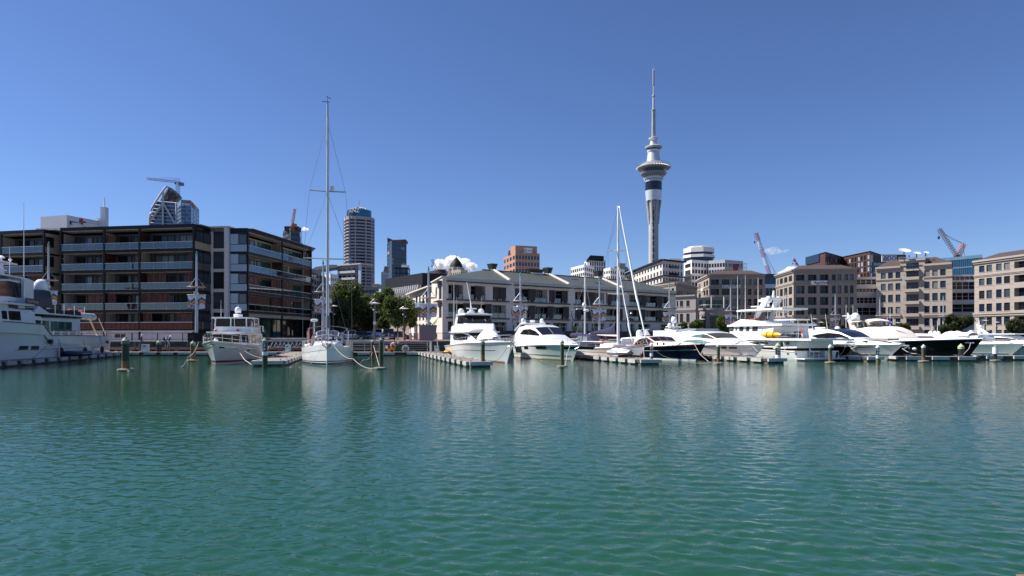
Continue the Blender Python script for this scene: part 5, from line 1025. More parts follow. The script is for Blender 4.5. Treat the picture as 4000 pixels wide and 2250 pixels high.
# ---------------------------------------------------------------- lamp masts with rainbow banners
rb = [M('banner_white', (.66, .62, .68), .7), M('banner_purple', (.14, .05, .26), .7), M('banner_blue', (.03, .10, .36), .7), M('banner_green', (.05, .22, .07), .7), M('banner_yellow', (.72, .50, .03), .7), M('banner_orange', (.70, .18, .02), .7), M('banner_red', (.50, .02, .02), .7)]
def banner_mesh(sgn, curl):
    b = MB(); nx, nz = 20, 40; w, h = 1.05, 1.95
    def pos(i, j):
        u, v = i / nx, j / nz; return (sgn * (.16 + u * w * (1 - curl * .35 * v)), .06 * sin(u * 7 + v * 3) + curl * .30 * u * v, -v * h * (1 - curl * .22 * u) - .05)
    for j in range(nz):
        for i in range(nx):
            u, v = (i + .5) / nx, (j + .5) / nz; c = (.50 - 1.25 * abs(u - .62 if sgn < 0 else u - .5)) * (.62 if sgn < 0 else -.55)
            s = (v - .20 - c * .6 - (.02 if sgn < 0 else .10)) / .068; k = 0 if s < 0 or s >= 6 else 1 + int(s); b.cur = k; p = [pos(i, j), pos(i + 1, j), pos(i + 1, j + 1), pos(i, j + 1)]; b.quad(*p)
    return mesh_of('cloth', b, rb)
BM = {(-1, 0): banner_mesh(-1, .15), (1, 0): banner_mesh(1, .9), (1, 1): banner_mesh(1, .35)}
TXT = None
def lamp_mast(px, yt, yd, yb_, D, label, ban=True, big=0):
    zt = Zp(yt, D); o = thing('lamp_mast', label, 'lamp post', (X(px, D), D, GZ), 0, 'pale lamp masts with banners along the quay', world=False); h = zt - GZ; zd = Zp(yd, D) - GZ
    part('pole', MB().lathe([(.21, 0), (.20, zd - 2.5), (.15, zd + .3), (.11, h - .6)], 10), lampgrey, o, 40)
    part('finial', MB().lathe([(.13, h - .62), (.16, h - .45), (.07, h - .2), (.12, h - .05), (.02, h)], 8), teal_metal, o, 40)
    part('disc', MB().lathe([(.12, zd + .02), (1.0, zd - .05), (1.22, zd + .02), (1.2, zd + .06), (.12, zd + .10)], 18), M('pale_reflector', (.52, .47, .45), .5), o, 40)
    part('stay_rod', MB().tube([(.12, 0, zd + 1.3), (1.05, 0, zd + .06)], .025, 4).tube([(-.12, 0, zd + 1.3), (-1.05, 0, zd + .06)], .025, 4), galv, o)
    part('floodlight', MB().ball((-.2, -.18, zd - .75), .16, .16, .2, 8, 6).ball((.22, -.15, zd - .85), .15, .15, .17, 8, 6), white2, o, 60)
    if ban:
        zb = Zp(yb_, D) - GZ; sc = 1.0 if not big else big; part('banner_arm', MB().tube([(-1.3, 0, zb), (1.3, 0, zb)], .03, 5), white2, o)
        for s in (-1, 1):
            t = thing('banner', ('left' if s < 0 else 'right') + ' rainbow banner on the ' + label, 'banner', (X(px, D), D, zb + GZ), 0, 'rainbow banners on the lamp masts', world=False)
            inst('cloth', BM[(s, 0 if s < 0 or px % 2 else 1)], t, (0, 0, 0))
            if s < 0: text('LOVE', .30, M('banner_ink', (.06, .05, .10), .7), t, (-.45, -.09, -1.58), (R(90), 0, 0), .004, mirror=True, bold=.012); text('IS LOVE.', .30, M('banner_ink', (.06, .05, .10)), t, (-.60, -.09, -1.86), (R(90), 0, 0), .004, mirror=True, bold=.012)
    return o
lamp_mast(190, 945, 1095, 1136, 90, 'lamp mast behind the big white yacht at the left edge')
lamp_mast(768, 982, 1122, 1151, 88.5, 'lamp mast before the corner of the dark apartment block')
lamp_mast(1262, 1015, 1141, 1169, 92, 'lamp mast directly behind the bow-on sailboat')
lamp_mast(1674, 1040, 1164, 1186, 92, 'lamp mast at the right end of the broad steps')
lamp_mast(2033, 1064, 1176, 1198, 103, 'lamp mast between the two flybridge cruisers')
lamp_mast(2342, 1085, 1189, 1210, 115, 'lamp mast left of the ketch mast')
lamp_mast(2615, 1104, 1203, 1221, 127, 'lamp mast at the right end of the cream hotel')
lamp_mast(2854, 1112, 1214, 1231, 140, 'lamp mast in front of the two storey wing')
lamp_mast(3070, 1140, 1222, 1241, 156, 'lamp mast left of the banner signed office block')
lamp_mast(3263, 1148, 1229, 1244, 163, 'lamp mast over the black roofed sport yacht')
lamp_mast(3437, 1162, 1233, 1247, 176, 'lamp mast behind the cream canvas yacht bimini')
lamp_mast(3685, 1155, 1236, 1250, 172, 'lamp mast beside the round tree', False)
part('planter', MB().add([(-1.05, -.8, 0), (.75, -.8, 0), (.75, .8, 0), (-1.05, .8, 0), (-1.2, -.9, 2.2), (1.1, -.9, 2.2), (1.1, .9, 2.2), (-1.2, .9, 2.2)], [[3, 2, 1, 0], [4, 5, 6, 7], [0, 1, 5, 4], [1, 2, 6, 5], [2, 3, 7, 6], [3, 0, 4, 7]]), M('grey_planter', (.17, .17, .19), .6), [o for o in SC.objects if o.get('label') == 'lamp mast at the right end of the broad steps'][0])
# ---------------------------------------------------------------- street lamps with a white disc
def street_lamp(px, yt, yd, D, label, col=darkgreen, sign=False, ground=GZ):
    h = Zp(yt, D) - ground; zd = Zp(yd, D) - ground; o = thing('street_lamp', label, 'street lamp', (X(px, D), D, ground), 0, 'dark street lamps with pale discs', world=False)
    part('pole', MB().lathe([(.16, 0), (.15, h * .5), (.11, h)], 8), col, o, 40); part('disc', MB().lathe([(.1, zd - .02), (.75, zd + .0), (.8, zd + .04), (.45, zd + .11), (.1, zd + .2)], 16), M('white_reflector', (.62, .62, .62), .5), o, 40)
    part('stay_rod', MB().tube([(.06, 0, zd + 1.1 if zd + 1.1 < h else h), (.72, 0, zd + .05)], .02, 4).tube([(-.06, 0, zd + 1.1 if zd + 1.1 < h else h), (-.72, 0, zd + .05)], .02, 4), galv, o)
    part('floodlight', MB().ball((-.18, 0, zd - .9), .11, .11, .13, 8, 6).ball((.2, 0, zd - 1.2), .1, .1, .12, 8, 6), white2, o, 60)
    if sign: part('small_sign', MB().box(-.2, -.19, h * .38, .22, -.165, h * .38 + .42), white2, o)
street_lamp(1464, 1165, 1186, 93, 'grey green street lamp with small white sign above the tall piles', M('grey_green_pole', (.12, .14, .12), .5), True)
street_lamp(1579, 1196, 1207, 104, 'street lamp with tilted disc among the trees by the hotel'); street_lamp(1301, 1190, 1197, 104, 'street lamp partly hidden by the sailboat mast'); street_lamp(2743, 1232, 1248, 165, 'street lamp in front of the curved bay wing')
street_lamp(3183, 1236, 1247, 168, 'street lamp above the bronze shrubs'); street_lamp(3208, 1252, 1260, 176, 'street lamp lower beside the bronze shrubs'); street_lamp(3848, 1238, 1253, 160, 'tall double disc street lamp right of the round tree'); street_lamp(3893, 1248, 1260, 165, 'street lamp at the far right before the square windows'); street_lamp(3508, 1252, 1262, 176, 'street lamp behind the cream canvas yacht')
# ---------------------------------------------------------------- trees
def leafmat(name, c0, c1):
    m = bpy.data.materials.new(name); m.use_nodes = True; t = m.node_tree; b = t.nodes['Principled BSDF']; b.inputs['Roughness'].default_value = .55; b.inputs['Specular IOR Level'].default_value = .35
    g = t.nodes.new('ShaderNodeNewGeometry'); rp = t.nodes.new('ShaderNodeValToRGB'); rp.color_ramp.elements[0].color = (*c0, 1); rp.color_ramp.elements[1].color = (*c1, 1); t.links.new(g.outputs['Random Per Island'], rp.inputs[0]); t.links.new(rp.outputs[0], b.inputs['Base Color'])
    tr = t.nodes.new('ShaderNodeBsdfTranslucent'); t.links.new(rp.outputs[0], tr.inputs[0]); mx = t.nodes.new('ShaderNodeMixShader'); mx.inputs[0].default_value = .4; t.links.new(b.outputs[0], mx.inputs[1]); t.links.new(tr.outputs[0], mx.inputs[2]); t.links.new(mx.outputs[0], t.nodes['Material Output'].inputs[0]); MATS[name] = m; return m
lf1 = leafmat('plane_tree_leaves', (.034, .062, .014), (.14, .175, .036)); lf2 = leafmat('dark_leaves', (.024, .042, .012), (.10, .125, .03)); lf3 = leafmat('bright_shrub_leaves', (.035, .07, .012), (.13, .17, .03)); lf4 = leafmat('bronze_shrub_leaves', (.05, .045, .012), (.15, .13, .035)); lf5 = leafmat('olive_leaves', (.03, .04, .015), (.10, .11, .04))
barkm = M('bark', (.09, .065, .045), .9, var=.3, scale=4)
def crown(blobs, n, size, seed, flat=1.):
    rng = np.random.default_rng(seed); tot = sum(r ** 2 for *_, r in blobs); b = MB(); V = []; Fc = []
    for (x, y, z, r) in blobs:
        k = int(n * r * r / tot); d = rng.normal(size=(k, 3)); d /= np.linalg.norm(d, axis=1)[:, None]; rad = r * (1 - .45 * rng.random(k) ** 2.2) * (1 + .16 * np.sin(d[:, 0] * 5 + seed) * np.cos(d[:, 2] * 6)); rad = np.where(rng.random(k) < .12, r * (1 + .28 * rng.random(k)), rad); c = d * rad[:, None] * np.array([1, 1, flat]) + np.array([x, y, z])
        a = rng.normal(size=(k, 3)); a /= np.linalg.norm(a, axis=1)[:, None]; nn = d + rng.normal(size=(k, 3)) * .7; e1 = np.cross(nn, a); e1 /= np.linalg.norm(e1, axis=1)[:, None] + 1e-9; e2 = np.cross(nn, e1); e2 /= np.linalg.norm(e2, axis=1)[:, None] + 1e-9
        s = size * (.6 + .8 * rng.random(k))[:, None]; q = np.stack([c - e1 * s, c - e2 * s * .6, c + e1 * s, c + e2 * s * .6], 1); base = len(V) * 4 if False else sum(len(v) for v in V)
        V.append(q.reshape(-1, 3)); Fc.append(np.arange(k * 4).reshape(-1, 4) + base)
    return np.concatenate(V), np.concatenate(Fc)
def tree(name, label, px, ytop, ybot, wpx, D, leaf, seed, n=4200, size=.32, nb=11, trunk=True, grp=None, cat='tree', ground=GZ):
    rd = random.Random(seed); k = D / FPX; zt, zb = Zp(ytop, D), Zp(ybot, D); cx = X(px, D); w = wpx * k / 2; hz = (zt - zb) / 2; cz = (zt + zb) / 2; o = thing(name, label, cat, (cx, D, ground), 0, grp); bl = []
    for i in range(nb):
        a = rd.uniform(0, 6.28); v = rd.uniform(-.75, .8); rr = sqrt(max(.05, 1 - v * v)) * rd.uniform(.3, .66); r = min(w, hz) * rd.uniform(.30, .52); bl.append((cx + rr * w * cos(a) * .95, D + rr * min(w, hz * 1.3) * sin(a), cz + v * (hz - r * .6), r))
    bl.append((cx, D, cz, min(w, hz) * .62)); V, Fq = crown(bl, int(n * 2), size * .66, seed)
    me = bpy.data.meshes.new('crown'); me.from_pydata((V - np.array([cx, D, ground])).tolist(), [], Fq.tolist()); me.materials.append(leaf); c = bpy.data.objects.new('crown', me); COL.objects.link(c); c.parent = o
    b = MB(); b.tube([(cx, D, ground - .1), (cx + .1, D, (ground + cz) / 2), (cx, D, cz)], max(.08, w * .05), 7, .05)
    for x, y, z, r in bl[:6]: b.tube([(cx, D, cz - hz * .75 if cz - hz * .75 > ground + .3 else ground + .3), (x, y, z)], max(.04, w * .02), 5, .02)
    part('trunk', b, barkm, o, 60); return o
tree('street_tree', 'tallest leafy tree rising behind the bow-on sailboat', 1368, 1098, 1285, 172, 138, lf1, 3, 7500, .34, 15); tree('street_tree', 'dense dark tree to the left below the tallest tree', 1322, 1170, 1305, 120, 128, lf2, 5, 4200, .32); tree('street_tree', 'dark spreading tree above the street between the piles and the sailboat', 1445, 1178, 1304, 150, 140, lf2, 8, 5600, .32)
tree('street_tree', 'rounded leafy tree between the tallest tree and the grey green street lamp', 1425, 1150, 1296, 110, 145, lf1, 61, 4600, .32); tree('street_tree', 'leafy tree behind the grey green street lamp', 1495, 1120, 1290, 110, 150, lf1, 11, 5400, .34); tree('street_tree', 'wide leafy tree in front of the theatre building', 1552, 1140, 1292, 150, 126, lf1, 14, 6000, .30, 14); tree('street_tree', 'dark tree edge touching the cream hotel wing', 1602, 1185, 1300, 50, 132, lf2, 17, 2600, .28); tree('street_tree', 'small dark tree over the parked pickup', 1500, 1235, 1296, 70, 130, lf2, 19, 2600, .3); tree('street_tree', 'dark tree filling the gap behind the sailboat spray hood', 1385, 1235, 1310, 80, 150, lf2, 23, 2600, .34)
tree('bush', 'dark bush at the foot of the two storey wing', 2668, 1258, 1292, 60, 150, lf2, 31, 1800, .25, cat='bush'); tree('bush', 'bright green bush below the curved bay', 2724, 1247, 1296, 72, 152, lf3, 33, 2600, .27, cat='bush'); tree('bush', 'bright green bush right of the curved bay under the banner', 2826, 1232, 1300, 62, 146, lf3, 35, 2800, .27, cat='bush'); tree('bush', 'round bronze green bush below the banner signed block', 3130, 1238, 1290, 92, 160, lf4, 37, 3000, .27, cat='bush'); tree('bush', 'green bush behind the sport yacht radar', 3220, 1258, 1290, 70, 168, lf3, 39, 2000, .25, cat='bush'); tree('bush', 'low green bush under the white gallery building', 3375, 1266, 1290, 60, 180, lf3, 41, 1700, .26, cat='bush'); tree('bush', 'loose olive bush below the lowest balconies', 3528, 1258, 1302, 90, 178, lf4, 43, 2400, .26, cat='bush'); tree('bush', 'low olive bush under the white gallery, by the cream bimini', 3290, 1268, 1292, 50, 178, lf5, 47, 1400, .26, cat='bush')
tree('round_tree', 'round olive tree between the two right office blocks', 3748, 1227, 1302, 134, 172, lf5, 51, 6500, .27, 16, grp='round olive trees'); tree('round_tree', 'round olive tree cut off by the right edge', 3968, 1242, 1312, 110, 160, lf5, 53, 5500, .27, 14, grp='round olive trees'); tree('round_tree', 'lower olive tree beside the mast left of the round tree', 3676, 1264, 1304, 60, 170, lf5, 57, 2000, .27, grp='round olive trees')
# palms
def palm(label, px, yb, yt, D, n, seed, up=.9, ground=GZ, trunk=.3, mat=lf2, spread=1.):
    rd = random.Random(seed); h = Zp(yt, D) - ground; o = thing('palm_tree', label, 'palm', (X(px, D), D, ground), 0, 'palms on the promenade', world=False); th = h * trunk
    part('trunk', MB().lathe([(.22, 0), (.14, th * .4), (.15, th)], 8), M('palm_trunk', (.28, .24, .18), .8, var=.2), o, 50)
    for i in range(n):
        a = rd.uniform(0, 6.28); e = rd.uniform(up * .45, up * 1.25); L = (h - th) * rd.uniform(.75, 1.05); b = MB(); pts = []
        for k in range(7): t = k / 6; an = e - t * t * 1.1; r_ = L * t * cos(e) * spread; pts.append(Vector((r_ * cos(a), r_ * sin(a), th + L * t * sin(e) - L * .35 * t * t * (1.4 - e))))
        s = Vector((-sin(a), cos(a), 0))
        for k in range(6):
            p, q = pts[k], pts[k + 1]
            for sg in (-1, 1):
                for m in range(2): p2_ = p + (q - p) * (m / 2); w = .42 * sin(pi * (k + m / 2 + .6) / 7) * L * .35; b.add([p2_, p2_ + (q - p) * .3, p2_ + s * sg * w + (q - p) * .8 + Vector((0, 0, -w * .35))], [[0, 1, 2]])
        b.tube(pts, .02, 3); part('frond', b, mat, o)
palm('nikau palm with upright fronds by the broad steps', 1578, 1333, 1246, 98, 15, 3, 1.1, trunk=.42, mat=leafmat('palm_fronds', (.03, .035, .012), (.10, .09, .03))); palm('palm behind the sailboat spray hood', 1325, 1325, 1228, 112, 14, 5, .9, trunk=.3, mat=MATS['palm_fronds']); palm('small bright palm in the hotel planter', 1627, 1290, 1256, 112, 10, 7, .9, trunk=.72, mat=lf3); palm('second small palm in the hotel planter', 1646, 1290, 1256, 113, 10, 9, .9, trunk=.72, mat=lf2); palm('spiky cabbage tree beside the step lamp mast', 1690, 1305, 1228, 100, 14, 11, .8, trunk=.6, mat=lf3); palm('grassy flax clump in the grey planter', 1684, 1305, 1283, 98, 14, 13, 1.1, trunk=.5, mat=lf3); palm('small palm on the dark hotel terrace', 2255, 1300, 1258, 122, 12, 15, .9, trunk=.5, mat=lf2)
# ---------------------------------------------------------------- railings, bollards, dock furniture
def picket_fence(name, label, a, b, z0, z1, mat, n, rails, cat='railing', posts=3.0):
    f = Face(Vector(a), Vector(b)); o = thing(name, label, cat, f.pt(0, z0)); m = MB(); [f.box(m, 0, f.L, z - .03, z + .03, -.03, .03) for z in rails]; part('rail', m, mat, o); m = MB()
    for i in range(n): u = f.L * (i + .5) / n; f.box(m, u - .007, u + .007, z0 + .05, z1 - .03, -.012, .012)
    part('pickets', m, mat, o)['kind'] = 'stuff'; k = int(f.L / posts) + 1
    for i in range(k): u = f.L * i / (k - 1); m = MB(); f.box(m, u - .04, u + .04, z0, z1, -.045, .045); part('post', m, mat, o)
    return o
picket_fence('terrace_railing', 'dark upper terrace railing with thin pickets before the pale base wall', (-60, 86.25), (-40, 86.25), GZ, 2.84, darksteel, 130, (2.81, 1.85))
picket_fence('boardwalk_railing', 'lower wire railing along the dark boardwalk', (-58, 83.35), (-34.6, 83.35), .86, 1.72, M('weathered_rail', (.16, .15, .15), .5), 6, (1.69, 1.0))
picket_fence('terrace_fence', 'pale slatted fence behind the grey gangway', (-33, 86.3), (-27.3, 86.3), GZ - .6, 2.25, M('pale_slat_fence', (.34, .28, .28), .7), 60, (2.22, 1.7, 1.3), posts=1.4)
picket_fence('steps_railing', 'grey pipe rail with four bars on the left of the steps', (-21.0, 82.7), (-16.2, 82.7), .5, 2.0, galv, 3, (1.97, 1.6, 1.2, .8), posts=1.7)
picket_fence('promenade_railing', 'thin dark railing above the steps at the street', (-21, 86.4), (-15.5, 86.4), GZ, 2.75, darksteel, 44, (2.72,))
picket_fence('hotel_railing', 'dark picket railing right of the step planter', (-10.2, 88.2), (-6.4, 90.9), GZ, 2.85, darksteel, 34, (2.82,))
o = thing('control_cabinet', 'dark grey gate cabinet beside the trawler yacht bow', 'cabinet', (X(745, 86.6), 86.6, GZ)); b = MB().box(X(730, 86), 86.2, GZ - .9, X(786, 86), 87.6, 2.85); part('body', b, darksteel, o); part('vent', MB().box(X(738, 86), 86.15, 2.1, X(755, 86), 86.195, 2.5), M('brown_grille', (.06, .03, .02)), o)
# gangway truss
o = thing('gangway', 'grey truss gangway sloping to the pontoon behind the trawler yacht', 'gangway', (X(1120, 83.6), 83.6, .5)); m = M('grey_truss_paint', (.30, .30, .33), .5)
for y in (83.0, 84.3):
    zt_, zb_ = 2.05, 1.0; x0, x1 = X(1063, 83.6), X(1190, 83.6); b = MB().tube([(x0, y, zb_), (x1, y, zb_)], .06, 5).tube([(x0, y, zt_), (x1, y, zt_)], .05, 5); part('chord', b, m, o); n = 4
    for i in range(n): a = x0 + (x1 - x0) * i / n; c = x0 + (x1 - x0) * (i + 1) / n; part('brace', MB().tube([(a, y, zb_), ((a + c) / 2, y, zt_)], .055, 5), m, o); part('brace', MB().tube([((a + c) / 2, y, zt_), (c, y, zb_)], .055, 5), m, o)
part('walkway', MB().box(x0, 83.05, .92, x1, 84.25, 1.0), m, o)
BO = None
for i, (px, D, l) in enumerate(((1519, 92, 'grey steel bollard in front of the parked pickup'), (1554, 92, 'grey steel bollard left of the nikau palm'), (1601, 94, 'leftmost grey bollard of the row before the hotel'), (1606.5, 96, 'second grey bollard of the row before the hotel'), (1618, 98, 'third grey bollard of the row before the hotel'), (1625, 98, 'fourth grey bollard of the row before the hotel'), (1632, 96, 'fifth grey bollard of the row before the hotel'), (1639, 94, 'rightmost bollard of the row before the hotel'))):
    b = MB().lathe([(.09, 0), (.09, 1.0), (.11, 1.0), (.1, 1.08), (.02, 1.1)], 8); single('bollard', MB().add([(v[0] + X(px, D), v[1] + D, v[2] + GZ) for v in b.v], b.f), M('bollard_grey', (.30, .29, .28), .5), l, 'bollard', 'grey bollards on the promenade', None, 40, (X(px, D), D, GZ))
def dock_box(px, y0, y1, w, D, label):
    o = thing('power_pedestal', label, 'power pedestal', (X(px, D), D, .45), 0, 'white power pedestals', world=False); h = Zp(y0, D) - .45; s = w * D / FPX / 2
    part('cabinet', MB().box(-s, -.25, 0, s, .25, h - .08), white2, o); part('lid', MB().box(-s - .03, -.29, h - .078, s + .03, .29, h), white2, o); part('socket', MB().box(-.09, -.27, h * .72, .09, -.252, h * .86), darksteel, o)
dock_box(568, 1345, 1378, 24, 80.6, 'white power pedestal on the quay pontoon below the walking man'); dock_box(1125, 1347, 1378, 17, 80.5, 'white power pedestal at the landward end of the trawler finger'); dock_box(1705, 1351, 1378, 15, 79.2, 'white power pedestal at the shore end of the kayak finger')
# wheelie bin, cart, hose reel
o = thing('wheelie_bin', 'green wheelie bin with red lid on the pontoon by the steps', 'bin', (X(1558, 81), 81, .45), 0, None, world=False)
part('tub', MB().add([(-.2, -.2, .08), (.2, -.2, .08), (.2, .25, .08), (-.2, .25, .08), (-.27, -.28, .92), (.27, -.28, .92), (.27, .33, .92), (-.27, .33, .92)], [[3, 2, 1, 0], [0, 1, 5, 4], [1, 2, 6, 5], [2, 3, 7, 6], [3, 0, 4, 7], [4, 5, 6, 7]]), greenlamp, o); part('lid', MB().box(-.29, -.32, .921, .29, .36, .99), M('bin_red', (.42, .03, .03)), o)
for s in (-1, 1): part('wheel', MB().tube([(s * .2, .25, .1), (s * .26, .25, .1)], .1, 10), rubber, o)
o = thing('hand_cart', 'orange plastic hand cart tipped on the pontoon', 'cart', (X(1530, 80.8), 80.8, .45), 0, None, world=False)
part('tub', MB().add([(-.42, -.25, .12), (.3, -.25, .10), (.3, .25, .10), (-.42, .25, .12), (-.5, -.32, .42), (.52, -.32, .62), (.52, .32, .62), (-.5, .32, .42)], [[3, 2, 1, 0], [0, 1, 5, 4], [1, 2, 6, 5], [2, 3, 7, 6], [3, 0, 4, 7]]), orange, o)
for s in (-1, 1): part('wheel', MB().tube([(.06, s * .36, .14), (.06, s * .30, .14)], .14, 12), rubber, o)
part('handle', MB().tube([(-.5, -.25, .42), (-.62, 0, .62), (-.5, .25, .42)], .02, 5), galv, o)
o = thing('hose_reel', 'white hose reel wheel standing on the pontoon', 'hose reel', (X(1584, 80.6), 80.6, .45), 0, None, world=False)
for y in (-.12, .12): part('rim', MB().tube([(.40 * cos(i * pi / 12), y, .42 + .40 * sin(i * pi / 12)) for i in range(25)], .03, 5), white2, o)
for i in range(6): a = i * pi / 3; part('spoke', MB().tube([(0, -.12, .42), (.40 * cos(a), -.12, .42 + .40 * sin(a))], .016, 4), galv, o)
part('hose', MB().tube([(.26 * cos(i * .6), -.09 + .18 * i / 40, .42 + .26 * sin(i * .6)) for i in range(41)], .03, 5), M('pale_hose', (.45, .45, .45)), o)
o = thing('dock_trolley', 'cream bucket seat trolley beside the orange cart', 'trolley', (X(1508, 80.9), 80.9, .45), 0, None, world=False); part('seat', MB().box(-.2, -.2, .45, .2, .2, .52).box(-.2, .15, .521, .2, .2, .85), M('cream_plastic', (.55, .50, .42)), o); part('frame', MB().tube([(-.18, -.18, 0), (-.18, -.18, .45)], .02, 4).tube([(.18, -.18, 0), (.18, -.18, .45)], .02, 4).tube([(-.18, .18, 0), (-.18, .18, .45)], .02, 4).tube([(.18, .18, 0), (.18, .18, .45)], .02, 4), galv, o)
o = thing('life_ring_post', 'grey post with red and green reels at the end of the steps', 'dock post', (X(1670, 80.7), 80.7, .45), 0, None, world=False); part('post', MB().tube([(0, 0, 0), (0, 0, 1.15)], .06, 6), galv, o); part('red_reel', MB().tube([(-.14, -.1, .75), (-.14, .06, .75)], .15, 10), M('bin_red', (.42, .03, .03)), o); part('green_reel', MB().tube([(.16, -.1, .72), (.16, .06, .72)], .17, 10), M('reel_green', (.02, .25, .14)), o)
single('dock_post', MB().tube([(X(1683, 79.6), 79.6, .45), (X(1683, 79.6), 79.6, 1.75)], .13, 8), M('pale_post', (.45, .44, .42), .6), 'pale wooden dock post beside the kayak finger', 'post', smooth=50)
b = MB().tube([(X(1712, 77), 77, .45), (X(1706, 77), 77, 2.3)], .06, 6); single('dock_ladder', b.tube([(X(1718, 77.2), 77.2, .45), (X(1706, 77), 77, 2.0)], .04, 5), M('pale_post', (.45, .44, .42)), 'leaning pale dock davit beside the power pedestal', 'davit')
# ---------------------------------------------------------------- cars
def car(label, px, D, rz, L, W_, H, col, grp='vehicles parked on the street', name='parked_car', van=False, pick=False):
    o = thing(name, label, 'car' if not van else 'van', (X(px, D), D, GZ + .004), rz, grp, world=False); w = W_ / 2; c = M('car_paint_' + col[0], col[1], .25, coat=.6, var=.02)
    hb = H * (.55 if not van else .5); x0, x1 = -L / 2, L / 2
    prof = [(x0, .35), (x0, hb), (x0 + .1, hb + .02), (x1 - .35, hb - .02), (x1, hb - .2), (x1, .35)]
    b = MB().extr([(x, -w, z) for x, z in prof], (0, W_, 0)); part('body', b, c, o, fix=True)
    xr0, xr1 = (x0 + .15, x1 - 1.2) if not pick else (x0 + 2.1, x1 - 1.9); xt0, xt1 = xr0 + (.2 if not pick else .1), xr1 - (.75 if not van else .4); ww = w * .9
    b = MB().add([(xr0, -w + .03, hb), (xr1, -w + .03, hb), (xr1, w - .03, hb), (xr0, w - .03, hb), (xt0, -ww + .1, H), (xt1, -ww + .1, H), (xt1, ww - .1, H), (xt0, ww - .1, H)], [[4, 5, 6, 7], [0, 1, 5, 4], [1, 2, 6, 5], [2, 3, 7, 6], [3, 0, 4, 7]]); part('cabin', b, c, o)
    def pane(pts, nm): part(nm, MB().add(pts, [list(range(len(pts)))]), tint, o)
    pane([(xr1 - .06 + .02, -w + .12, hb + .06), (xr1 - .04, w - .12, hb + .06), (xt1 + .06, ww - .16, H - .06), (xt1 + .06, -ww + .16, H - .06)], 'windscreen'); pane([(xr0 + .02, -w + .12, hb + .1), (xr0 + .02, w - .12, hb + .1), (xt0 - .03, ww - .16, H - .06), (xt0 - .03, -ww + .16, H - .06)], 'rear_window')
    for s in (-1, 1): pane([(xr0 + .2, s * (w + .0), hb + .07), (xr1 - .25, s * (w + .0), hb + .07), (xt1 - .02, s * (ww - .06), H - .08), (xt0 + .1, s * (ww - .06), H - .08)], 'side_window')
    r_ = .36 if not pick else .42
    for x in (x0 + .8, x1 - .85):
        for s in (-1, 1): q = part('wheel', MB().tube([(x, s * (w - .2), r_), (x, s * (w + .02), r_)], r_, 14), rubber, o); part('rim', MB().tube([(x, s * (w + .021), r_), (x, s * (w + .03), r_)], r_ * .6, 10), galv, q)
    for s in (-1, 1): part('headlight', MB().box(x1 + .001, s * (w - .25) - .2, hb - .34, x1 + .02, s * (w - .25) + .2, hb - .22), M('lamp_lens', (.75, .75, .75), .1), o); part('tail_light', MB().box(x0 - .02, s * (w - .15) - .1, hb - .4, x0 - .001, s * (w - .15) + .1, hb - .1), M('tail_red', (.4, .01, .01), .2), o)
    part('grille', MB().box(x1 + .001, -w * .55, hb - .5, x1 + .025, w * .55, hb - .2), blackp, o); part('bumper', MB().box(x1 + .001, -w, .36, x1 + .08, w, .52).box(x0 - .08, -w, .36, x0 - .001, w, .52), galv if pick else c, o); part('plate', MB().box(x1 + .081, -.25, .38, x1 + .09, .25, .5), white2, o)
    return o
car('dark blue pickup truck facing the water under the trees', 1518, 112, R(-82), 5.6, 2.0, 1.9, ('navy', (.02, .03, .06)), pick=True, name='pickup_truck'); car('white van parked left of the dark pickup', 1476, 118, R(-84), 4.7, 1.9, 1.9, ('white', (.75, .75, .75)), van=True, name='parked_van'); car('silver station wagon seen behind the sailboat stern', 1370, 100, R(100), 4.7, 1.85, 1.55, ('silver', (.42, .46, .52)))
car('white car in the row deep under the trees', 1402, 128, R(165), 4.5, 1.8, 1.5, ('white', (.75, .75, .75))); car('dark car beside the white van under the trees', 1418, 116, R(-80), 4.4, 1.8, 1.5, ('black', (.02, .02, .025))); car('small silver car half hidden left of the white van', 1446, 124, R(-85), 4.3, 1.8, 1.5, ('silver', (.42, .46, .52))); car('dark grey car behind the nikau palm', 1562, 118, R(-10), 4.5, 1.8, 1.5, ('grey', (.08, .085, .10))); car('white coach at the end of the street', 1405, 160, R(170), 9, 2.5, 3.0, ('white', (.75, .75, .75)), van=True, name='parked_van')
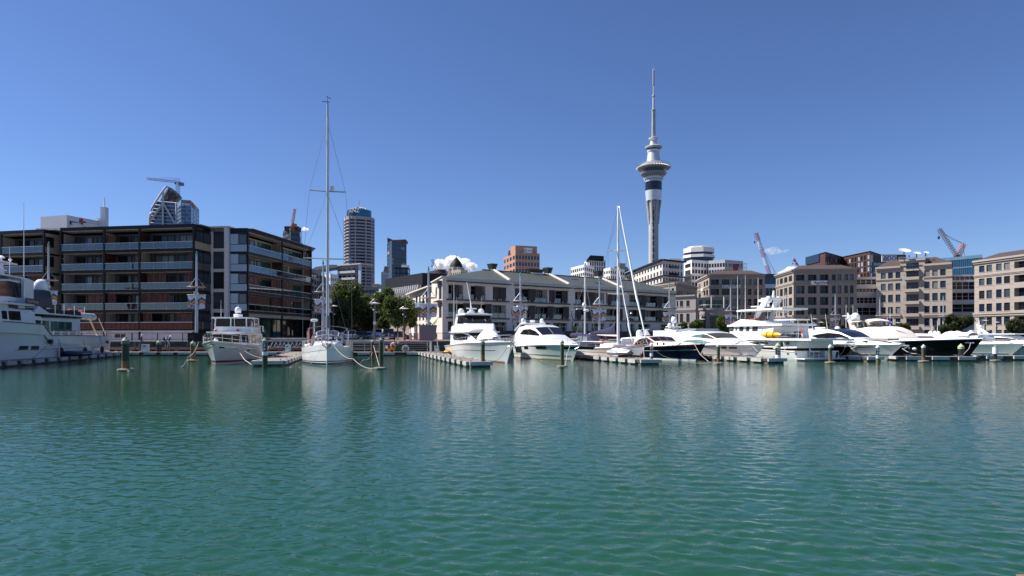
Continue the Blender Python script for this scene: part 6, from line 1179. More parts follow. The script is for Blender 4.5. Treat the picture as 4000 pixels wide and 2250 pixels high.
# ---------------------------------------------------------------- people
skin = M('skin', (.42, .24, .17), .6)
def person(label, px, D, ground, rz, J, cols, hat=None, hairc=(.05, .03, .02), shorts=True, extra=None):
    """J: joints pelvis, chest, neck, head, hand/elbow/shoulder l r, knee/foot l r in the figure's own frame, facing +X"""
    o = thing('person', label, 'person', (X(px, D), D, ground), rz, None, world=False); names = list(J); vs = [J[n][0] for n in names]; ix = {n: i for i, n in enumerate(names)}
    E = [('pelvis', 'chest'), ('chest', 'neck'), ('neck', 'head')]
    for s in 'lr': E += [('chest', 'sho' + s), ('sho' + s, 'elb' + s), ('elb' + s, 'han' + s), ('pelvis', 'hip' + s), ('hip' + s, 'kne' + s), ('kne' + s, 'ank' + s), ('ank' + s, 'toe' + s)]
    me = bpy.data.meshes.new('body'); me.from_pydata(vs, [(ix[a], ix[b]) for a, b in E], []); t = bpy.data.objects.new('tmp', me); COL.objects.link(t); mo = t.modifiers.new('s', 'SKIN'); mo.use_smooth_shade = True
    for i, n in enumerate(names): sv = me.skin_vertices[0].data[i]; sv.radius = J[n][1]; sv.use_root = (n == 'pelvis')
    t.modifiers.new('u', 'SUBSURF').levels = 2; bm = bpy.data.meshes.new_from_object(t.evaluated_get(bpy.context.evaluated_depsgraph_get())); bpy.data.objects.remove(t); bm.name = 'body'
    for m in (skin, cols[0], cols[1], blackp): bm.materials.append(m)
    pel, ch, nk = (Vector(J[k][0]) for k in ('pelvis', 'chest', 'neck')); segs = {'chest': 1, 'hip': 2}
    def dist(p, a, b): a, b = Vector(a), Vector(b); t_ = max(0, min(1, (p - a).dot(b - a) / max(1e-9, (b - a).length_squared))); return (p - a - (b - a) * t_).length
    for f in bm.polygons:
        c = f.center; best = min(E, key=lambda e: dist(c, J[e[0]][0], J[e[1]][0])); k = 0
        if best in (('pelvis', 'chest'), ('chest', 'neck')) or best[0] == 'chest' or (best[0].startswith('sho')): k = 1
        if best[0] == 'pelvis' and best[1] != 'chest' or best[0].startswith('hip'): k = 2
        if best == ('pelvis', 'chest') and (c - pel).dot((ch - pel).normalized()) < .08: k = 2
        if best[1].startswith('ank') and not shorts: k = 2
        if best[0].startswith('ank'): k = 3
        f.material_index = k
    b_ = bpy.data.objects.new('body', bm); COL.objects.link(b_); b_.parent = o; h = Vector(J['head'][0]); up = (h - nk).normalized()
    if hat: part('hat', MB().lathe([(.20 if hat[1] else .115, .02), (.115, .035), (.11, .10), (.03, .15)], 10, h), hat[0], o, 50)
    else: part('hair', MB().ball(h + up * .04 - Vector((.02, 0, 0)), .105, .095, .10, 10, 7), M('hair_%d' % (hairc[0] * 999), hairc, .7), o, 60)
    part('nose', MB().ball(h + Vector((.10, 0, -.01)), .022, .014, .022, 6, 5), skin, o, 60)
    if extra: part(*extra, o, 60)
    return o
def walk(lean=.0, stride=.18, arm=.15, hh=1.62, reach=None):
    k = hh / 1.62; J = dict(pelvis=((0, 0, .92), (.14, .10)), chest=((lean * .5, 0, 1.30), (.17, .11)), neck=((lean * .85, 0, 1.46), (.055, .055)), head=((lean + .02, 0, 1.60), (.095, .105)))
    for s, sg in (('l', 1), ('r', -1)):
        d = stride * sg; a = -arm * sg; J['sho' + s] = ((lean * .7, sg * .20, 1.38), (.065, .06)); J['elb' + s] = ((lean * .6 + a * .6, sg * .26, 1.12), (.045, .045)); J['han' + s] = ((lean * .6 + a * 1.6 + .06, sg * .25, .88), (.038, .03)); J['hip' + s] = ((0, sg * .09, .86), (.095, .095)); J['kne' + s] = ((d * .75, sg * .10, .48), (.06, .06)); J['ank' + s] = ((d * 1.2 - .04, sg * .10, .08), (.04, .04)); J['toe' + s] = ((d * 1.2 + .13, sg * .10, .035), (.045, .03))
    if reach: J['elbr'] = ((.28, -.22, 1.22), (.045, .045)); J['hanr'] = ((.55, -.2, 1.10), (.038, .03))
    return {n: (tuple(c * k for c in p), r) for n, (p, r) in J.items()}
cap_w = M('white_cap', (.75, .75, .75), .7); olive = M('olive_shirt', (.06, .065, .03), .8); denim = M('blue_shorts', (.06, .11, .17), .8); plaid = M('pale_shirt', (.35, .38, .45), .8); navys = M('dark_shirt', (.03, .035, .06), .8); whites = M('white_trousers', (.55, .53, .55), .8); lils = M('lilac_polo', (.55, .54, .66), .8); strip = M('white_striped_shorts', (.50, .48, .58), .8); straw = M('straw_hat', (.32, .24, .13), .8)
person('man in white cap, olive shirt and blue shorts walking on the boardwalk', 552, 84.6, .86, R(10), walk(.05, .2, .18), (olive, denim), (cap_w, False))
person('person in straw hat with dark backpack and denim shorts leaning at the boardwalk rail', 647, 84.4, .86, R(60), walk(.16, .06, .1, 1.5), (plaid, denim), (straw, True), extra=('backpack', MB().ball((-.2, 0, 1.18), .16, .17, .26, 10, 7), navys))
person('person in white sun hat and white trousers reaching out beside the backpack wearer', 659, 84.2, .86, R(15), walk(.2, .1, .1, 1.5, True), (navys, whites), (cap_w, True), shorts=False)
J = walk(0, .05, 0); J.update(pelvis=((-.18, 0, .92), (.14, .11)), chest=((.16, 0, 1.14), (.16, .12)), neck=((.30, 0, 1.17), (.055, .055)), head=((.43, 0, 1.14), (.095, .10)))
for s, sg in (('l', 1), ('r', -1)): J['sho' + s] = ((.22, sg * .2, 1.10), (.065, .06)); J['elb' + s] = ((.30, sg * .22, .84), (.045, .045)); J['han' + s] = ((.36, sg * .18, .62), (.038, .03)); J['hip' + s] = ((-.17, sg * .09, .86), (.095, .095)); J['kne' + s] = ((-.06, sg * .1, .48), (.06, .06)); J['ank' + s] = ((-.12, sg * .1, .08), (.04, .04)); J['toe' + s] = ((.03, sg * .1, .035), (.045, .03))
person('man in lilac polo and striped shorts bending over the orange cart', 1532, 81.3, .45, R(-8), J, (lils, strip), None, (.25, .14, .08))
# ================================================================ boats
DIRM = (.28, -.96)
def lerp_tab(tab, x):
    if x <= tab[0][0]: return tab[0][1]
    for (a, p), (b, q) in zip(tab, tab[1:]):
        if x <= b: t = (x - a) / (b - a); return p + (q - p) * t
    return tab[-1][1]
class Boat:
    def __init__(s, name, label, cat, bow, L, B, d=DIRM, side=-1, grp='boats moored in the marina'):
        s.d = Vector(d).normalized(); s.p = Vector((-s.d.y, s.d.x)); b = G(*bow).xy if not isinstance(bow, Vector) else bow; s.loc = b - s.d * L; s.L, s.B, s.side = L, B, side
        s.o = thing(name, label, cat, (s.loc.x, s.loc.y, 0), atan2(s.d.y, s.d.x), grp, world=False)
    def at(s, px, py, off=0.):
        """photo pixel -> (x along the boat, z) on the plane y = off"""
        k = (px - 2000) / FPX; q = s.loc + s.p * off; x = (k * q.y - q.x) / (s.d.x - k * s.d.y); return x, Zp(py, q.y + s.d.y * x)
    def part(s, name, mb, mat, smooth=None, fix=False, parent=None): return part(name, mb, mat, parent or s.o, smooth, fix)
class Hull:
    def __init__(s, b, sheer, rake=1.2, full=.5, wl=.86, stern=.92, flare=1.8, n=22):
        s.b, s.sheer, s.rake, s.full, s.wl, s.st, s.fl, s.n = b, sheer, rake, full, wl, stern, flare, n
    def zs(s, u): return lerp_tab(s.sheer, u)
    def P(s, u, f, side=1, eps=0.):
        B, L = s.b.B, s.b.L; k = s.st + (1 - s.st) * min(1, u / .3); a = max(0, (u - s.full) / (1 - s.full)); c = max(0, (u - s.full + .12) / (1.12 - s.full))
        bs = B / 2 * k * (1 - a ** 2.4); bw = B / 2 * s.wl * k * (1 - (a ** 2.1 if s.fl < 1 else c ** 1.7)); zs = s.zs(u)
        if f >= 0: y = bw + (bs - bw) * f ** s.fl; z = zs * f
        else: y = bw * (1 + f); z = f * .8
        return Vector((u * L + s.rake * max(f, -.2) * u ** 5, side * (y + eps), z))
    def build(s, mat, deckmat=white, bul=.0, name='hull'):
        us = [1 - (1 - i / s.n) ** 1.25 for i in range(s.n + 1)]; fs = [1, .85, .7, .55, .4, .25, .12, 0, -.5, -1]; rows = []
        for u in us: rows.append([s.P(u, f, 1) for f in fs] + [s.P(u, f, -1) for f in fs[::-1][1:]])
        m = MB().grid(rows); m.add(rows[0], [list(range(len(rows[0])))[::-1]]); h = s.b.part(name, m, mat, 45, True); dk = MB()
        dk.grid([[s.P(u, 1, 1, -.02) - Vector((0, 0, bul + .01)), Vector((s.P(u, 1).x, 0, s.zs(u) - bul + .04)), s.P(u, 1, -1, -.02) - Vector((0, 0, bul + .01))] for u in us]); s.b.part('deck', dk, deckmat); s.o = h; return s
    def patch(s, u0, u1, f0, f1, mat, name, sides=(1, -1), eps=.015, nu=10, f0b=None, f1b=None):
        m = MB(); f0b = f0 if f0b is None else f0b; f1b = f1 if f1b is None else f1b
        for sd in sides:
            m.grid([[s.P(u0 + (u1 - u0) * i / nu, (f0 + (f0b - f0) * i / nu) + ((f1 + (f1b - f1) * i / nu) - (f0 + (f0b - f0) * i / nu)) * j / 3, sd, eps) for j in range(4)] for i in range(nu + 1)])
        return s.b.part(name, m, mat)
    def port(s, px0, py0, px1, py1, mat=tint, name='porthole', off=None):
        """a hull window given by its photo rectangle, on the visible side"""
        off = s.b.side * s.b.B * .47 if off is None else off; x0, z0 = s.b.at(px0, py1, off); x1, z1 = s.b.at(px1, py0, off); u0, u1 = x0 / s.b.L, x1 / s.b.L
        if u0 > u1: u0, u1 = u1, u0
        return s.patch(u0, u1, z0 / s.zs(u0), z1 / s.zs(u0), mat, name, (s.b.side,), .02, 3)
    def line(s, f, r, mat, name='rub_rail', u0=0, u1=1, eps=.0, sides=(1, -1), flat=False):
        for sd in sides: s.b.part(name, MB().tube([s.P(u0 + (u1 - u0) * i / 20, f / s.zs(u0 + (u1 - u0) * i / 20) if flat else f, sd, eps) for i in range(21)], r, 5), mat, 60)
    def rail(s, u0, u1, h, n, mat=steel, mid=True, inn=-.08, r=.018, drop=0):
        m = MB()
        for sd in (1, -1):
            pts = [s.P(u0 + (u1 - u0) * i / n, 1, sd, inn) for i in range(n + 1)]; top = [p + Vector((.10 * (i / n), 0, h * (1 if i else 1 - drop))) for i, p in enumerate(pts)]; m.tube(top, r * 1.2, 4)
            if mid: m.tube([(p + q) / 2 for p, q in zip(pts, top)], r * .8, 4)
            for p, q in zip(pts, top): m.tube([p, q], r, 4)
        if u1 > .97: m.tube([s.P(u1, 1, 1, inn) + Vector((.10, 0, h)), s.P(u1, 1, -1, inn) + Vector((.10, 0, h))], r * 1.2, 4)
        return s.b.part('guard_rail', m, mat)
class Cab:
    """stations (x, half width base, z base, half width shoulder, z shoulder, crown)"""
    def __init__(s, b, st): s.b, s.st = b, sorted(st)
    @classmethod
    def px(c, b, rows, off=None):
        st = []
        for px, yb, yt, w0, w1, cr in rows:
            o = b.side * w0 if off is None else off; x, z0 = b.at(px, yb, o); st.append((x, w0, z0, w1, b.at(px, yt, o)[1], cr))
        return c(b, st)
    def S(s, x):
        st = s.st
        if x <= st[0][0]: return st[0][1:]
        for a, e in zip(st, st[1:]):
            if x <= e[0]: t = (x - a[0]) / (e[0] - a[0]); return [p + (q - p) * t for p, q in zip(a[1:], e[1:])]
        return st[-1][1:]
    def sec(s, x, v):
        w0, z0, w1, z1, c = v; r = min(.22, w1 * .25); h = [(w0, z0), (w0 + (w1 - w0) * .5, (z0 + z1) / 2), (w1, z1 - min(.10, (z1 - z0) * .3)), (w1 - r * .35, z1), (w1 - r, z1 + c * .25), (w1 * .5, z1 + c * .8), (0, z1 + c)]
        return [Vector((x, y, z)) for y, z in h] + [Vector((x, -y, z)) for y, z in h[::-1][1:]]
    def build(s, name, mat, smooth=38):
        rows = []
        for a, e in zip(s.st, s.st[1:]): rows += [s.sec(a[0] + (e[0] - a[0]) * t, [p + (q - p) * t for p, q in zip(a[1:], e[1:])]) for t in (0, .34, .67)]
        rows.append(s.sec(s.st[-1][0], s.st[-1][1:])); m = MB().grid(rows); n = len(rows[0]); m.add(rows[0], [list(range(n))[::-1]]); m.add(rows[-1], [list(range(n))]); s.o = s.b.part(name, m, mat, smooth, True); return s
    def Y(s, x, z): w0, z0, w1, z1, c = s.S(x); t = 0 if z1 - z0 < 1e-4 else max(0, min(1, (z - z0) / (z1 - z0))); return w0 + (w1 - w0) * t
    def side(s, name, cols, mat=tint, eps=.02, sides=(1, -1), parent=None):
        """cols: (x, z low, z high) ordered along the boat"""
        cs = [tuple(p + (q - p) * k / 4 for p, q in zip(u, v)) for u, v in zip(cols, cols[1:]) for k in range(4)] + [cols[-1]]
        for sd in sides: o = s.b.part(name, MB().grid([[Vector((x, sd * (s.Y(x, a + (b - a) * j / 3) + eps), a + (b - a) * j / 3)) for j in range(4)] for x, a, b in cs]), mat, parent=parent)
        return o
    def side_px(s, name, cols, mat=tint, eps=.02, w=None, sides=None):
        w = w or s.st[len(s.st) // 2][1]; q = [(s.b.at(px, yb, s.b.side * w)[0], s.b.at(px, yb, s.b.side * w)[1], s.b.at(px, yt, s.b.side * w)[1]) for px, yt, yb in cols]; return s.side(name, sorted(q), mat, eps, sides or (1, -1))
    def front(s, name, x0, x1, f=.9, mat=tint, eps=.025, a0=0., a1=1., n=5):
        """pane on the sloping front between stations x0 and x1"""
        m = MB(); rows = []
        for i in range(n + 1):
            t = a0 + (a1 - a0) * i / n; x = x0 + (x1 - x0) * t; w0, z0, w1, z1, c = s.S(x); rows.append([Vector((x + eps, y * w1 * f, z1 + c * (1 - abs(y) ** 1.8) + eps)) for y in [k / 4 - 1 for k in range(9)]])
        m.grid(rows); return s.b.part(name, m, mat)
def slab(b, name, x0, x1, w, z, th, mat=white, taper=.9, crown=.04, round_=True):
    n = 10; out = []
    for i in range(n + 1): t = i / n; k = 1 - (1 - taper) * abs(2 * t - 1) ** 3; out.append((x0 + (x1 - x0) * t, w * k))
    pl = [(x, y) for x, y in out] + [(x, -y) for x, y in out[::-1]]; m = MB().extr([(x, y, z) for x, y in pl], (0, 0, th)); return b.part(name, m, mat, None, True)
def radome(b, x, y, z, r, name='radome', stem=.0, mat=white):
    m = MB(); 
    if stem: m.lathe([(r * .35, -stem - r * .8), (r * .3, -r * .7)], 8, (x, y, z))
    return b.part(name, m.lathe([(r * .72, -r), (r * .95, -r * .75), (r, -r * .1), (r * .86, r * .5), (r * .5, r * .86), (.02, r)], 14, (x, y, z)), mat, 50)
def radar(b, x, y, z, L=1.3, rot=.5, name='radar'): 
    c, s_ = cos(rot) * L / 2, sin(rot) * L / 2; return b.part(name, MB().lathe([(.24, -.3), (.22, -.05), (.08, 0)], 10, (x, y, z)).obox((x - c, y - s_, z), (2 * c, 2 * s_, 0), (-s_ * .12, c * .12, 0), (0, 0, .12)), white)
def whip(b, x, y, z0, z1, name='antenna', r=.025, rake=0.): return b.part(name, MB().tube([(x, y, z0), (x + rake, y, z1)], r, 5, r * .4), white2)
def mooring(label, pts, r=.035, mat=None, sag=.0):
    p = [Vector(q) for q in pts]; out = []
    for a, e in zip(p, p[1:]):
        for i in range(9): t = i / 9; out.append(a + (e - a) * t + Vector((0, 0, -sag * 4 * t * (1 - t))))
    out.append(p[-1]); return single('mooring_line', MB().tube(out, r * .55, 5), mat or rope_w, label, 'rope', 'mooring lines', None, 60, out[0])
def fender_ball(b, x, y, z, r=.16, h=.5, mat=rubber): return b.part('hanging_fender', MB().lathe([(.02, h / 2 + .1), (r * .6, h / 2), (r, h * .3), (r, -h * .3), (r * .6, -h / 2), (.02, -h / 2 - .08)], 10, (x, y, z)), mat, 50)

# ---------------------------------------------------------------- big white yacht at the left edge
d0 = Vector((.284, -.959)).normalized(); p0 = Vector((-d0.y, d0.x)); corner = G(434, 80).xy
b = Boat('motor_yacht', 'large white raised deck motor yacht in shade at the left edge', 'yacht', corner - p0 * 3.0 + d0 * 36, 36, 6.6, d0, 1)
s_ = b.at(190, 1300, 3.2)[0] / 36
lil = M('white_yacht_paint', (.75, .75, .80), .25, var=.03, coat=.4)
h = Hull(b, [(0, 2.42), (s_ - .012, 2.5), (s_ + .018, 3.45), (.8, 3.65), (1, 4.2)], 2.5, .6, .9, .93, 1.3, 40).build(lil, deckteak, .9)
h.line(1, .05, M('brown_cap_rail', (.10, .075, .06), .4), 'cap_rail', 0, .98, .0, (1,)); x_, z_ = b.at(97, 1345, 3.2); h.line(2.5 * .49, .03, steel, 'rub_rail', 0, x_ / 36, .02, (1,), True)
for a in ((101, 1351, 129, 1369), (137, 1351, 162, 1369)): h.port(*a, mat=tint)
w = 2.75
c = Cab.px(b, [(132, 1318, 1234, w, w, .05), (220, 1313, 1238, w, w, .05), (313, 1312, 1246, w, w, .05)]).build('aft_deckhouse', lil)
for a in (((133, 1250, 1265), (159, 1251, 1265)), ((165.5, 1252, 1276), (192, 1253, 1290)), ((198, 1254, 1290), (225, 1256, 1293)), ((227, 1256, 1292), (253, 1257, 1294)), ((255, 1257, 1293), (280, 1259, 1295))): c.side_px('window', a, bglass4, w=w)
xa, za = b.at(120, 1232, w + .3); xb, zb_ = b.at(372, 1250, w + .3); slab(b, 'boat_deck', xb, xa, w + .35, 4.45, .14, lil)
fc_ = Cab.px(b, [(-60, 1262, 1196, 2.9, 2.8, .05), (60, 1262, 1206, 2.9, 2.8, .05), (140, 1268, 1212, 2.9, 2.8, .05)]).build('forward_deckhouse', lil)
for a in (((7, 1213, 1245), (27, 1214, 1247)), ((34, 1214, 1249), (80, 1216, 1252))): fc_.side_px('window', a, tint, w=2.85)
xa, za = b.at(-80, 1198, 3.2); xb, zb_ = b.at(156, 1213, 3.2); slab(b, 'upper_deck', xb, xa, 3.15, 5.05, .16, lil)
pc_ = Cab.px(b, [(-50, 1205, 1084, 2.5, 2.3, .05), (60, 1205, 1092, 2.5, 2.3, .05), (97, 1205, 1096, 2.5, 2.3, .05)]).build('pilothouse', lil)
pc_.side_px('window', ((-40, 1096, 1152), (40, 1097, 1158), (72, 1103, 1163), (94, 1108, 1163)), tint, w=2.5)
xa, za = b.at(88, 1090, 2.5); xb, zb_ = b.at(127, 1094, 2.5); x2, z2 = b.at(126, 1195, 2.5)
for sd in (1, -1): b.part('wing_panel', MB().extr([(xa, sd * 2.4, z2 - .1), (x2, sd * 2.4, z2 - .1), (xb, sd * 2.4, za), (xa, sd * 2.4, za + .1)], (0, sd * .2, 0)), lil)
slab(b, 'flybridge_deck', xb - .2, 30, 2.55, b.at(97, 1091, 2.5)[1], .12, lil)
cp = M('canvas_screen', (.014, .018, .035), .35, var=.2)
ca = Cab.px(b, [(124, 1199, 1130, 2.4, 2.2, .05), (190, 1201, 1133, 2.4, 2.2, .05), (207, 1202, 1138, 2.4, 2.2, .05)]).build('cockpit_enclosure', cp)
cb = Cab.px(b, [(170, 1240, 1205, 2.9, 2.85, .02), (318, 1244, 1217, 2.9, 2.85, .02)]).build('black_side_curtain', black_canvas)
b.part('sloped_coaming', MB().extr([(b.at(130, 1236, 2.9)[0], 2.95, 4.6), (b.at(190, 1236, 2.9)[0], 2.95, 4.6), (b.at(150, 1196, 2.9)[0], 2.95, b.at(150, 1196, 2.9)[1])], (0, -.2, 0)), lil)
nb = M('brown_name_board', (.05, .022, .018), .5); xa, za = b.at(90, 1209, 3.0); xb, zb_ = b.at(143, 1193, 3.0); nm = b.part('name_board', MB().box(xb, 3.18, 5.24, xa, 3.22, 5.72), nb)
text('Grand Passage', .42, M('gold_letters', (.45, .38, .3), .4), nm, ((xa + xb) / 2, 3.235, 5.47), (R(90), 0, R(180)), .005)
text('MNZ 133812', .3, M('registry_ink', (.05, .05, .09), .5), b.o, (b.at(47, 1182, 2.5)[0], 2.56, b.at(47, 1182, 2.5)[1]), (R(90), 0, R(180)), .005); x_, z_ = b.at(55, 1194, 2.55); pc_.side('vent', [(x_ - .9, z_ - .22, z_ + .18), (x_ + .9, z_ - .22, z_ + .18)], blackp, .03)
x_, z_ = b.at(179, 1116, 2.0); radome(b, x_, 1.6, z_, .62, stem=.5)
x0, z0 = b.at(318, 1236, 2.9); x1, z1 = b.at(373, 1236, 2.9); lr = b.part('life_raft', MB().tube([(x0, 2.7, z0 + .05), (x0 - .15, 2.7, z0 + .05)], .28, 14, .36).tube([(x0 - .15, 2.7, z0 + .05), (x1 + .15, 2.7, z0 + .05)], .38, 14).tube([(x1 + .15, 2.7, z0 + .05), (x1, 2.7, z0 + .05)], .36, 14, .28), white, 40)
for t in (.3, .65): x = x0 + (x1 - x0) * t; b.part('strap', MB().tube([(x, 2.7, z0 + .05), (x - .06, 2.7, z0 + .05)], .392, 14), grey_canvas, parent=lr)
xm, zm = b.at(18, 1088, 1.0); b.part('radar_mast', MB().add([(xm - .5, -.9, zm), (xm + .9, -.9, zm), (xm + .9, .9, zm), (xm - .5, .9, zm), (xm - .9, -.5, zm + 1.5), (xm - .2, -.5, zm + 1.5), (xm - .2, .5, zm + 1.5), (xm - .9, .5, zm + 1.5)], [[3, 2, 1, 0], [4, 5, 6, 7], [0, 1, 5, 4], [1, 2, 6, 5], [2, 3, 7, 6], [3, 0, 4, 7]]), lil); b.part('mast_platform', MB().box(xm - 2.6, -1.0, zm + 1.42, xm + 1.4, 1.0, zm + 1.55).box(xm - 1.2, -.7, zm + .75, xm + 1.6, .7, zm + .85), lil)
for dx, dy, r in ((-2.4, .5, .14), (-1.4, -.4, .2), (-.4, .6, .26), (.6, -.3, .2)): b.part('dome_light', MB().lathe([(.05, 0), (.05, .25), (r, .28), (r, .36), (.04, .5)], 10, (xm + dx, dy, zm + 1.55)), white2, 50)
whip(b, *[b.at(88, 1190, 2.6)[0], 2.7], b.at(88, 1190, 2.6)[1], b.at(88, 790, 2.6)[1], r=.05); whip(b, b.at(48, 1092, 2.)[0], 1.8, b.at(48, 1092, 2.)[1], b.at(48, 960, 2.)[1], r=.035)
m = MB()
for px, y0, y1 in ((210, 1318, 1297), (240, 1316, 1298), (270, 1315, 1299), (300, 1314, 1299), (330, 1314, 1299), (360, 1314, 1299), (390, 1314, 1301), (414, 1314, 1302)): x, z = b.at(px, y0, 3.1); m.tube([(x, 3.05, 2.4), (x, 3.05, 2.95)], .03, 5)
xa = b.at(200, 1300, 3.1)[0]; m.tube([(xa, 3.05, 2.95), (.4, 3.05, 2.95)], .035, 5); m.tube([(xa, 3.05, 2.68), (.4, 3.05, 2.68)], .02, 5); b.part('guard_rail', m, steel)
m = MB(); x0, z0 = b.at(355, 1252, 3.1); x1, z1 = b.at(385, 1312, 3.0); [m.tube([(x0 + o_, 3.0, 4.45), (x1 + o_, 2.9, 2.45)], .035, 5) for o_ in (0, .35)]; [m.tube([(x0 + (x1 - x0) * t, 3.0 - .1 * t, 4.45 - 2 * t), (x0 + (x1 - x0) * t + .35, 3.0 - .1 * t, 4.45 - 2 * t)], .02, 4) for t in (.15, .3, .45, .6, .75, .9)]; b.part('boarding_ladder', m, steel); b.part('awning_post', MB().tube([(b.at(390, 1255, 3.)[0], 2.9, 4.45), (b.at(414, 1310, 3.)[0], 3.0, 2.5)], .04, 5), steel)
m = MB(); z = 4.6
for px in (215, 250, 290, 330): x = b.at(px, 1210, 2.9)[0]; m.tube([(x, 2.9, z), (x, 2.9, z + 1.0)], .025, 4)
m.tube([(b.at(207, 1210, 2.9)[0], 2.9, z + 1), (b.at(331, 1210, 2.9)[0], 2.9, z + 1)], .03, 4); b.part('boat_deck_rail', m, steel); 
for px in (268, 310): x = b.at(px, 1210, 2.)[0]; b.part('orange_cushion', MB().ball((x, 2.2, 5.15), .32, .3, .14, 10, 6), M('orange_cushion', (.32, .06, .03), .8), 60)
x_, z_ = b.at(197, 1334, 3.3); b.part('fairlead', MB().box(x_ - .35, 3.28, z_ - .2, x_ + .35, 3.42, z_ + .2), darksteel); x_, z_ = b.at(420, 1336, 3.1); b.part('fairlead', MB().box(x_ - .2, 3.0, z_ - .15, x_ + .2, 3.16, z_ + .15), darksteel)
for px, py in ((244, 1372), (336, 1382), (402, 1378)): x_, z_ = b.at(px, py, 3.5); fender_ball(b, x_, 3.42, max(.85, z_), .2, .6); b.part('fender_line', MB().tube([(x_, 3.42, 1.1), (x_, 3.15, 2.5)], .018, 4), rope_d)
# inflatable tender lying on the pontoon
def inflatable(label, c, rz, L, r, m0, m1, z, cat='dinghy', cover=None):
    o = thing('inflatable_dinghy', label, cat, (c[0], c[1], z), rz, None, world=False); w = L * .21
    path = [(-L / 2, w, r * 1.1), (L * .2, w, r * 1.1), (L * .38, w * .7, r * 1.25), (L * .48, 0, r * 1.5), (L * .38, -w * .7, r * 1.25), (L * .2, -w, r * 1.1), (-L / 2, -w, r * 1.1)]
    part('tube', MB().tube([(-L / 2 - r * .8, w, r * 1.1)] + path[:1] , r * .3, 10, r).tube(path[0:7], r, 10).tube([path[-1], (-L / 2 - r * .8, -w, r * 1.1)], r, 10, r * .3), m0, o, 60)
    part('floor', MB().add([(-L / 2 + .1, -w, r * .7), (L * .3, -w * .8, r * .7), (L * .42, 0, r * .8), (L * .3, w * .8, r * .7), (-L / 2 + .1, w, r * .7), (-L / 2 + .1, 0, .02), (L * .3, 0, .05)], [[0, 1, 6, 5], [1, 2, 6], [2, 3, 6], [3, 4, 5, 6], [4, 0, 5]]), m1, o)
    part('rubbing_strake', MB().tube([(x, y * (1 + r / w * .95), z_) for x, y, z_ in path], r * .16, 5), m1, o); part('transom', MB().box(-L / 2 - .02, -w + r * .5, r * .5, -L / 2 + .04, w - r * .5, r * 1.9), m1, o)
    if cover:
        rows = []
        for i in range(11): t = i / 10; x = -L / 2 + (L + r) * t; ww = (w + r * 1.1) * sqrt(max(0, 1 - max(0, (t - .6) / .42) ** 2.2)); rows.append([(x, ww * k, r * 1.2 + (1 - abs(k) ** 2) * (r * 1.3 + .12 * sin(i * 1.9 + k * 3)) * (1 - t * .3)) for k in (-1, -.7, -.35, 0, .35, .7, 1)])
        part('cover', MB().grid(rows), cover, o, 60)
    return o
inflatable('navy and grey inflatable dinghy lying beside the big white yacht', (-43.55, 65.3), atan2(d0.y, d0.x), 3.7, .24, M('navy_hypalon', (.02, .035, .08), .5), M('grey_hypalon', (.30, .33, .38), .5), .42)
single('pontoon_post', MB().tube([(X(231, 61.5), 61.5, .4), (X(231, 61.5), 61.5, 2.2)], .06, 6), galv, 'grey steel post on the left pontoon in front of the dinghy', 'post')
# ---------------------------------------------------------------- trawler yacht
b = Boat('trawler_yacht', 'white trawler yacht with red waterline stripe and dark saloon windows', 'yacht', (843, 56), 12.4, 4.5, (.17, -.985), 1)
h = Hull(b, [(0, 1.38), (.5, 1.48), (.8, 1.72), (1, 2.02)], 1.35, .52, .84, .92, 1.5, 26).build(M('trawler_hull', (.58, .58, .585), .3, var=.04, coat=.2), white, .0)
h.patch(0, .995, .075, .17, M('boot_stripe_red', (.20, .018, .02), .35), 'boot_stripe', nu=24); h.patch(0, .995, .02, .06, white, 'boot_stripe', nu=24); h.line(1, .04, white, 'rub_rail', 0, 1, .02); h.line(.80, .022, white, 'knuckle', 0, 1, .012)
for px, py in ((952, 1371), (985, 1372)): x_, z_ = b.at(px, py, 2.1); h.patch(x_ / 12.4 - .018, x_ / 12.4 + .018, z_ / 1.5 - .04, z_ / 1.5 + .04, tint, 'porthole', (1,), .02, 2)
lo = Cab(b, [(2.6, 1.95, 1.4, 1.85, 2.72, .03), (8.0, 1.75, 1.45, 1.6, 2.72, .03), (8.9, 1.35, 1.6, 1.2, 2.72, .03)]).build('saloon', white); lo.side('window', [(3.2, 1.75, 2.55), (5.4, 1.75, 2.55)]); lo.side('window', [(5.5, 1.75, 2.55), (8.0, 1.8, 2.55), (8.85, 1.9, 2.55)])
b.part('window', MB().add([(8.93, -1.3, 1.85), (8.93, 1.3, 1.85), (8.93, 1.18, 2.6), (8.93, -1.18, 2.6)], [[0, 1, 2, 3]]), tint); slab(b, 'brow_deck', 2.2, 9.25, 2.0, 2.74, .10, white, .82)
up = Cab(b, [(3.2, 1.7, 2.84, 1.65, 3.34, .02), (6.6, 1.62, 2.84, 1.55, 3.34, .02), (7.5, 1.45, 2.84, 1.4, 3.30, .02)]).build('flybridge_coaming', white)
wi = Cab(b, [(3.3, 1.62, 3.34, 1.62, 4.04, .02), (6.5, 1.52, 3.34, 1.50, 4.04, .02), (7.25, 1.38, 3.32, 1.34, 4.0, .02)]).build('window_band', tint)
for x, y in ((7.3, -1.38), (7.3, 1.38), (7.3, .0), (5.0, 1.6), (5.0, -1.6), (3.3, 1.64), (3.3, -1.64)): b.part('window_post', MB().tube([(x + .05, y, 3.32), (x + .0, y * .98, 4.06)], .06, 5), white)
b.part('window_post', MB().tube([(7.36, .35, 3.32), (7.32, .3, 4.04)], .035, 4), white); slab(b, 'hardtop', 2.8, 7.9, 1.85, 4.06, .13, white, .85)
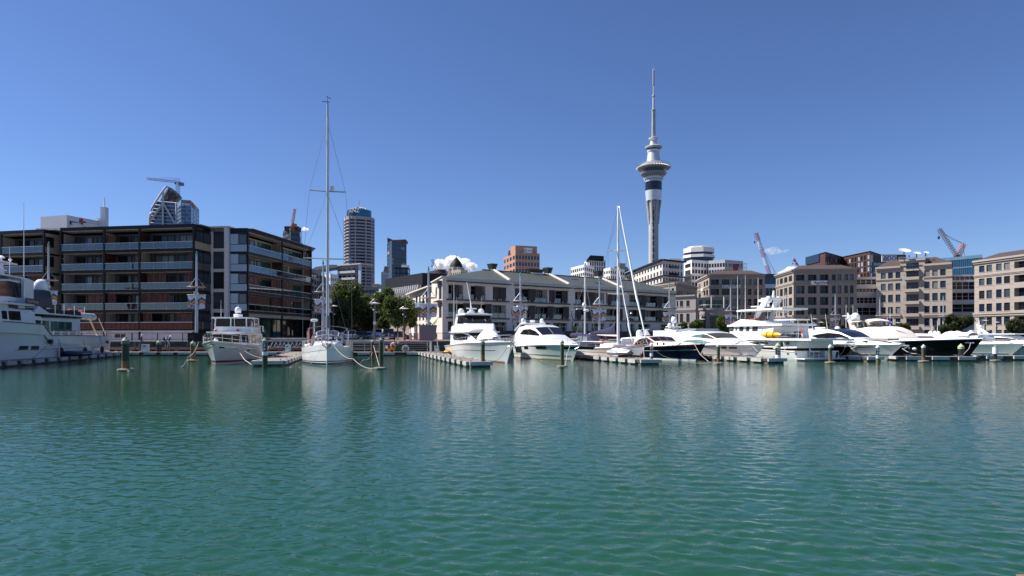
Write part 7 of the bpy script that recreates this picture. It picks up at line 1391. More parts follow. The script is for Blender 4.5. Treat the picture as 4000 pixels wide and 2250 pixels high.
x_ = 5.2; radome(b, x_, .15, 4.95, .30); b.part('radar', MB().lathe([(.36, 4.25), (.42, 4.32), (.42, 4.5), (.34, 4.56)], 12, (5.2, .15, 0)).tube([(5.2, .15, 4.19), (5.2, .15, 4.25)], .2, 8), white, 50); whip(b, 5.6, -1.3, 4.18, 5.9); b.part('mast_light', MB().tube([(5.2, .15, 5.2), (5.2, .15, 5.45)], .03, 5), white2)
h.rail(.42, 1, .72, 9); b.part('anchor', MB().tube([(13.3, 0, 1.95), (14.0, 0, 1.9)], .05, 5).tube([(13.8, -.3, 1.65), (14.0, 0, 1.8), (13.8, .3, 1.65)], .05, 5), M('bronze_anchor', (.2, .13, .08), .5, metal=.5)); b.part('windlass', MB().lathe([(.16, 0), (.2, .15), (.1, .3)], 8, (11.6, -.2, 1.95)), white)
for x, y, z in ((7.7, -1.25, 2.95), (7.7, .7, 2.95)): b.part('horn', MB().ball((x, y, z), .12, .12, .14, 8, 6), red)
b.part('dodger', MB().extr([(1.2, -1.3, 2.9), (3.1, -1.3, 2.9), (2.9, -1.3, 3.5), (1.5, -1.3, 3.3)], (0, 2.6, 0)), black_canvas); cr_ = Cab(b, [(.3, 1.7, 1.3, 1.6, 2.35, .02), (2.6, 1.8, 1.4, 1.75, 2.5, .02)]).build('aft_cabin', white); cr_.side('window', [(.9, 1.7, 2.15), (1.8, 1.75, 2.2)])
m = MB(); [m.tube([(x, y, 2.85), (x, y, 3.45)], .025, 4) for x in (2.4, 1.9, .9, .5) for y in (1.55, -1.55)]; [m.tube([(.5, y, 3.45), (2.5, y, 3.45)], .025, 4) for y in (1.55, -1.55)]; b.part('boat_deck_rail', m, steel)
# ---------------------------------------------------------------- sailboat, bow on
def rigging(b, mx, top, sp, chain, bowx, sternx, r=.013, fore=True, my=0.):
    m = MB()
    for sd in (1, -1):
        prev = (mx - .2, sd * chain, 1.4)
        for z, w in sp: m.tube([prev, (mx - .25, sd * w, z)], r, 4); prev = (mx - .25, sd * w, z)
        m.tube([prev, (mx, 0, top * .93)], r, 4); zz_ = [z for z, w in sp]
        m.tube([(mx - .2, sd * chain * .95, 1.4), (mx, 0, zz_[0] - .3)], r, 4)
        for a, e in zip(sp, sp[1:]): m.tube([(mx - .25, sd * a[1], a[0]), (mx, 0, e[0] - .2)], r, 4)
    if fore: m.tube([(bowx, 0, 1.9), (mx, 0, top * .97)], r * 1.4, 4)
    m.tube([(sternx, 0, 1.5), (mx, 0, top)], r, 4); return b.part('rigging', m, wire)
def spreaders(b, mx, sp, mat=alu):
    for z, w in sp: b.part('spreader', MB().tube([(mx - .25, -w, z + .08), (mx, 0, z), (mx - .25, w, z + .08)], .06, 6), mat)
b = Boat('sailboat', 'white cruising sailboat seen bow on with tall mast and beige spray hood', 'sailboat', (1276.5, 53.8), 15.5, 4.7, (.262, -.965), 1)
h = Hull(b, [(0, 1.38), (.45, 1.32), (.8, 1.5), (1, 1.86)], .35, .42, .965, .80, .9, 26).build(white, M('pale_deck', (.55, .53, .50), .7), .0)
stripe = M('navy_stripe', (.012, .016, .05), .3)
for f0, f1 in ((.02, .12), (.17, .21)): h.patch(0, .997, f0, f1, stripe, 'boot_stripe', nu=24)
h.line(.72, .015, M('grey_line', (.3, .3, .32)), 'cove_line', 0, 1, .008)
for x in (8.2, 9.4): h.patch(x / 15.5 - .008, x / 15.5 + .008, .6, .7, blackp, 'porthole', (1, -1), .02, 2)
co = Cab(b, [(3.5, 1.5, 1.35, 1.3, 1.95, .06), (8.5, 1.35, 1.4, 1.15, 1.95, .06), (10.6, .8, 1.5, .55, 1.62, .04)]).build('coachroof', white); co.side('window', [(4.5, 1.55, 1.8), (8.3, 1.6, 1.8)])
MX = 8.6; zt = Zp(402, 53.8 + 6.9 * .965); b.part('mast', MB().tube([(MX, 0, 1.9), (MX, 0, zt * .9), (MX, 0, zt)], .15, 10, .10), alu, 60); sp = [(Zp(1012, 60.5), 2.15), (Zp(748, 60.5), 1.62)]; spreaders(b, MX, sp); rigging(b, MX, zt, sp, 2.2, 15.6, .3, fore=False)
b.part('masthead_gear', MB().tube([(MX, 0, zt), (MX, 0, zt + .55)], .02, 4).tube([(MX - .3, .3, zt + .5), (MX + .3, -.1, zt + .5)], .03, 4).tube([(MX, -.5, zt + .1), (MX, .2, zt + .1)], .03, 4), darksteel); b.part('radar_reflector', MB().tube([(MX, .42, sp[1][0] + .05), (MX, .42, sp[1][0] + .5)], .2, 10), white)
b.part('furled_jib', MB().tube([(15.5, 0, 2.0), (MX + .3, 0, zt * .94)], .045, 6, .03), M('furled_sail_grey', (.35, .36, .4), .7)); b.part('boom', MB().tube([(MX - .2, 0, 3.4), (2.4, 0, 3.3)], .13, 8), alu); b.part('mast_boot', MB().tube([(MX, 0, 3.15), (MX, 0, 4.3)], .24, 8), grey_canvas)
sh = []
for i in range(9): t = i / 8; x = 6.6 + .9 * sin(pi * t * .5) * 0; sh.append(t)
rows = []
for x, w, zt_, e in ((7.2, 1.15, 2.0, 0), (6.9, 1.35, 2.55, .1), (6.3, 1.45, 2.95, .12), (5.2, 1.5, 3.0, .12)): rows.append([(x, w * cos(a), 1.75 + (zt_ - 1.75) * sin(a) ** .6) for a in [pi * k / 12 for k in range(13)]])
b.part('spray_hood', MB().grid(rows), clearvinyl, 60); b.part('spray_hood_trim', MB().tube(rows[1], .05, 5).tube(rows[3], .06, 5).tube([r[6] for r in rows], .06, 5).tube([r[3] for r in rows], .05, 5).tube([r[9] for r in rows], .05, 5), beige_canvas)
rows = [[(x, 1.95 * k, 3.18 + .28 * (1 - k * k)) for k in (-1, -.8, -.5, 0, .5, .8, 1)] for x in (1.8, 3.4, 5.0)]; b.part('bimini', MB().grid(rows + [[(q[0], q[1] * .98, q[2] - .08) for q in rows[-1]]]), beige_canvas, 60); m = MB()
for x in (2.2, 4.8): m.tube([(x, -1.9, 1.4), (x, -1.95, 2.9), (x, -1.7, 3.25)], .03, 5).tube([(x, 1.9, 1.4), (x, 1.95, 2.9), (x, 1.7, 3.25)], .03, 5)
b.part('bimini_frame', m, steel); h.rail(.08, 1, .62, 11); b.part('anchor', MB().tube([(15.6, 0, 1.85), (16.15, 0, 1.82)], .05, 5).tube([(15.95, -.35, 1.75), (16.2, 0, 1.45), (15.95, .35, 1.75)], .05, 5), M('bronze_anchor', (.2, .13, .08), .5, metal=.5)); b.part('bow_fitting', MB().tube([(15.6 + .1 * cos(a), .42 * sin(a), 1.95 + .18 * cos(a)) for a in [pi * k / 8 for k in range(17)]], .03, 4), darksteel)
b.part('dan_buoy', MB().tube([(1.0, -1.9, 1.6), (1.0, -1.9, 3.2)], .08, 6), M('safety_orange', (.75, .12, .03), .5)); b.part('radar_pole', MB().tube([(.6, -1.4, 1.4), (.6, -1.4, 3.9)], .05, 6), white2); b.part('radar', MB().lathe([(.25, 0), (.36, .06), (.36, .25), (.25, .3)], 12, (.6, -1.4, 3.9)), white, 50); b.part('rolled_fender', MB().tube([(9, -1.95, 1.55), (12.2, -1.35, 1.72)], .13, 7), white2)
# ---------------------------------------------------------------- flybridge cruiser with covered tender on the foredeck
b = Boat('flybridge_cruiser', 'tall white enclosed flybridge cruiser with a covered tender on its foredeck', 'yacht', (1981, 59.3), 19.0, 4.9)
h = Hull(b, [(0, 1.25), (.35, 1.5), (.65, 1.75), (1, 1.92)], 1.5, .5, .88, .92, 1.25, 28).build(white, white); h.line(1, .045, white, 'rub_rail', 0, 1, .02); h.line(.62, .015, M('grey_line', (.3, .3, .32)), 'knuckle_line', 0, .9, .012); h.patch(0, .98, .0, .06, brown, 'boot_stripe', nu=18)
sa = Cab(b, [(2.2, 2.0, 1.35, 1.95, 2.76, .02), (8.4, 1.9, 1.6, 1.8, 2.76, .04), (9.2, 1.75, 1.65, 1.55, 2.7, .05), (10.9, 1.35, 1.75, 1.1, 2.05, .06), (16.5, .6, 1.85, .4, 1.98, .03)]).build('saloon', white); sa.side('window', [(3.6, 2.25, 2.3), (4.2, 1.98, 2.68), (8.3, 2.0, 2.68), (9.5, 2.05, 2.5)]); sa.front('windscreen', 9.2, 10.9, .92)
slab(b, 'flybridge_deck', .7, 9.6, 2.2, 2.78, .13, white, .85); zf = 2.91
fw = Cab(b, [(2.6, 2.0, 2.9, 1.95, 3.55, .02), (5.2, 2.0, 2.9, 1.88, 3.78, .02), (8.3, 1.8, 2.9, 1.6, 3.78, .02), (9.9, 1.5, 2.9, 1.2, 3.1, .03)]).build('flybridge_coaming', white)
fg = Cab(b, [(5.3, 1.8, 3.77, 1.68, 4.62, .02), (7.2, 1.72, 3.77, 1.55, 4.62, .02), (8.3, 1.5, 3.77, 1.25, 3.95, .02)]).build('window_band', tint)
sl = Cab(b, [(3.9, 1.85, 3.6, 1.7, 4.66, .02), (5.28, 1.85, 3.7, 1.72, 4.66, .02)]).build('rear_pillar', white); xa, za = 3.5, 4.66; slab(b, 'hardtop', xa, 7.7, 1.85, za, .17, white, .8); slab(b, 'hardtop_crown', 3.9, 7.2, 1.5, za + .171, .07, white, .7)
for y in (.5, -.5): b.part('window_post', MB().tube([(8.3, y * 1.4, 3.98), (7.25, y * 1.2, 4.68)], .04, 4), darksteel)
for y in (-1.15, 1.15): radome(b, 4.2, y, 5.16, .36, stem=.25)
x, z = 4.3, 5.55; radar(b, x, 0, z - .1, 1.4, -1.1); b.part('mast', MB().tube([(x, 0, za + .1), (x - .3, 0, z + .6)], .07, 6).box(x - .5, -.35, za + .1, x + .1, .35, z - .35), white)
x, z = b.at(1773, 1297, -1.9); whip(b, x, -1.9, zf, b.at(1773, 1103, -1.9)[1], 'outrigger', .05); x, z = b.at(1861, 1210, 1.6); b.part('outrigger', MB().tube([(x, 1.6, zf), (b.at(1814, 1102, 1.6)[0], 1.9, b.at(1814, 1102, 1.6)[1])], .05, 5, .02), white2); x, z = b.at(1880, 1235, 1.6); whip(b, x, 1.6, za, b.at(1880, 1158, 1.6)[1]); x, z = b.at(1784, 1235, -1.); whip(b, x, -1., za, b.at(1784, 1160, -1.)[1])
rows = []
for px, x, z1, w in ((1886, 10.6, 2.5, .5), (1896, 11.0, 2.95, .95), (1925, 12.0, 3.2, 1.05), (1950, 13.1, 3.05, 1.0), (1972, 14.1, 2.75, .85), (1984, 14.8, 2.4, .35)):
    z0 = 2.12; rows.append([(x, w * k, z0 + (z1 - z0) * (1 - abs(k) ** 2.2) + .05 * sin(px + k * 4)) for k in (-1, -.8, -.4, 0, .4, .8, 1)])
o = thing('covered_tender', 'tender under a white canvas cover on the foredeck of the tall flybridge cruiser', 'dinghy', (b.loc.x, b.loc.y, 0), atan2(b.d.y, b.d.x), None, world=False); part('cover', MB().grid(rows), wcanvas, o, 50); part('chock', MB().tube([(rows[2][0][0], -.5, 1.7), (rows[2][0][0], -.5, rows[2][0][2] + .1)], .05, 5).tube([(rows[4][0][0], -.5, 1.8), (rows[4][0][0], -.5, rows[4][0][2] + .1)], .05, 5), white2, o)
h.rail(.42, 1, .62, 9); b.part('anchor', MB().tube([(20.1, 0, 1.85), (20.9, 0, 1.8)], .06, 5).tube([(20.6, -.35, 1.5), (20.85, 0, 1.75), (20.6, .35, 1.5)], .05, 5), steel)
o = thing('kayak', 'yellow kayak lying on the finger pontoon by the flybridge cruiser', 'kayak', (X(1747, 74), 74, .46), atan2(-.96, .28), None, world=False); L = 2.3
part('hull', MB().grid([[(-L / 2 + L * i / 10, .36 * sin(pi * (i + .25) / 10.5) ** .7 * cos(a), .17 + .17 * sin(pi * (i + .25) / 10.5) ** .5 * sin(a) + .1 * (abs(i - 5) / 5) ** 2) for a in [2 * pi * k / 10 for k in range(11)]] for i in range(11)]), yellow, o, 60); part('cockpit_rim', MB().tube([(.35 * cos(a), .2 * sin(a), .33) for a in [pi * k / 6 for k in range(13)]], .025, 4), blackp, o)
# ---------------------------------------------------------------- second white cruiser
b = Boat('motor_cruiser', 'white hardtop motor cruiser with slanted hull windows beside the tall flybridge cruiser', 'yacht', (2238, 64), 13.6, 4.7)
h = Hull(b, [(0, 1.15), (.4, 1.38), (.7, 1.52), (1, 1.60)], 1.5, .5, .90, .92, 1.15, 26).build(white, white); h.line(1, .04, white, 'rub_rail', 0, 1, .02); h.line(.33, .022, blackp, 'knuckle_line', 0, .97, .012); h.patch(0, .98, .0, .05, brown, 'boot_stripe', nu=18)
for a in ((2012, 1357, 2040, 1377), (2051, 1355, 2066, 1364), (2090, 1354, 2112, 1363), (2138, 1355, 2171, 1364)): h.port(*a)
ca = Cab(b, [(.2, 2.05, 1.2, 1.95, 2.7, .03), (1.2, 2.0, 1.25, 1.8, 3.42, .08), (3.6, 1.98, 1.35, 1.75, 3.62, .10), (6.2, 1.9, 1.45, 1.55, 3.3, .10), (8.1, 1.7, 1.5, 1.35, 2.52, .08), (10.5, 1.35, 1.55, 1.05, 2.12, .07), (14.2, .55, 1.6, .35, 1.72, .03)]).build('superstructure', white)
ca.side('window', [(2.1, 2.66, 2.72), (3.2, 2.6, 3.15), (5.2, 2.56, 3.2), (6.6, 2.5, 2.98), (7.6, 2.46, 2.62)]); ca.front('windscreen', 6.2, 8.1, .94)
for y in (-.02, .02): b.part('window_post', MB().tube([(6.25, y, 3.42), (8.12, y, 2.62)], .03, 4), blackp)
xa, za = .2, 3.55; b.part('radar_arch', MB().tube([(xa - .6, -1.75, za - .5), (xa + .6, -1.4, za + .3), (xa + 1.6, -1.1, za + .42)], .10, 6).tube([(xa - .6, 1.75, za - .5), (xa + .6, 1.4, za + .3), (xa + 1.6, 1.1, za + .42)], .10, 6).box(xa + .3, -1.4, za + .22, xa + 1.3, 1.4, za + .36), white, 50)
for y in (-1.15, 1.15): radome(b, .9, y, za + .66, .26, stem=.1)
b.part('radar', MB().lathe([(.26, -.12), (.32, -.05), (.32, .1), (.2, .16)], 12, (.9, 0, za + .56)), white, 50); x, z = b.at(2054, 1262, 1.2); whip(b, x, 1.2, z, b.at(2054, 1183, 1.2)[1]); h.rail(.45, 1, .6, 8); b.part('anchor', MB().tube([(14.4, 0, 1.5), (15.2, 0, 1.45)], .06, 5).tube([(14.95, -.3, 1.2), (15.15, 0, 1.4), (14.95, .3, 1.2)], .05, 5), steel)
# ---------------------------------------------------------------- mast with radar behind the second cruiser
b = Boat('sailboat', 'sailboat mostly hidden, its mast with radar and dome left of the ketch', 'sailboat', (2330, 74), 12, 3.8); h = Hull(b, [(0, 1.2), (1, 1.5)], .8).build(white, deckteak)
x, z = b.at(2285, 1300, 0); b.part('mast', MB().tube([(x, 0, 1.3), (x, 0, b.at(2285, 1083, 0)[1])], .13, 8, .09), whitemast, 60); zc = b.at(2285, 1190, 0)[1]; radome(b, x + .15, -.15, zc, .25, stem=.2); zr = b.at(2285, 1215, 0)[1]; b.part('radar', MB().lathe([(.2, -.1), (.34, 0), (.34, .14), (.2, .2)], 12, (x + .4, 0, zr)), white, 50); b.part('spreader', MB().tube([(x - .1, -1.1, zc - .5), (x, 0, zc - .5), (x - .1, 1.1, zc - .5)], .04, 5), alu); b.part('boom_cover', MB().tube([(x - .3, 0, 2.6), (x - 4.2, 0, 2.5)], .28, 8), navy_canvas, 50); rigging(b, x, b.at(2285, 1083, 0)[1], [(zc - .5, 1.1)], 1.7, 12, .3)
# ---------------------------------------------------------------- ketch with furled white sails
b = Boat('sailing_yacht', 'classic white sailing yacht with navy sail cover and two furled white headsails', 'sailboat', (2493, 62.5), 13.0, 4.0)
h = Hull(b, [(0, 1.12), (.45, 1.08), (.8, 1.3), (1, 1.62)], 1.5, .45, .84, .72, 1.1, 26).build(white, deckteak); h.line(1, .035, teak, 'cap_rail', 0, 1, .0); h.line(.72, .02, M('grey_line', (.3, .3, .32)), 'cove_line', 0, .72, .01); h.patch(0, .99, .0, .1, navy, 'boot_stripe', nu=18)
co = Cab(b, [(1.8, 1.25, 1.08, 1.15, 1.75, .05), (6.8, 1.2, 1.1, 1.05, 1.75, .05), (9.0, .9, 1.2, .75, 1.5, .04)]).build('coachroof', white); co.side('window', [(2.4, 1.28, 1.62), (6.6, 1.3, 1.62)]); slab(b, 'deckhouse_top', 1.4, 7.1, 1.3, 1.80, .09, white); b.part('skylight', MB().box(4.6, -.3, 1.9, 5.3, .3, 2.1).box(5.8, -.25, 1.9, 7.0, .25, 1.98), teak)
MX, zb_ = b.at(2415, 1350, 0); zt = b.at(2417, 803, 0)[1]; b.part('mast', MB().tube([(MX, 0, 1.2), (MX, 0, zt * .8), (MX, 0, zt)], .15, 10, .10), whitemast, 60); sp = [(b.at(2412, 1150, 0)[1], 1.05), (b.at(2413, 981, 0)[1], 1.0)]; spreaders(b, MX, sp, whitemast); rigging(b, MX, zt, sp, 1.7, 14.0, .1, .013, fore=False)
p = lambda px, py, off=0: Vector((b.at(px, py, off)[0], off, b.at(px, py, off)[1]))
fs_ = M('furled_white_sail', (.80, .80, .78), .75, var=.05, bump=.3, bscale=6)
b.part('furled_headsail', MB().tube([p(2420, 812), p(2436, 900), p(2458, 1010)], .045, 8, .09).tube([p(2458, 1010), p(2488, 1167)], .09, 8, .125).tube([p(2488, 1167), p(2493, 1185), p(2522, 1318)], .125, 8, .06), fs_, 60); b.part('furled_staysail', MB().tube([p(2416, 1040), p(2440, 1180), p(2456, 1262)], .035, 8, .08).tube([p(2456, 1262), p(2459, 1288), p(2470, 1332)], .14, 8, .05), fs_, 60)
b.part('stay', MB().tube([p(2418, 806), p(2421, 815)], .03, 5).tube([p(2522, 1318), p(2530, 1342)], .03, 5), steel); m = MB(); rows = []
for t in range(11): t /= 10; a = p(2308 + 102 * t, 1303 - 0 * t); top = p(2308 + 102 * t, 1298 - 26 * t - (22 if t > .75 else 0) * (t - .75) * 4); bot = p(2308 + 102 * t, 1308); rows.append([(a.x, .26 * cos(q) * (.5 + .5 * t), bot.z + (top.z - bot.z) * (sin(q) * .5 + .5)) for q in [2 * pi * k / 12 for k in range(13)]])
b.part('sail_cover', m.grid(rows), navy_canvas, 60); b.part('boom', MB().tube([p(2302, 1306), p(2411, 1311)], .10, 8), white2, 60)
do = Cab(b, [(.4, 1.3, 1.1, 1.2, 2.55, .12), (3.4, 1.25, 1.1, 1.1, 2.5, .12), (4.2, 1.15, 1.5, 1.0, 1.9, .1)]).build('cockpit_cover', navy_canvas); do.side('clear_window', [(.7, 1.75, 2.4), (1.9, 1.75, 2.4)], M('pale_vinyl', (.20, .22, .28), .15)); do.side('clear_window', [(2.1, 1.75, 2.4), (3.3, 1.75, 2.35)], M('pale_vinyl', (.20, .22, .28), .15)); h.rail(.1, 1, .6, 10); b.part('anchor', MB().tube([(14.2, 0, 1.6), (14.9, 0, 1.62)], .06, 5).lathe([(.22, 1.5), (.22, 1.7)], 10, (14.5, .2, 0)), steel)
inflatable('dinghy under a white cover lying on the finger before the white ketch', (X(2428, 62.0), 62.0), atan2(-.96, .28) , 3.0, .24, M('grey_hypalon', (.30, .33, .38), .5), M('dinghy_white', (.6, .6, .6), .5), .62, cover=wcanvas)
single('dinghy_cradle', MB().obox((X(2415, 62.6), 62.6, .452), (.9, -2.0, 0), (.9, .35, 0), (0, 0, .2)), timbero, 'low brown timber cradle under the covered dinghy', 'cradle')
# ---------------------------------------------------------------- navy picnic boat
b = Boat('motor_launch', 'navy hulled motor launch with varnished mahogany windscreen frame', 'yacht', (2722, 64), 13.2, 4.5)
h = Hull(b, [(0, 1.15), (.4, 1.25), (.75, 1.42), (1, 1.70)], 1.5, .5, .84, .88, 1.35, 26).build(navy, white); h.line(.985, .05, teak, 'cap_rail', 0, 1, .01); h.patch(0, .99, .0, .09, white, 'boot_stripe', nu=18); h.line(.66, .015, white2, 'spray_rail', .3, .97, .02)
ca = Cab(b, [(-.3, 1.8, 1.15, 1.68, 2.2, .08), (2.2, 1.78, 1.2, 1.62, 2.3, .1), (5.6, 1.7, 1.3, 1.5, 2.32, .10), (6.0, 1.66, 1.32, 1.45, 2.28, .09), (7.1, 1.55, 1.36, 1.3, 1.86, .06), (9.8, 1.2, 1.42, 1.0, 1.78, .05), (12.9, .5, 1.6, .3, 1.74, .02)]).build('deckhouse', white)
ca.side('aft_curtain', [(.2, 1.4, 2.1), (3.1, 1.45, 2.18)], M('pale_vinyl', (.20, .22, .28), .15)); ca.side('wood_frame', [(3.2, 1.42, 1.5), (3.9, 1.42, 1.95), (4.9, 1.42, 2.24), (5.9, 1.42, 2.26), (7.0, 1.42, 1.86)], teak); ca.side('window', [(3.5, 1.48, 1.54), (4.1, 1.5, 1.95), (4.9, 1.52, 2.17), (5.75, 1.54, 2.17), (6.5, 1.58, 1.96)], tint, .04); ca.front('windscreen_frame', 6.0, 7.1, .98, teak, .02); ca.front('windscreen', 6.0, 7.1, .92, tint, .045, .1, .9)
for y in (-.42, .42): b.part('windscreen_bar', MB().tube([(6.1, y, 2.4), (7.08, y, 1.96)], .03, 4), teak)
for px in (2567, 2592): x_, z_ = b.at(px, 1348, -1.7); b.part('porthole', MB().tube([(x_, -1.63, z_ + .12), (x_, -1.72, z_ + .12)], .13, 12), tint)
x, z = b.at(2498, 1302, .3); radome(b, x, .3, z, .42, stem=.1); x, z = b.at(2527, 1306, 0); b.part('radar_mast', MB().add([(x - .3, -.25, z - .1), (x + .3, -.25, z - .1), (x + .3, .25, z - .1), (x - .3, .25, z - .1), (x - .5, -.1, z + .45), (x - .1, -.1, z + .45), (x - .1, .1, z + .45), (x - .5, .1, z + .45)], [[4, 5, 6, 7], [0, 1, 5, 4], [1, 2, 6, 5], [2, 3, 7, 6], [3, 0, 4, 7]]), white); radar(b, x - .3, 0, z + .5, .9, 1.2); h.rail(.55, 1, .4, 6, mid=False)
# ---------------------------------------------------------------- white flybridge motor yacht with green lit bow
b = Boat('flybridge_yacht', 'long white flybridge yacht with a dark covered windscreen and two square hull ports', 'yacht', (2939, 64), 12.8, 4.9)
h = Hull(b, [(0, 1.25), (.4, 1.4), (.7, 1.52), (1, 1.60)], 1.9, .42, .88, .92, 1.25, 26).build(white, white); h.line(1, .035, white, 'rub_rail', 0, 1, .02); h.line(.93, .02, blackp, 'cove_line', 0, .8, .012); h.line(.38, .02, M('grey_line', (.3, .3, .32)), 'knuckle_line', 0, .97, .012)
for a in ((2787, 1355, 2798, 1362), (2803, 1356, 2818, 1362), (2859, 1356, 2874, 1362)): h.port(*a, mat=tint)
ca = Cab(b, [(.6, 2.15, 1.3, 2.0, 2.55, .02), (1.6, 2.1, 1.32, 1.95, 2.82, .04), (4.2, 2.05, 1.4, 1.9, 3.0, .06), (6.3, 1.95, 1.45, 1.7, 2.82, .08), (7.2, 1.88, 1.48, 1.6, 2.66, .08), (8.7, 1.7, 1.5, 1.35, 2.2, .06), (11.2, 1.25, 1.55, 1.0, 1.9, .05), (14.3, .45, 1.6, .3, 1.7, .02)]).build('superstructure', white)
ca.side('window', [(4.9, 2.36, 2.40), (5.7, 2.30, 2.58), (6.7, 2.25, 2.62)], tealglass); ca.side('windscreen_cover', [(6.7, 2.24, 2.66), (7.5, 2.2, 2.55), (8.5, 2.16, 2.22)], curtain, .03); ca.front('windscreen', 7.2, 8.7, .97, curtain, .03)
ca.side('lower_window', [(3.2, 1.66, 1.72), (4.2, 1.66, 1.98), (6.5, 1.66, 2.02), (8.6, 1.68, 1.72)], tealglass, .03)
fb_ = Cab(b, [(2.2, 1.85, 2.9, 1.8, 3.12, .0), (3.6, 1.8, 3.0, 1.75, 3.26, .0), (5.0, 1.5, 3.02, 1.4, 3.22, .0)]).build('flybridge_screen', M('pale_screen_glass', (.22, .27, .31), .08)); slab(b, 'flybridge_floor', -.2, 2.2, 2.0, 2.78, .12, white)
x_, z_ = b.at(2945, 1340, -.5); b.part('deck_hatch', MB().box(x_ - .6, -.5, z_ - .1, x_ + .5, .3, z_ + .08), tint); h.rail(.55, 1, .35, 6, mid=False)
b.part('stern_locker', MB().box(-.2, -2.35, .15, .1, 2.35, 1.0), white); single('dock_steps', MB().box(X(2740, 69) , 68.8, .45, X(2786, 69), 69.6, 1.1), blackp, 'black moulded dock steps beside the white flybridge yacht', 'steps')
# radar mast cluster seen above the launch
b = Boat('motor_yacht', 'motor yacht hidden behind the navy launch, only its white radar mast visible', 'yacht', (2680, 84), 11, 4.2); h = Hull(b, [(0, 1.1), (1, 1.4)], 1).build(white, white); cx_, z_ = b.at(2634, 1288, 0); b.part('deckhouse', MB().box(cx_ - 3, -1.5, 1.2, cx_ + 3, 1.5, z_ - .1), white)
b.part('radar_mast', MB().tube([(cx_, 0, z_ - .3), (cx_ - .5, 0, b.at(2628, 1235, 0)[1])], .16, 7, .08).box(cx_ - .9, -.8, z_ + .35, cx_ + .4, .8, z_ + .45), white); x, z = b.at(2630, 1249, 0); radome(b, x, .1, z, .40, stem=.2); radome(b, x + .3, -.7, z - .75, .3, stem=.1); radar(b, x, .5, z - 1.1, 1.2, .8); b.part('wing', MB().obox((cx_ - .4, -1.2, z_), (1.8, 0, -.3), (0, 2.4, 0), (0, 0, .14)), white)
# ---------------------------------------------------------------- expedition yacht, stern towards the camera
b = Boat('expedition_yacht', 'tall white expedition yacht moored stern out with slanted radar arch', 'yacht', G(3187, 64.5).xy + Vector((-.28, .96)) * 21, 21, 5.4, (-.28, .96), 1)
lilw = white; h = Hull(b, [(0, .98), (.28, 1.05), (.32, 1.3), (.6, 1.6), (1, 2.4)], .8, .6, .88, .92, .8, 26).build(white, deckteak); h.line(.93, .03, white2, 'rub_rail', 0, 1, .01)
b.part('swim_platform', MB().box(-1.3, -2.4, .18, .05, 2.4, .3), white); tr = MB().quad((-.02, -2.2, .35), (-.02, 2.2, .35), (-.02, 2.25, .95), (-.02, -2.25, .95)); b.part('transom_door', MB().box(-.06, -1.0, .34, -.012, 1.0, .96), M('grey_transom', (.30, .32, .33), .2)); m = MB()
for y in (-1.7, -1.2, -.6, .6, 1.2, 1.7): m.tube([(-1.1, y, .3), (-1.1, y, .95), (-.8, y, 1.0)], .03, 5)
b.part('platform_rail', m.tube([(-1.1, -1.7, .95), (-1.1, -.6, .95)], .03, 5).tube([(-1.1, .6, .95), (-1.1, 1.7, .95)], .03, 5), steel); text('ENCOUNTER', .2, darksteel, b.o, (-.075, 0, .72), (R(90), 0, R(-90)), .005)
for px in (3073, 3111): x_, z_ = b.at(px, 1379, 2.6); h.patch(max(0, x_ / 21 - .006), x_ / 21 + .006, .62, .78, steel, 'fairlead', (1,), .03, 2)
md = Cab.px(b, [(3112, 1360, 1331, 2.2, 2.15, .0), (3000, 1362, 1331, 2.2, 2.15, .0), (2920, 1350, 1331, 2.2, 2.1, .0)]).build('main_deckhouse', white); md.side_px('window', ((3047, 1335, 1354), (3063, 1335, 1355)), bglass4, w=2.2); md.side_px('window', ((3069, 1334, 1346), (3083, 1334, 1347)), bglass4, w=2.2); md.side_px('window', ((2968, 1335, 1345), (2998, 1335, 1345)), bglass4, w=2.2); md.side_px('window', ((2950, 1334, 1342), (2960, 1334, 1342)), bglass4, w=2.2)
x0, z0 = b.at(3165, 1330, 2.6); x1, _ = b.at(2880, 1326, 2.6); slab(b, 'boat_deck', x0, x1, 2.7, z0 - .02, .2, white, .93); zb2 = z0 + .18
pa_ = b.at(2846, 1300, 2.2)[0]; xs0 = b.at(3020, 1300, 2.2)[0]
ph = Cab.px(b, [(3018, 1324, 1274, 2.25, 2.15, .0), (2940, 1322, 1274, 2.25, 2.15, .0), (2848, 1318, 1274, 2.2, 2.05, .0)]).build('upper_deckhouse', white)
for a, e in ((2845, 2863), (2871, 2876), (2886, 2902), (2913, 2926), (2938, 2959)): ph.side_px('window', ((a, 1276 if e - a > 8 else 1280, 1294 if e - a > 8 else 1292), (e, 1275.5 if e - a > 8 else 1280, 1294 if e - a > 8 else 1292)), curtain, w=2.2)
xr0, zr0 = b.at(3045, 1272, 2.4); xr1, _ = b.at(2834, 1272, 2.3); slab(b, 'pilothouse_roof', xr0, xr1, 2.45, zr0, .22, white, .86); fc2 = Cab.px(b, [(2988, 1271, 1258, 1.9, 1.8, .0), (2922, 1271, 1250, 1.9, 1.5, .0), (2870, 1271, 1247, 1.9, 1.2, .0), (2840, 1272, 1268, 1.8, 1.4, .0)]).build('flybridge_coaming', white)
xh0, zh = b.at(3042, 1208, 2.0); xh1, _ = b.at(2867, 1210, 1.9); slab(b, 'hardtop', xh0, xh1, 2.1, zh, .18, white, .75); ax, az = b.at(2990, 1258, 0); bx, bz = b.at(3020, 1167, 0)
for sd in (1, -1): b.part('radar_arch', MB().extr([(ax + .6, sd * 1.0, az - .4), (b.at(2968, 1258, 0)[0], sd * 1.0, az - .4), (b.at(3005, 1168, 0)[0], sd * .55, bz), (bx - .2, sd * .55, bz)], (0, sd * .25, 0)), white)
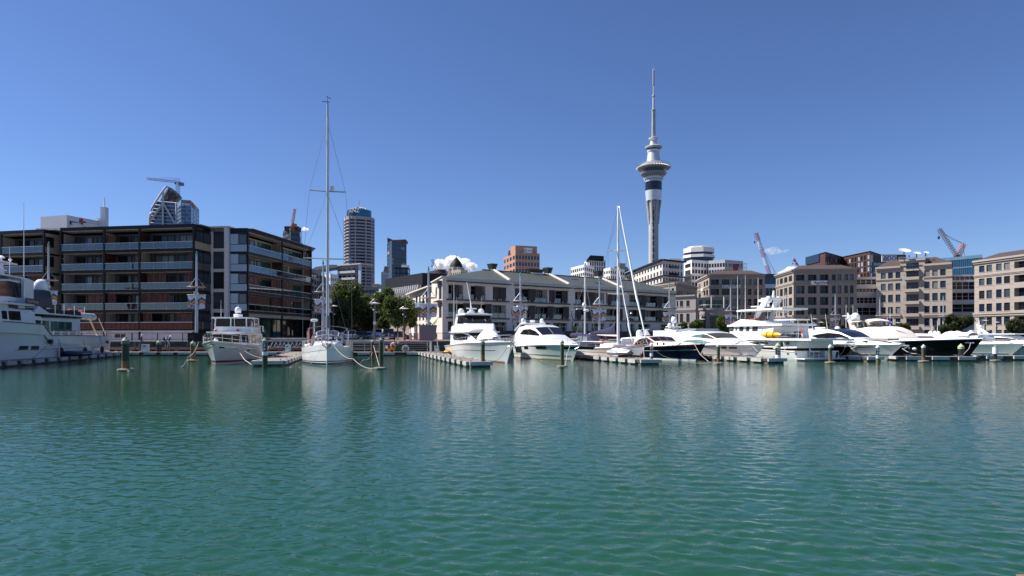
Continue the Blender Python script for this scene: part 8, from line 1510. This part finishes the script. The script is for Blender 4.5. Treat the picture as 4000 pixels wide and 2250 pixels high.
b.part('arch_top', MB().box(bx - .5, -.75, bz - .1, b.at(3003, 1168, 0)[0] + .3, .75, bz + .12), white); b.part('mast', MB().tube([(bx, 0, bz), (bx - .1, 0, b.at(3022, 1135, 0)[1])], .16, 7, .1), white)
for px, py, y in ((3002, 1169, 1.1), (3040, 1170, -1.1)): x, z = b.at(px, py, y); radome(b, x, y, z, .34, stem=.5); b.part('bracket', MB().tube([(x, y, z - .55), (bx + .2, y * .5, bz - .25)], .06, 5), white)
x, z = b.at(2965, 1199, 0); radar(b, x, 0, z, 2.0, .25); x, z = b.at(2990, 1180, 0); b.part('radar', MB().lathe([(.25, 0), (.4, .08), (.4, .22), (.2, .3)], 12, (x, .5, z)), white, 50)
for px, y0, y1 in ((2881, 1246, 1078), (2911, 1246, 1075), (2961, 1208, 1085)): x, z = b.at(px, y0, .8); whip(b, x, .8, z, b.at(px, y1, .8)[1], r=.045)
for px in (2890, 2945): x, z = b.at(px, 1245, 1.8); b.part('hardtop_post', MB().tube([(x, 1.8, z), (x - .2, 1.7, zh)], .045, 5), steel); b.part('hardtop_post', MB().tube([(x, -1.8, z), (x - .2, -1.7, zh)], .045, 5), steel)
b.part('tan_seat', MB().box(b.at(2955, 1252, 1.2)[0], .4, zr0 + .3, b.at(2932, 1252, 1.2)[0], 1.4, zr0 + .85), M('tan_leather', (.30, .09, .05), .6)); m = MB(); x0, x1 = b.at(3155, 1320, 2.4)[0], b.at(2975, 1320, 2.4)[0]; n = 9
for i in range(n + 1): x = x0 + (x1 - x0) * i / n; m.tube([(x, 2.45, zb2), (x, 2.45, zb2 + .85)], .02, 4)
for z in (.45, .85): m.tube([(x0, 2.45, zb2 + z), (x1, 2.45, zb2 + z)], .02, 4)
b.part('guard_rail', m, steel); m = MB()
for o_ in (0, .5): m.tube([(b.at(2975, 1318, 2.3)[0] + o_, 2.35, zb2), (b.at(2985, 1272, 2.3)[0] + o_, 2.35, zr0)], .03, 4)
b.part('ladder', m, steel); x, z = b.at(3080, 1345, 2.5); b.part('strut', MB().tube([(b.at(3060, 1331, 2.5)[0], 2.5, z0), (b.at(3066, 1362, 2.5)[0], 2.5, 1.1)], .05, 5), white2); b.part('strut', MB().tube([(b.at(3154, 1332, 2.5)[0], 2.5, z0), (b.at(3166, 1362, 2.5)[0], 2.5, 1.0)], .05, 5), steel)
rz_ = atan2(b.d.y, b.d.x); o = thing('kayak', 'bright yellow inflatable kayak strapped to the boat deck of the expedition yacht', 'kayak', (b.loc.x, b.loc.y, 0), rz_, None, world=False); xa = b.at(3051, 1308, 2.55)[0]; xb = b.at(2975, 1308, 2.55)[0]; zc = b.at(3010, 1308, 2.55)[1]; L = xb - xa
part('hull', MB().grid([[(xa + L * i / 14, 2.55 + .30 * sin(pi * (i + .15) / 14.3) ** .6 * cos(a), zc + .34 * sin(pi * (i + .15) / 14.3) ** .55 * sin(a) * (1 if i not in (4, 9) else .93)) for a in [2 * pi * k / 12 for k in range(13)]] for i in range(15)]), yellow, o, 60)
for t in (.3, .62): part('strap', MB().tube([(xa + L * t, 2.55 + .315 * cos(a), zc + .34 * sin(a)) for a in [2 * pi * k / 12 for k in range(13)]], .03, 4), blackp, o)
o = thing('covered_rib', 'tender under a grey cover with outboard on the boat deck of the expedition yacht', 'dinghy', (b.loc.x, b.loc.y, 0), rz_, None, world=False); rows = []
for px, yt in ((3040, 1318), (3030, 1300), (3010, 1292), (3060, 1298), (3095, 1304), (3108, 1316)): x, z = b.at(px, yt, .6); rows.append((x, z))
rows = sorted(rows); part('cover', MB().grid([[(x, .6 + 1.0 * k, zb2 + .15 + (z - zb2 - .15) * (1 - abs(k) ** 2.5)) for k in (-1, -.75, -.4, 0, .4, .75, 1)] for x, z in rows]), grey_canvas, o, 50); x, z = b.at(3118, 1308, .6); part('outboard', MB().box(x - .3, .35, z - .2, x + .3, .85, z + .35).box(x - .15, .5, z - .8, x + .1, .7, z - .2), blackp, o)
o = thing('ensign', 'red and white ensign hanging at the rail of the expedition yacht', 'flag', (b.loc.x, b.loc.y, 0), rz_, None, world=False); x, z = b.at(3127, 1303, 2.6); rows = [[(x + .16 * u - .3 * v + .06 * sin(4 * u + 3 * v), 2.6 + .08 * sin(6 * u), z + .4 - .75 * v + .15 * u) for u in (-1, -.5, 0, .5, 1)] for v in (0, .25, .5, .75, 1)]; part('cloth', MB().grid(rows), M('ensign_red', (.55, .03, .03), .7), o, 60); part('white_patch', MB().grid([[(p_[0] - .0, p_[1] + .02, p_[2]) for p_ in r[1:3]] for r in rows[2:5]]), white2, o); part('staff', MB().tube([(x + .35, 2.58, z - .6), (x + .3, 2.58, z + .8)], .025, 5), white2, o)
# boat with long white hardtop behind the expedition yacht
b = Boat('sport_boat', 'sport boat behind the expedition yacht with a long white hardtop and grey covers', 'yacht', (3190, 78), 11, 4.0); h = Hull(b, [(0, 1.2), (1, 1.5)], 1).build(white, white); ca = Cab.px(b, [(3010, 1330, 1292, 1.7, 1.6, .05), (3090, 1330, 1286, 1.7, 1.6, .05), (3150, 1330, 1284, 1.6, 1.4, .05), (3185, 1330, 1312, 1.3, 1.1, .04)]).build('deckhouse', white); ca.side_px('window', ((3060, 1288, 1296), (3100, 1287, 1296), (3140, 1286, 1296)), tint, w=1.65); xa, za = b.at(2998, 1254, -1.2); xb, _ = b.at(3104, 1253, -1.2); slab(b, 'hardtop', xa, xb, 1.5, za, .16, white, .7); ca.side_px('grey_cover', ((3090, 1300, 1318), (3170, 1296, 1318)), grey_canvas, w=1.65)
for px in (3015, 3060, 3096): x, z = b.at(px, 1290, -1.2); b.part('hardtop_post', MB().tube([(x, -1.3, z - .3), (x - .3, -1.2, za)], .06, 5), white2); b.part('hardtop_post', MB().tube([(x, 1.3, z - .3), (x - .3, 1.2, za)], .06, 5), white2)
# ---------------------------------------------------------------- black topsided sport cruiser
b = Boat('sport_cruiser', 'low white decked sport cruiser with black topsides, bow overlapped by a neighbour', 'yacht', (3292, 67), 11.5, 4.2)
h = Hull(b, [(0, 1.2), (.5, 1.4), (1, 1.6)], 1.6, .45, .78, .92, 1.6, 24).build(blackhull, white); h.patch(0, .995, .86, 1, white, 'white_sheer', nu=20, eps=.02); h.patch(0, .98, 0, .16, M('pale_boot_grey', (.42, .46, .47), .4), 'boot_stripe', nu=20); Cab.px(b, [(3130, 1340, 1328, 1.6, 1.4, .05), (3230, 1340, 1322, 1.4, 1.1, .06), (3300, 1342, 1336, .7, .5, .03)]).build('foredeck', white); b.part('anchor', MB().tube([(12.4, 0, 1.5), (13.3, 0, 1.45)], .07, 5).tube([(12.95, -.35, 1.15), (13.25, 0, 1.4), (12.95, .35, 1.15)], .06, 5), steel); h.rail(.6, 1, .3, 5, mid=False)
# ---------------------------------------------------------------- white sport yacht with black roof
b = Boat('sport_yacht', 'sleek white sport yacht with black panoramic roof and a black hull window stripe', 'yacht', (3463, 66), 10.6, 4.6)
h = Hull(b, [(0, 1.3), (.5, 1.42), (1, 1.62)], 2.0, .38, .86, .92, 1.3, 26).build(white, white); h.patch(.25, .86, .66, .86, tint, 'hull_window', nu=16, f0b=.82, eps=.02); h.line(.38, .022, blackp, 'knuckle_line', 0, .98, .012)
ca = Cab(b, [(1.2, 2.0, 1.35, 1.9, 2.85, .02), (2.6, 2.0, 1.36, 1.82, 3.1, .06), (4.6, 1.9, 1.4, 1.72, 3.14, .08), (6.0, 1.75, 1.42, 1.5, 2.82, .08), (7.4, 1.55, 1.46, 1.25, 2.26, .06), (9.6, 1.1, 1.52, .85, 1.92, .05), (12.5, .35, 1.62, .22, 1.72, .02)]).build('superstructure', white)
ca.side('window', [(2.3, 2.42, 2.46), (3.2, 2.2, 2.62), (4.6, 2.18, 2.78), (6.0, 2.16, 2.68), (7.2, 2.16, 2.28)], tint, .03); ca.front('black_roof', 4.4, 7.4, .94, M('black_roof_glass', (.015, .016, .03), .1, spec=.3), n=9); ca.side('grey_panel', [(1.5, 1.9, 2.6), (2.2, 1.9, 2.4), (3.0, 1.9, 2.0)], M('pale_grey_panel', (.5, .5, .54), .4), .025)
for px, y1 in ((3176, 1225), (3233, 1226)): x, z = b.at(px, 1286, -1.); whip(b, x, -1., z - .1, b.at(px - 8, y1, -1.)[1], r=.04, rake=-.35)
x, z = b.at(3203, 1282, 0); radar(b, x, 0, z, 1.2, .4); x, z = b.at(3181, 1272, 0); b.part('light_mast', MB().tube([(x, 0, z - .5), (x - .3, 0, z + .3)], .06, 5).ball((x - .3, 0, z + .4), .14, .14, .16, 8, 6), darksteel); x, z = b.at(3272, 1284, .8); radome(b, x, .8, z, .28); h.rail(.4, 1, .42, 7, mid=False, drop=.5); b.part('anchor', MB().tube([(12.3, 0, 1.5), (13.2, 0, 1.5)], .07, 5).tube([(12.9, -.35, 1.2), (13.15, 0, 1.45), (12.9, .35, 1.2)], .06, 5), steel); x, z = b.at(3395, 1326, -.4); b.part('sun_pad', MB().box(x - .4, -.7, z - .05, x + 2.6, .7, z + .12), M('grey_cushion', (.30, .28, .30), .8)); b.part('deck_box', MB().box(x - .2, -1.1, z - .35, x + .35, -.75, z - .1), M('brown_grille', (.06, .03, .02)))
# ---------------------------------------------------------------- big black hulled yacht under cream canvas
b = Boat('motor_yacht', 'large black hulled yacht with its superstructure wrapped in cream canvas', 'yacht', (3777, 66.8), 14.6, 5.6)
h = Hull(b, [(0, 1.55), (.45, 1.75), (1, 2.18)], 1.7, .5, .82, .92, 1.4, 28).build(blackhull, white); h.line(1, .07, white, 'cap_rail', 0, 1, .0); h.patch(0, .99, .0, .05, M('boot_stripe_red', (.20, .018, .02), .35), 'boot_stripe', nu=18)
ca = Cab(b, [(.8, 2.35, 1.6, 2.1, 2.8, .05), (1.8, 2.35, 1.65, 2.0, 3.22, .10), (3.6, 2.3, 1.7, 1.9, 3.42, .16), (5.4, 2.25, 1.75, 1.8, 3.38, .16), (6.6, 2.15, 1.8, 1.7, 3.0, .14), (7.6, 2.0, 1.85, 1.6, 2.3, .06), (7.9, 1.95, 1.88, 1.5, 2.0, .02)]).build('canvas_wrap', cream)
ca.side('lower_drape', [(2.2, 1.8, 2.45), (4.0, 1.85, 2.72), (6.6, 1.9, 2.66), (7.5, 1.92, 2.2)], M('warm_cream_canvas', (.72, .60, .50), .85, var=.05, bump=.2), .03); fd = Cab(b, [(7.9, 1.9, 1.8, 1.7, 2.12, .03), (11.5, 1.4, 1.9, 1.2, 2.2, .03), (15, .5, 2.1, .4, 2.24, .02)]).build('foredeck', white)
xa, za, xb = .9, 4.2, 3.9; rows = [[(x, 1.7 * k, za - .12 + dz + .2 * (1 - k * k)) for k in (-1, -.6, 0, .6, 1)] for x, dz in ((xa, .0), (xa + (xb - xa) * .5, .05), (xa + (xb - xa) * .78, .22), (xb, -.02))]; b.part('bimini', MB().grid(rows + [[(q[0], q[1], q[2] - .15) for q in rows[-1]]] + [[(q[0], q[1], q[2] - .12) for q in r] for r in rows[::-1]]), cream, 50)
m = MB()
for x in (2.4, 3.2, 3.8): z = 3.2; m.tube([(x, -1.6, z), (x - .5, -1.5, za)], .03, 4).tube([(x, 1.6, z), (x - .5, 1.5, za)], .03, 4)
b.part('bimini_frame', m, steel); x0, z0, x1 = 1.4, 3.3, .4
for sd in (1, -1): b.part('radar_arch', MB().extr([(x0 - .4, sd * 1.4, z0 - .3), (x0 + .6, sd * 1.4, z0 - .3), (x1 + .5, sd * 1.2, za + .05), (x1, sd * 1.2, za + .05)], (0, sd * .2, 0)), cream)
x, z = b.at(3342, 1237, 0); radome(b, x, 0, z, .5, stem=.0); x, z = b.at(3316, 1232, 0); b.part('mast', MB().tube([(x + .4, 0, za), (x - .2, 0, z + .3)], .10, 6), white2); radar(b, x, 0, z - .1, 1.6, .4); radar(b, x + .1, 0, z - .5, 1.0, .8); [whip(b, b.at(px, 1280, y)[0], y, b.at(px, 1280, y)[1], b.at(px, y1, y)[1], r=.04) for px, y, y1 in ((3305, -.8, 1190), (3332, .8, 1190), (3349, 1.2, 1207), (3477, -1.2, 1203), (3466, 1.0, 1238), (3489, 1.0, 1240))]
b.part('ensign_blue', MB().extr([b.at(3471, 1264, -1.3)[0:1] + (-1.3, b.at(3471, 1264, -1.3)[1]), b.at(3478, 1264, -1.3)[0:1] + (-1.3, b.at(3478, 1264, -1.3)[1]), b.at(3477, 1240, -1.3)[0:1] + (-1.3, b.at(3477, 1240, -1.3)[1])], (0, .02, 0)), M('flag_blue', (.05, .05, .35), .7)); x, z = b.at(3450, 1274, -1); b.part('dark_windshield', MB().box(3.4, -1.3, 3.5, 5.0, 1.3, 3.72), M('bronze_glass', (.05, .035, .035), .2)); h.rail(.5, .98, .3, 6, mid=False)
x_, z_ = b.at(3792, 1339, -.7); b.part('hawse', MB().box(x_ - .5, -.85, z_ - .06, x_ + .3, -.65, z_ + .06), steel); single('red_buoy', MB().lathe([(.02, -.1), (.25, 0), (.28, .12), (.05, .3)], 10, (X(3770, 63), 63, 0)), red, 'red mooring float at the waterline under the black bow', 'buoy', smooth=50); single('white_buoy', MB().ball((X(3572, 64), 64, 1.18), .2, .2, .14, 10, 6), white, 'white fender float tied to the line before the black hull', 'buoy', smooth=60)
# ---------------------------------------------------------------- yacht behind with white wrapped tender
b = Boat('motor_yacht', 'white yacht behind the black hull carrying a white covered tender and three domes', 'yacht', (3840, 84), 16, 5.2); h = Hull(b, [(0, 1.7), (1, 2.2)], 1.6).build(white, white); ca = Cab.px(b, [(3560, 1330, 1303, 2.1, 2.0, .05), (3640, 1330, 1308, 2.1, 1.9, .05), (3720, 1330, 1312, 2.0, 1.8, .05), (3815, 1330, 1310, 1.6, 1.3, .05)]).build('superstructure', white); ca.side_px('window', ((3582, 1313, 1323), (3640, 1313, 1323), (3654, 1322, 1323)), tint, w=2.05)
for px, py in ((3635, 1300), (3652, 1299), (3666, 1301)): x, z = b.at(px, py, -.5); radome(b, x, -.5, z, .26)
for px, y1 in ((3641, 1252), (3662, 1252)): x, z = b.at(px, 1303, -.3); whip(b, x, -.3, z, b.at(px, y1, -.3)[1], r=.04)
o = thing('covered_tender', 'white wrapped tender with humps on the yacht behind the black hull', 'dinghy', (b.loc.x, b.loc.y, 0), atan2(b.d.y, b.d.x), None, world=False); part('cover', MB().grid([[(b.at(px, 1312, -.8)[0], -.8 + 1.0 * k, b.at(px, 1312, -.8)[1] + (b.at(px, yt, -.8)[1] - b.at(px, 1312, -.8)[1]) * (1 - abs(k) ** 2.5)) for k in (-1, -.75, -.4, 0, .4, .75, 1)] for px, yt in ((3690, 1308), (3702, 1296), (3716, 1293), (3727, 1297), (3740, 1292), (3756, 1298), (3778, 1299), (3794, 1293), (3803, 1300))]), wcanvas, o, 50)
# ---------------------------------------------------------------- far right white yacht
b = Boat('motor_yacht', 'white yacht at the right edge with a low deck and shaded sea green bow', 'yacht', (3937, 71), 13, 4.9)
h = Hull(b, [(0, 1.25), (.5, 1.4), (1, 1.62)], 1.8, .42, .88, .92, 1.25, 24).build(white, white); h.patch(.2, .7, .55, .68, tint, 'hull_window', nu=12, eps=.02); h.line(.35, .02, M('grey_line', (.3, .3, .32)), 'knuckle_line', 0, .97, .012)
Cab(b, [(5, 1.6, 1.35, 1.4, 1.85, .05), (10, 1.1, 1.5, .9, 1.8, .05), (13.4, .4, 1.6, .25, 1.7, .02)]).build('foredeck', white); h.rail(.35, 1, .5, 8)
b = Boat('motor_yacht', 'white yacht behind the right edge boats with dark window band and a domed mast', 'yacht', (4330, 82), 17, 5.0); h = Hull(b, [(0, 1.4), (1, 1.8)], 1.6).build(white, white)
ca = Cab.px(b, [(3700, 1345, 1306, 2.1, 1.9, .05), (3816, 1345, 1306, 2.1, 1.85, .06), (3900, 1345, 1306, 1.9, 1.6, .06), (3940, 1347, 1315, 1.6, 1.3, .05), (3990, 1349, 1338, 1.1, .8, .04)]).build('superstructure', white); ca.side_px('window', ((3818, 1318, 1330), (3870, 1318, 1331), (3925, 1320, 1331), (3950, 1326, 1332)), tint, .03, w=1.95); xa, za = b.at(3800, 1306, -1.8); slab(b, 'hardtop', xa - 3.2, b.at(3985, 1316, -1.6)[0] - .8, 1.95, za - .03, .14, white, .75)
x0, z0 = b.at(3858, 1306, 0); x1, z1 = b.at(3822, 1280, 0); b.part('radar_mast', MB().tube([(x0, 0, z0), (x1, 0, z1), (x1 - .2, 0, z1 + .6)], .28, 8, .12), white, 60); x, z = b.at(3825, 1278, 0); radome(b, x, .1, z, .36); radome(b, x + .5, -.6, z - .65, .26); b.part('cross_tree', MB().box(x - .3, -1.6, z - .55, x + .15, 1.9, z - .45), white); b.part('antenna', MB().tube([(x, 0, z + .3), (x, 0, z + 1.0)], .07, 5), white2); 
b = Boat('motor_yacht', 'pale lilac white hull cut off by the right edge of the picture', 'yacht', (4085, 71), 13, 4.8); h = Hull(b, [(0, 1.3), (1, 1.6)], 1.6, .5, .8).build(lil, white); Cab.px(b, [(3940, 1350, 1330, 1.8, 1.6, .04), (4090, 1350, 1330, 1.5, 1.2, .04)]).build('superstructure', white)
# ---------------------------------------------------------------- mooring lines
q = lambda px, py, D: P(px, py, D)
mooring('thick white line sagging from the trawler bow to the finger end', [q(917, 1338, 59), q(930, 1368, 57.5), q(955, 1405, 55), q(985, 1426, 52.8)], .06)
mooring('thin line from the trawler side to the finger pontoon', [q(922, 1342, 59), q(1024, 1398, 55)], .03, None, .25); mooring('line from the trawler anchor down into the water at the left', [q(776, 1337, 54.5), q(735, 1392, 52), q(700, 1432, 51)], .045, None, .3)
mooring('white line from the bow-on sailboat to the tall green pile', [q(1298, 1340, 53.4), q(1380, 1402, 51), q(1478, 1434, 48.3)], .05, None, .35); mooring('thin line drooping left from the bow-on sailboat', [q(1262, 1342, 53.5), q(1215, 1420, 51.5), q(1130, 1432, 52)], .025, None, .15); mooring('line looping between the two piles beside the sailboat', [q(1456, 1376, 68), q(1420, 1405, 58), q(1372, 1412, 56)], .035, None, .3); mooring('line crossing down from the thin pile to the tall pile', [q(1459, 1350, 68), q(1482, 1432, 48.6)], .04)
mooring('dark line from the flybridge cruiser bow to the pile before the second cruiser', [q(2010, 1336, 57), q(2090, 1398, 55), q(2190, 1431, 50.6)], .03, rope_d, .25); mooring('dark line from the flybridge cruiser bow to its finger', [q(1990, 1337, 57.5), q(1952, 1400, 54), q(1910, 1411, 53)], .025, rope_d, .1); mooring('white line hanging from the second cruiser bow to the water', [q(2228, 1340, 63), q(2215, 1380, 58), q(2206, 1432, 51)], .045, None, .15)
mooring('white line from the numbered pile down to the water before the navy launch', [q(2558, 1368, 57), q(2640, 1402, 57), q(2780, 1416, 56.5)], .045, None, .2); mooring('white line from the navy launch bow to the green flecked pile', [q(2712, 1344, 63.5), q(2735, 1385, 60), q(2768, 1413, 57)], .04); mooring('white line from the ketch bow to its finger', [q(2513, 1357, 60.5), q(2517, 1402, 58)], .04)
mooring('line from the white flybridge yacht bow falling toward the finger', [q(2940, 1352, 63), q(2960, 1375, 61)], .04); mooring('thin line from the flybridge yacht side to its finger end', [q(2812, 1364, 66), q(2960, 1400, 60)], .02, None, .1); mooring('white line sagging from the black hull to the thick black pile', [q(3524, 1361, 67), q(3580, 1382, 64), q(3710, 1396, 63.4)], .05, None, .15); mooring('white line hanging from the black bow to the float', [q(3792, 1339, 64), q(3785, 1362, 63.5), q(3765, 1383, 63)], .05); mooring('line from the sport cruiser anchor looping back to the finger', [q(3304, 1340, 66), q(3295, 1370, 64.5), q(3268, 1392, 64)], .03, None, .1); mooring('line from the sport cruiser bow running right to the finger end', [q(3310, 1340, 66), q(3350, 1380, 64), q(3408, 1400, 62.5)], .03, None, .1); mooring('dark line from the big yacht hull to the left pontoon', [q(197, 1334, 63), q(150, 1380, 57), q(100, 1412, 52)], .03, rope_d, .1); mooring('dark line from the big yacht hull aft to the pontoon', [q(197, 1334, 64), q(240, 1362, 68), q(262, 1378, 69)], .04, rope_d, .05)
mooring('coil of line on the collar of the lone dark green pile', [q(478, 1446, 45.5), q(505, 1450, 45.2), q(523, 1443, 45.6), q(515, 1438, 46)], .05)
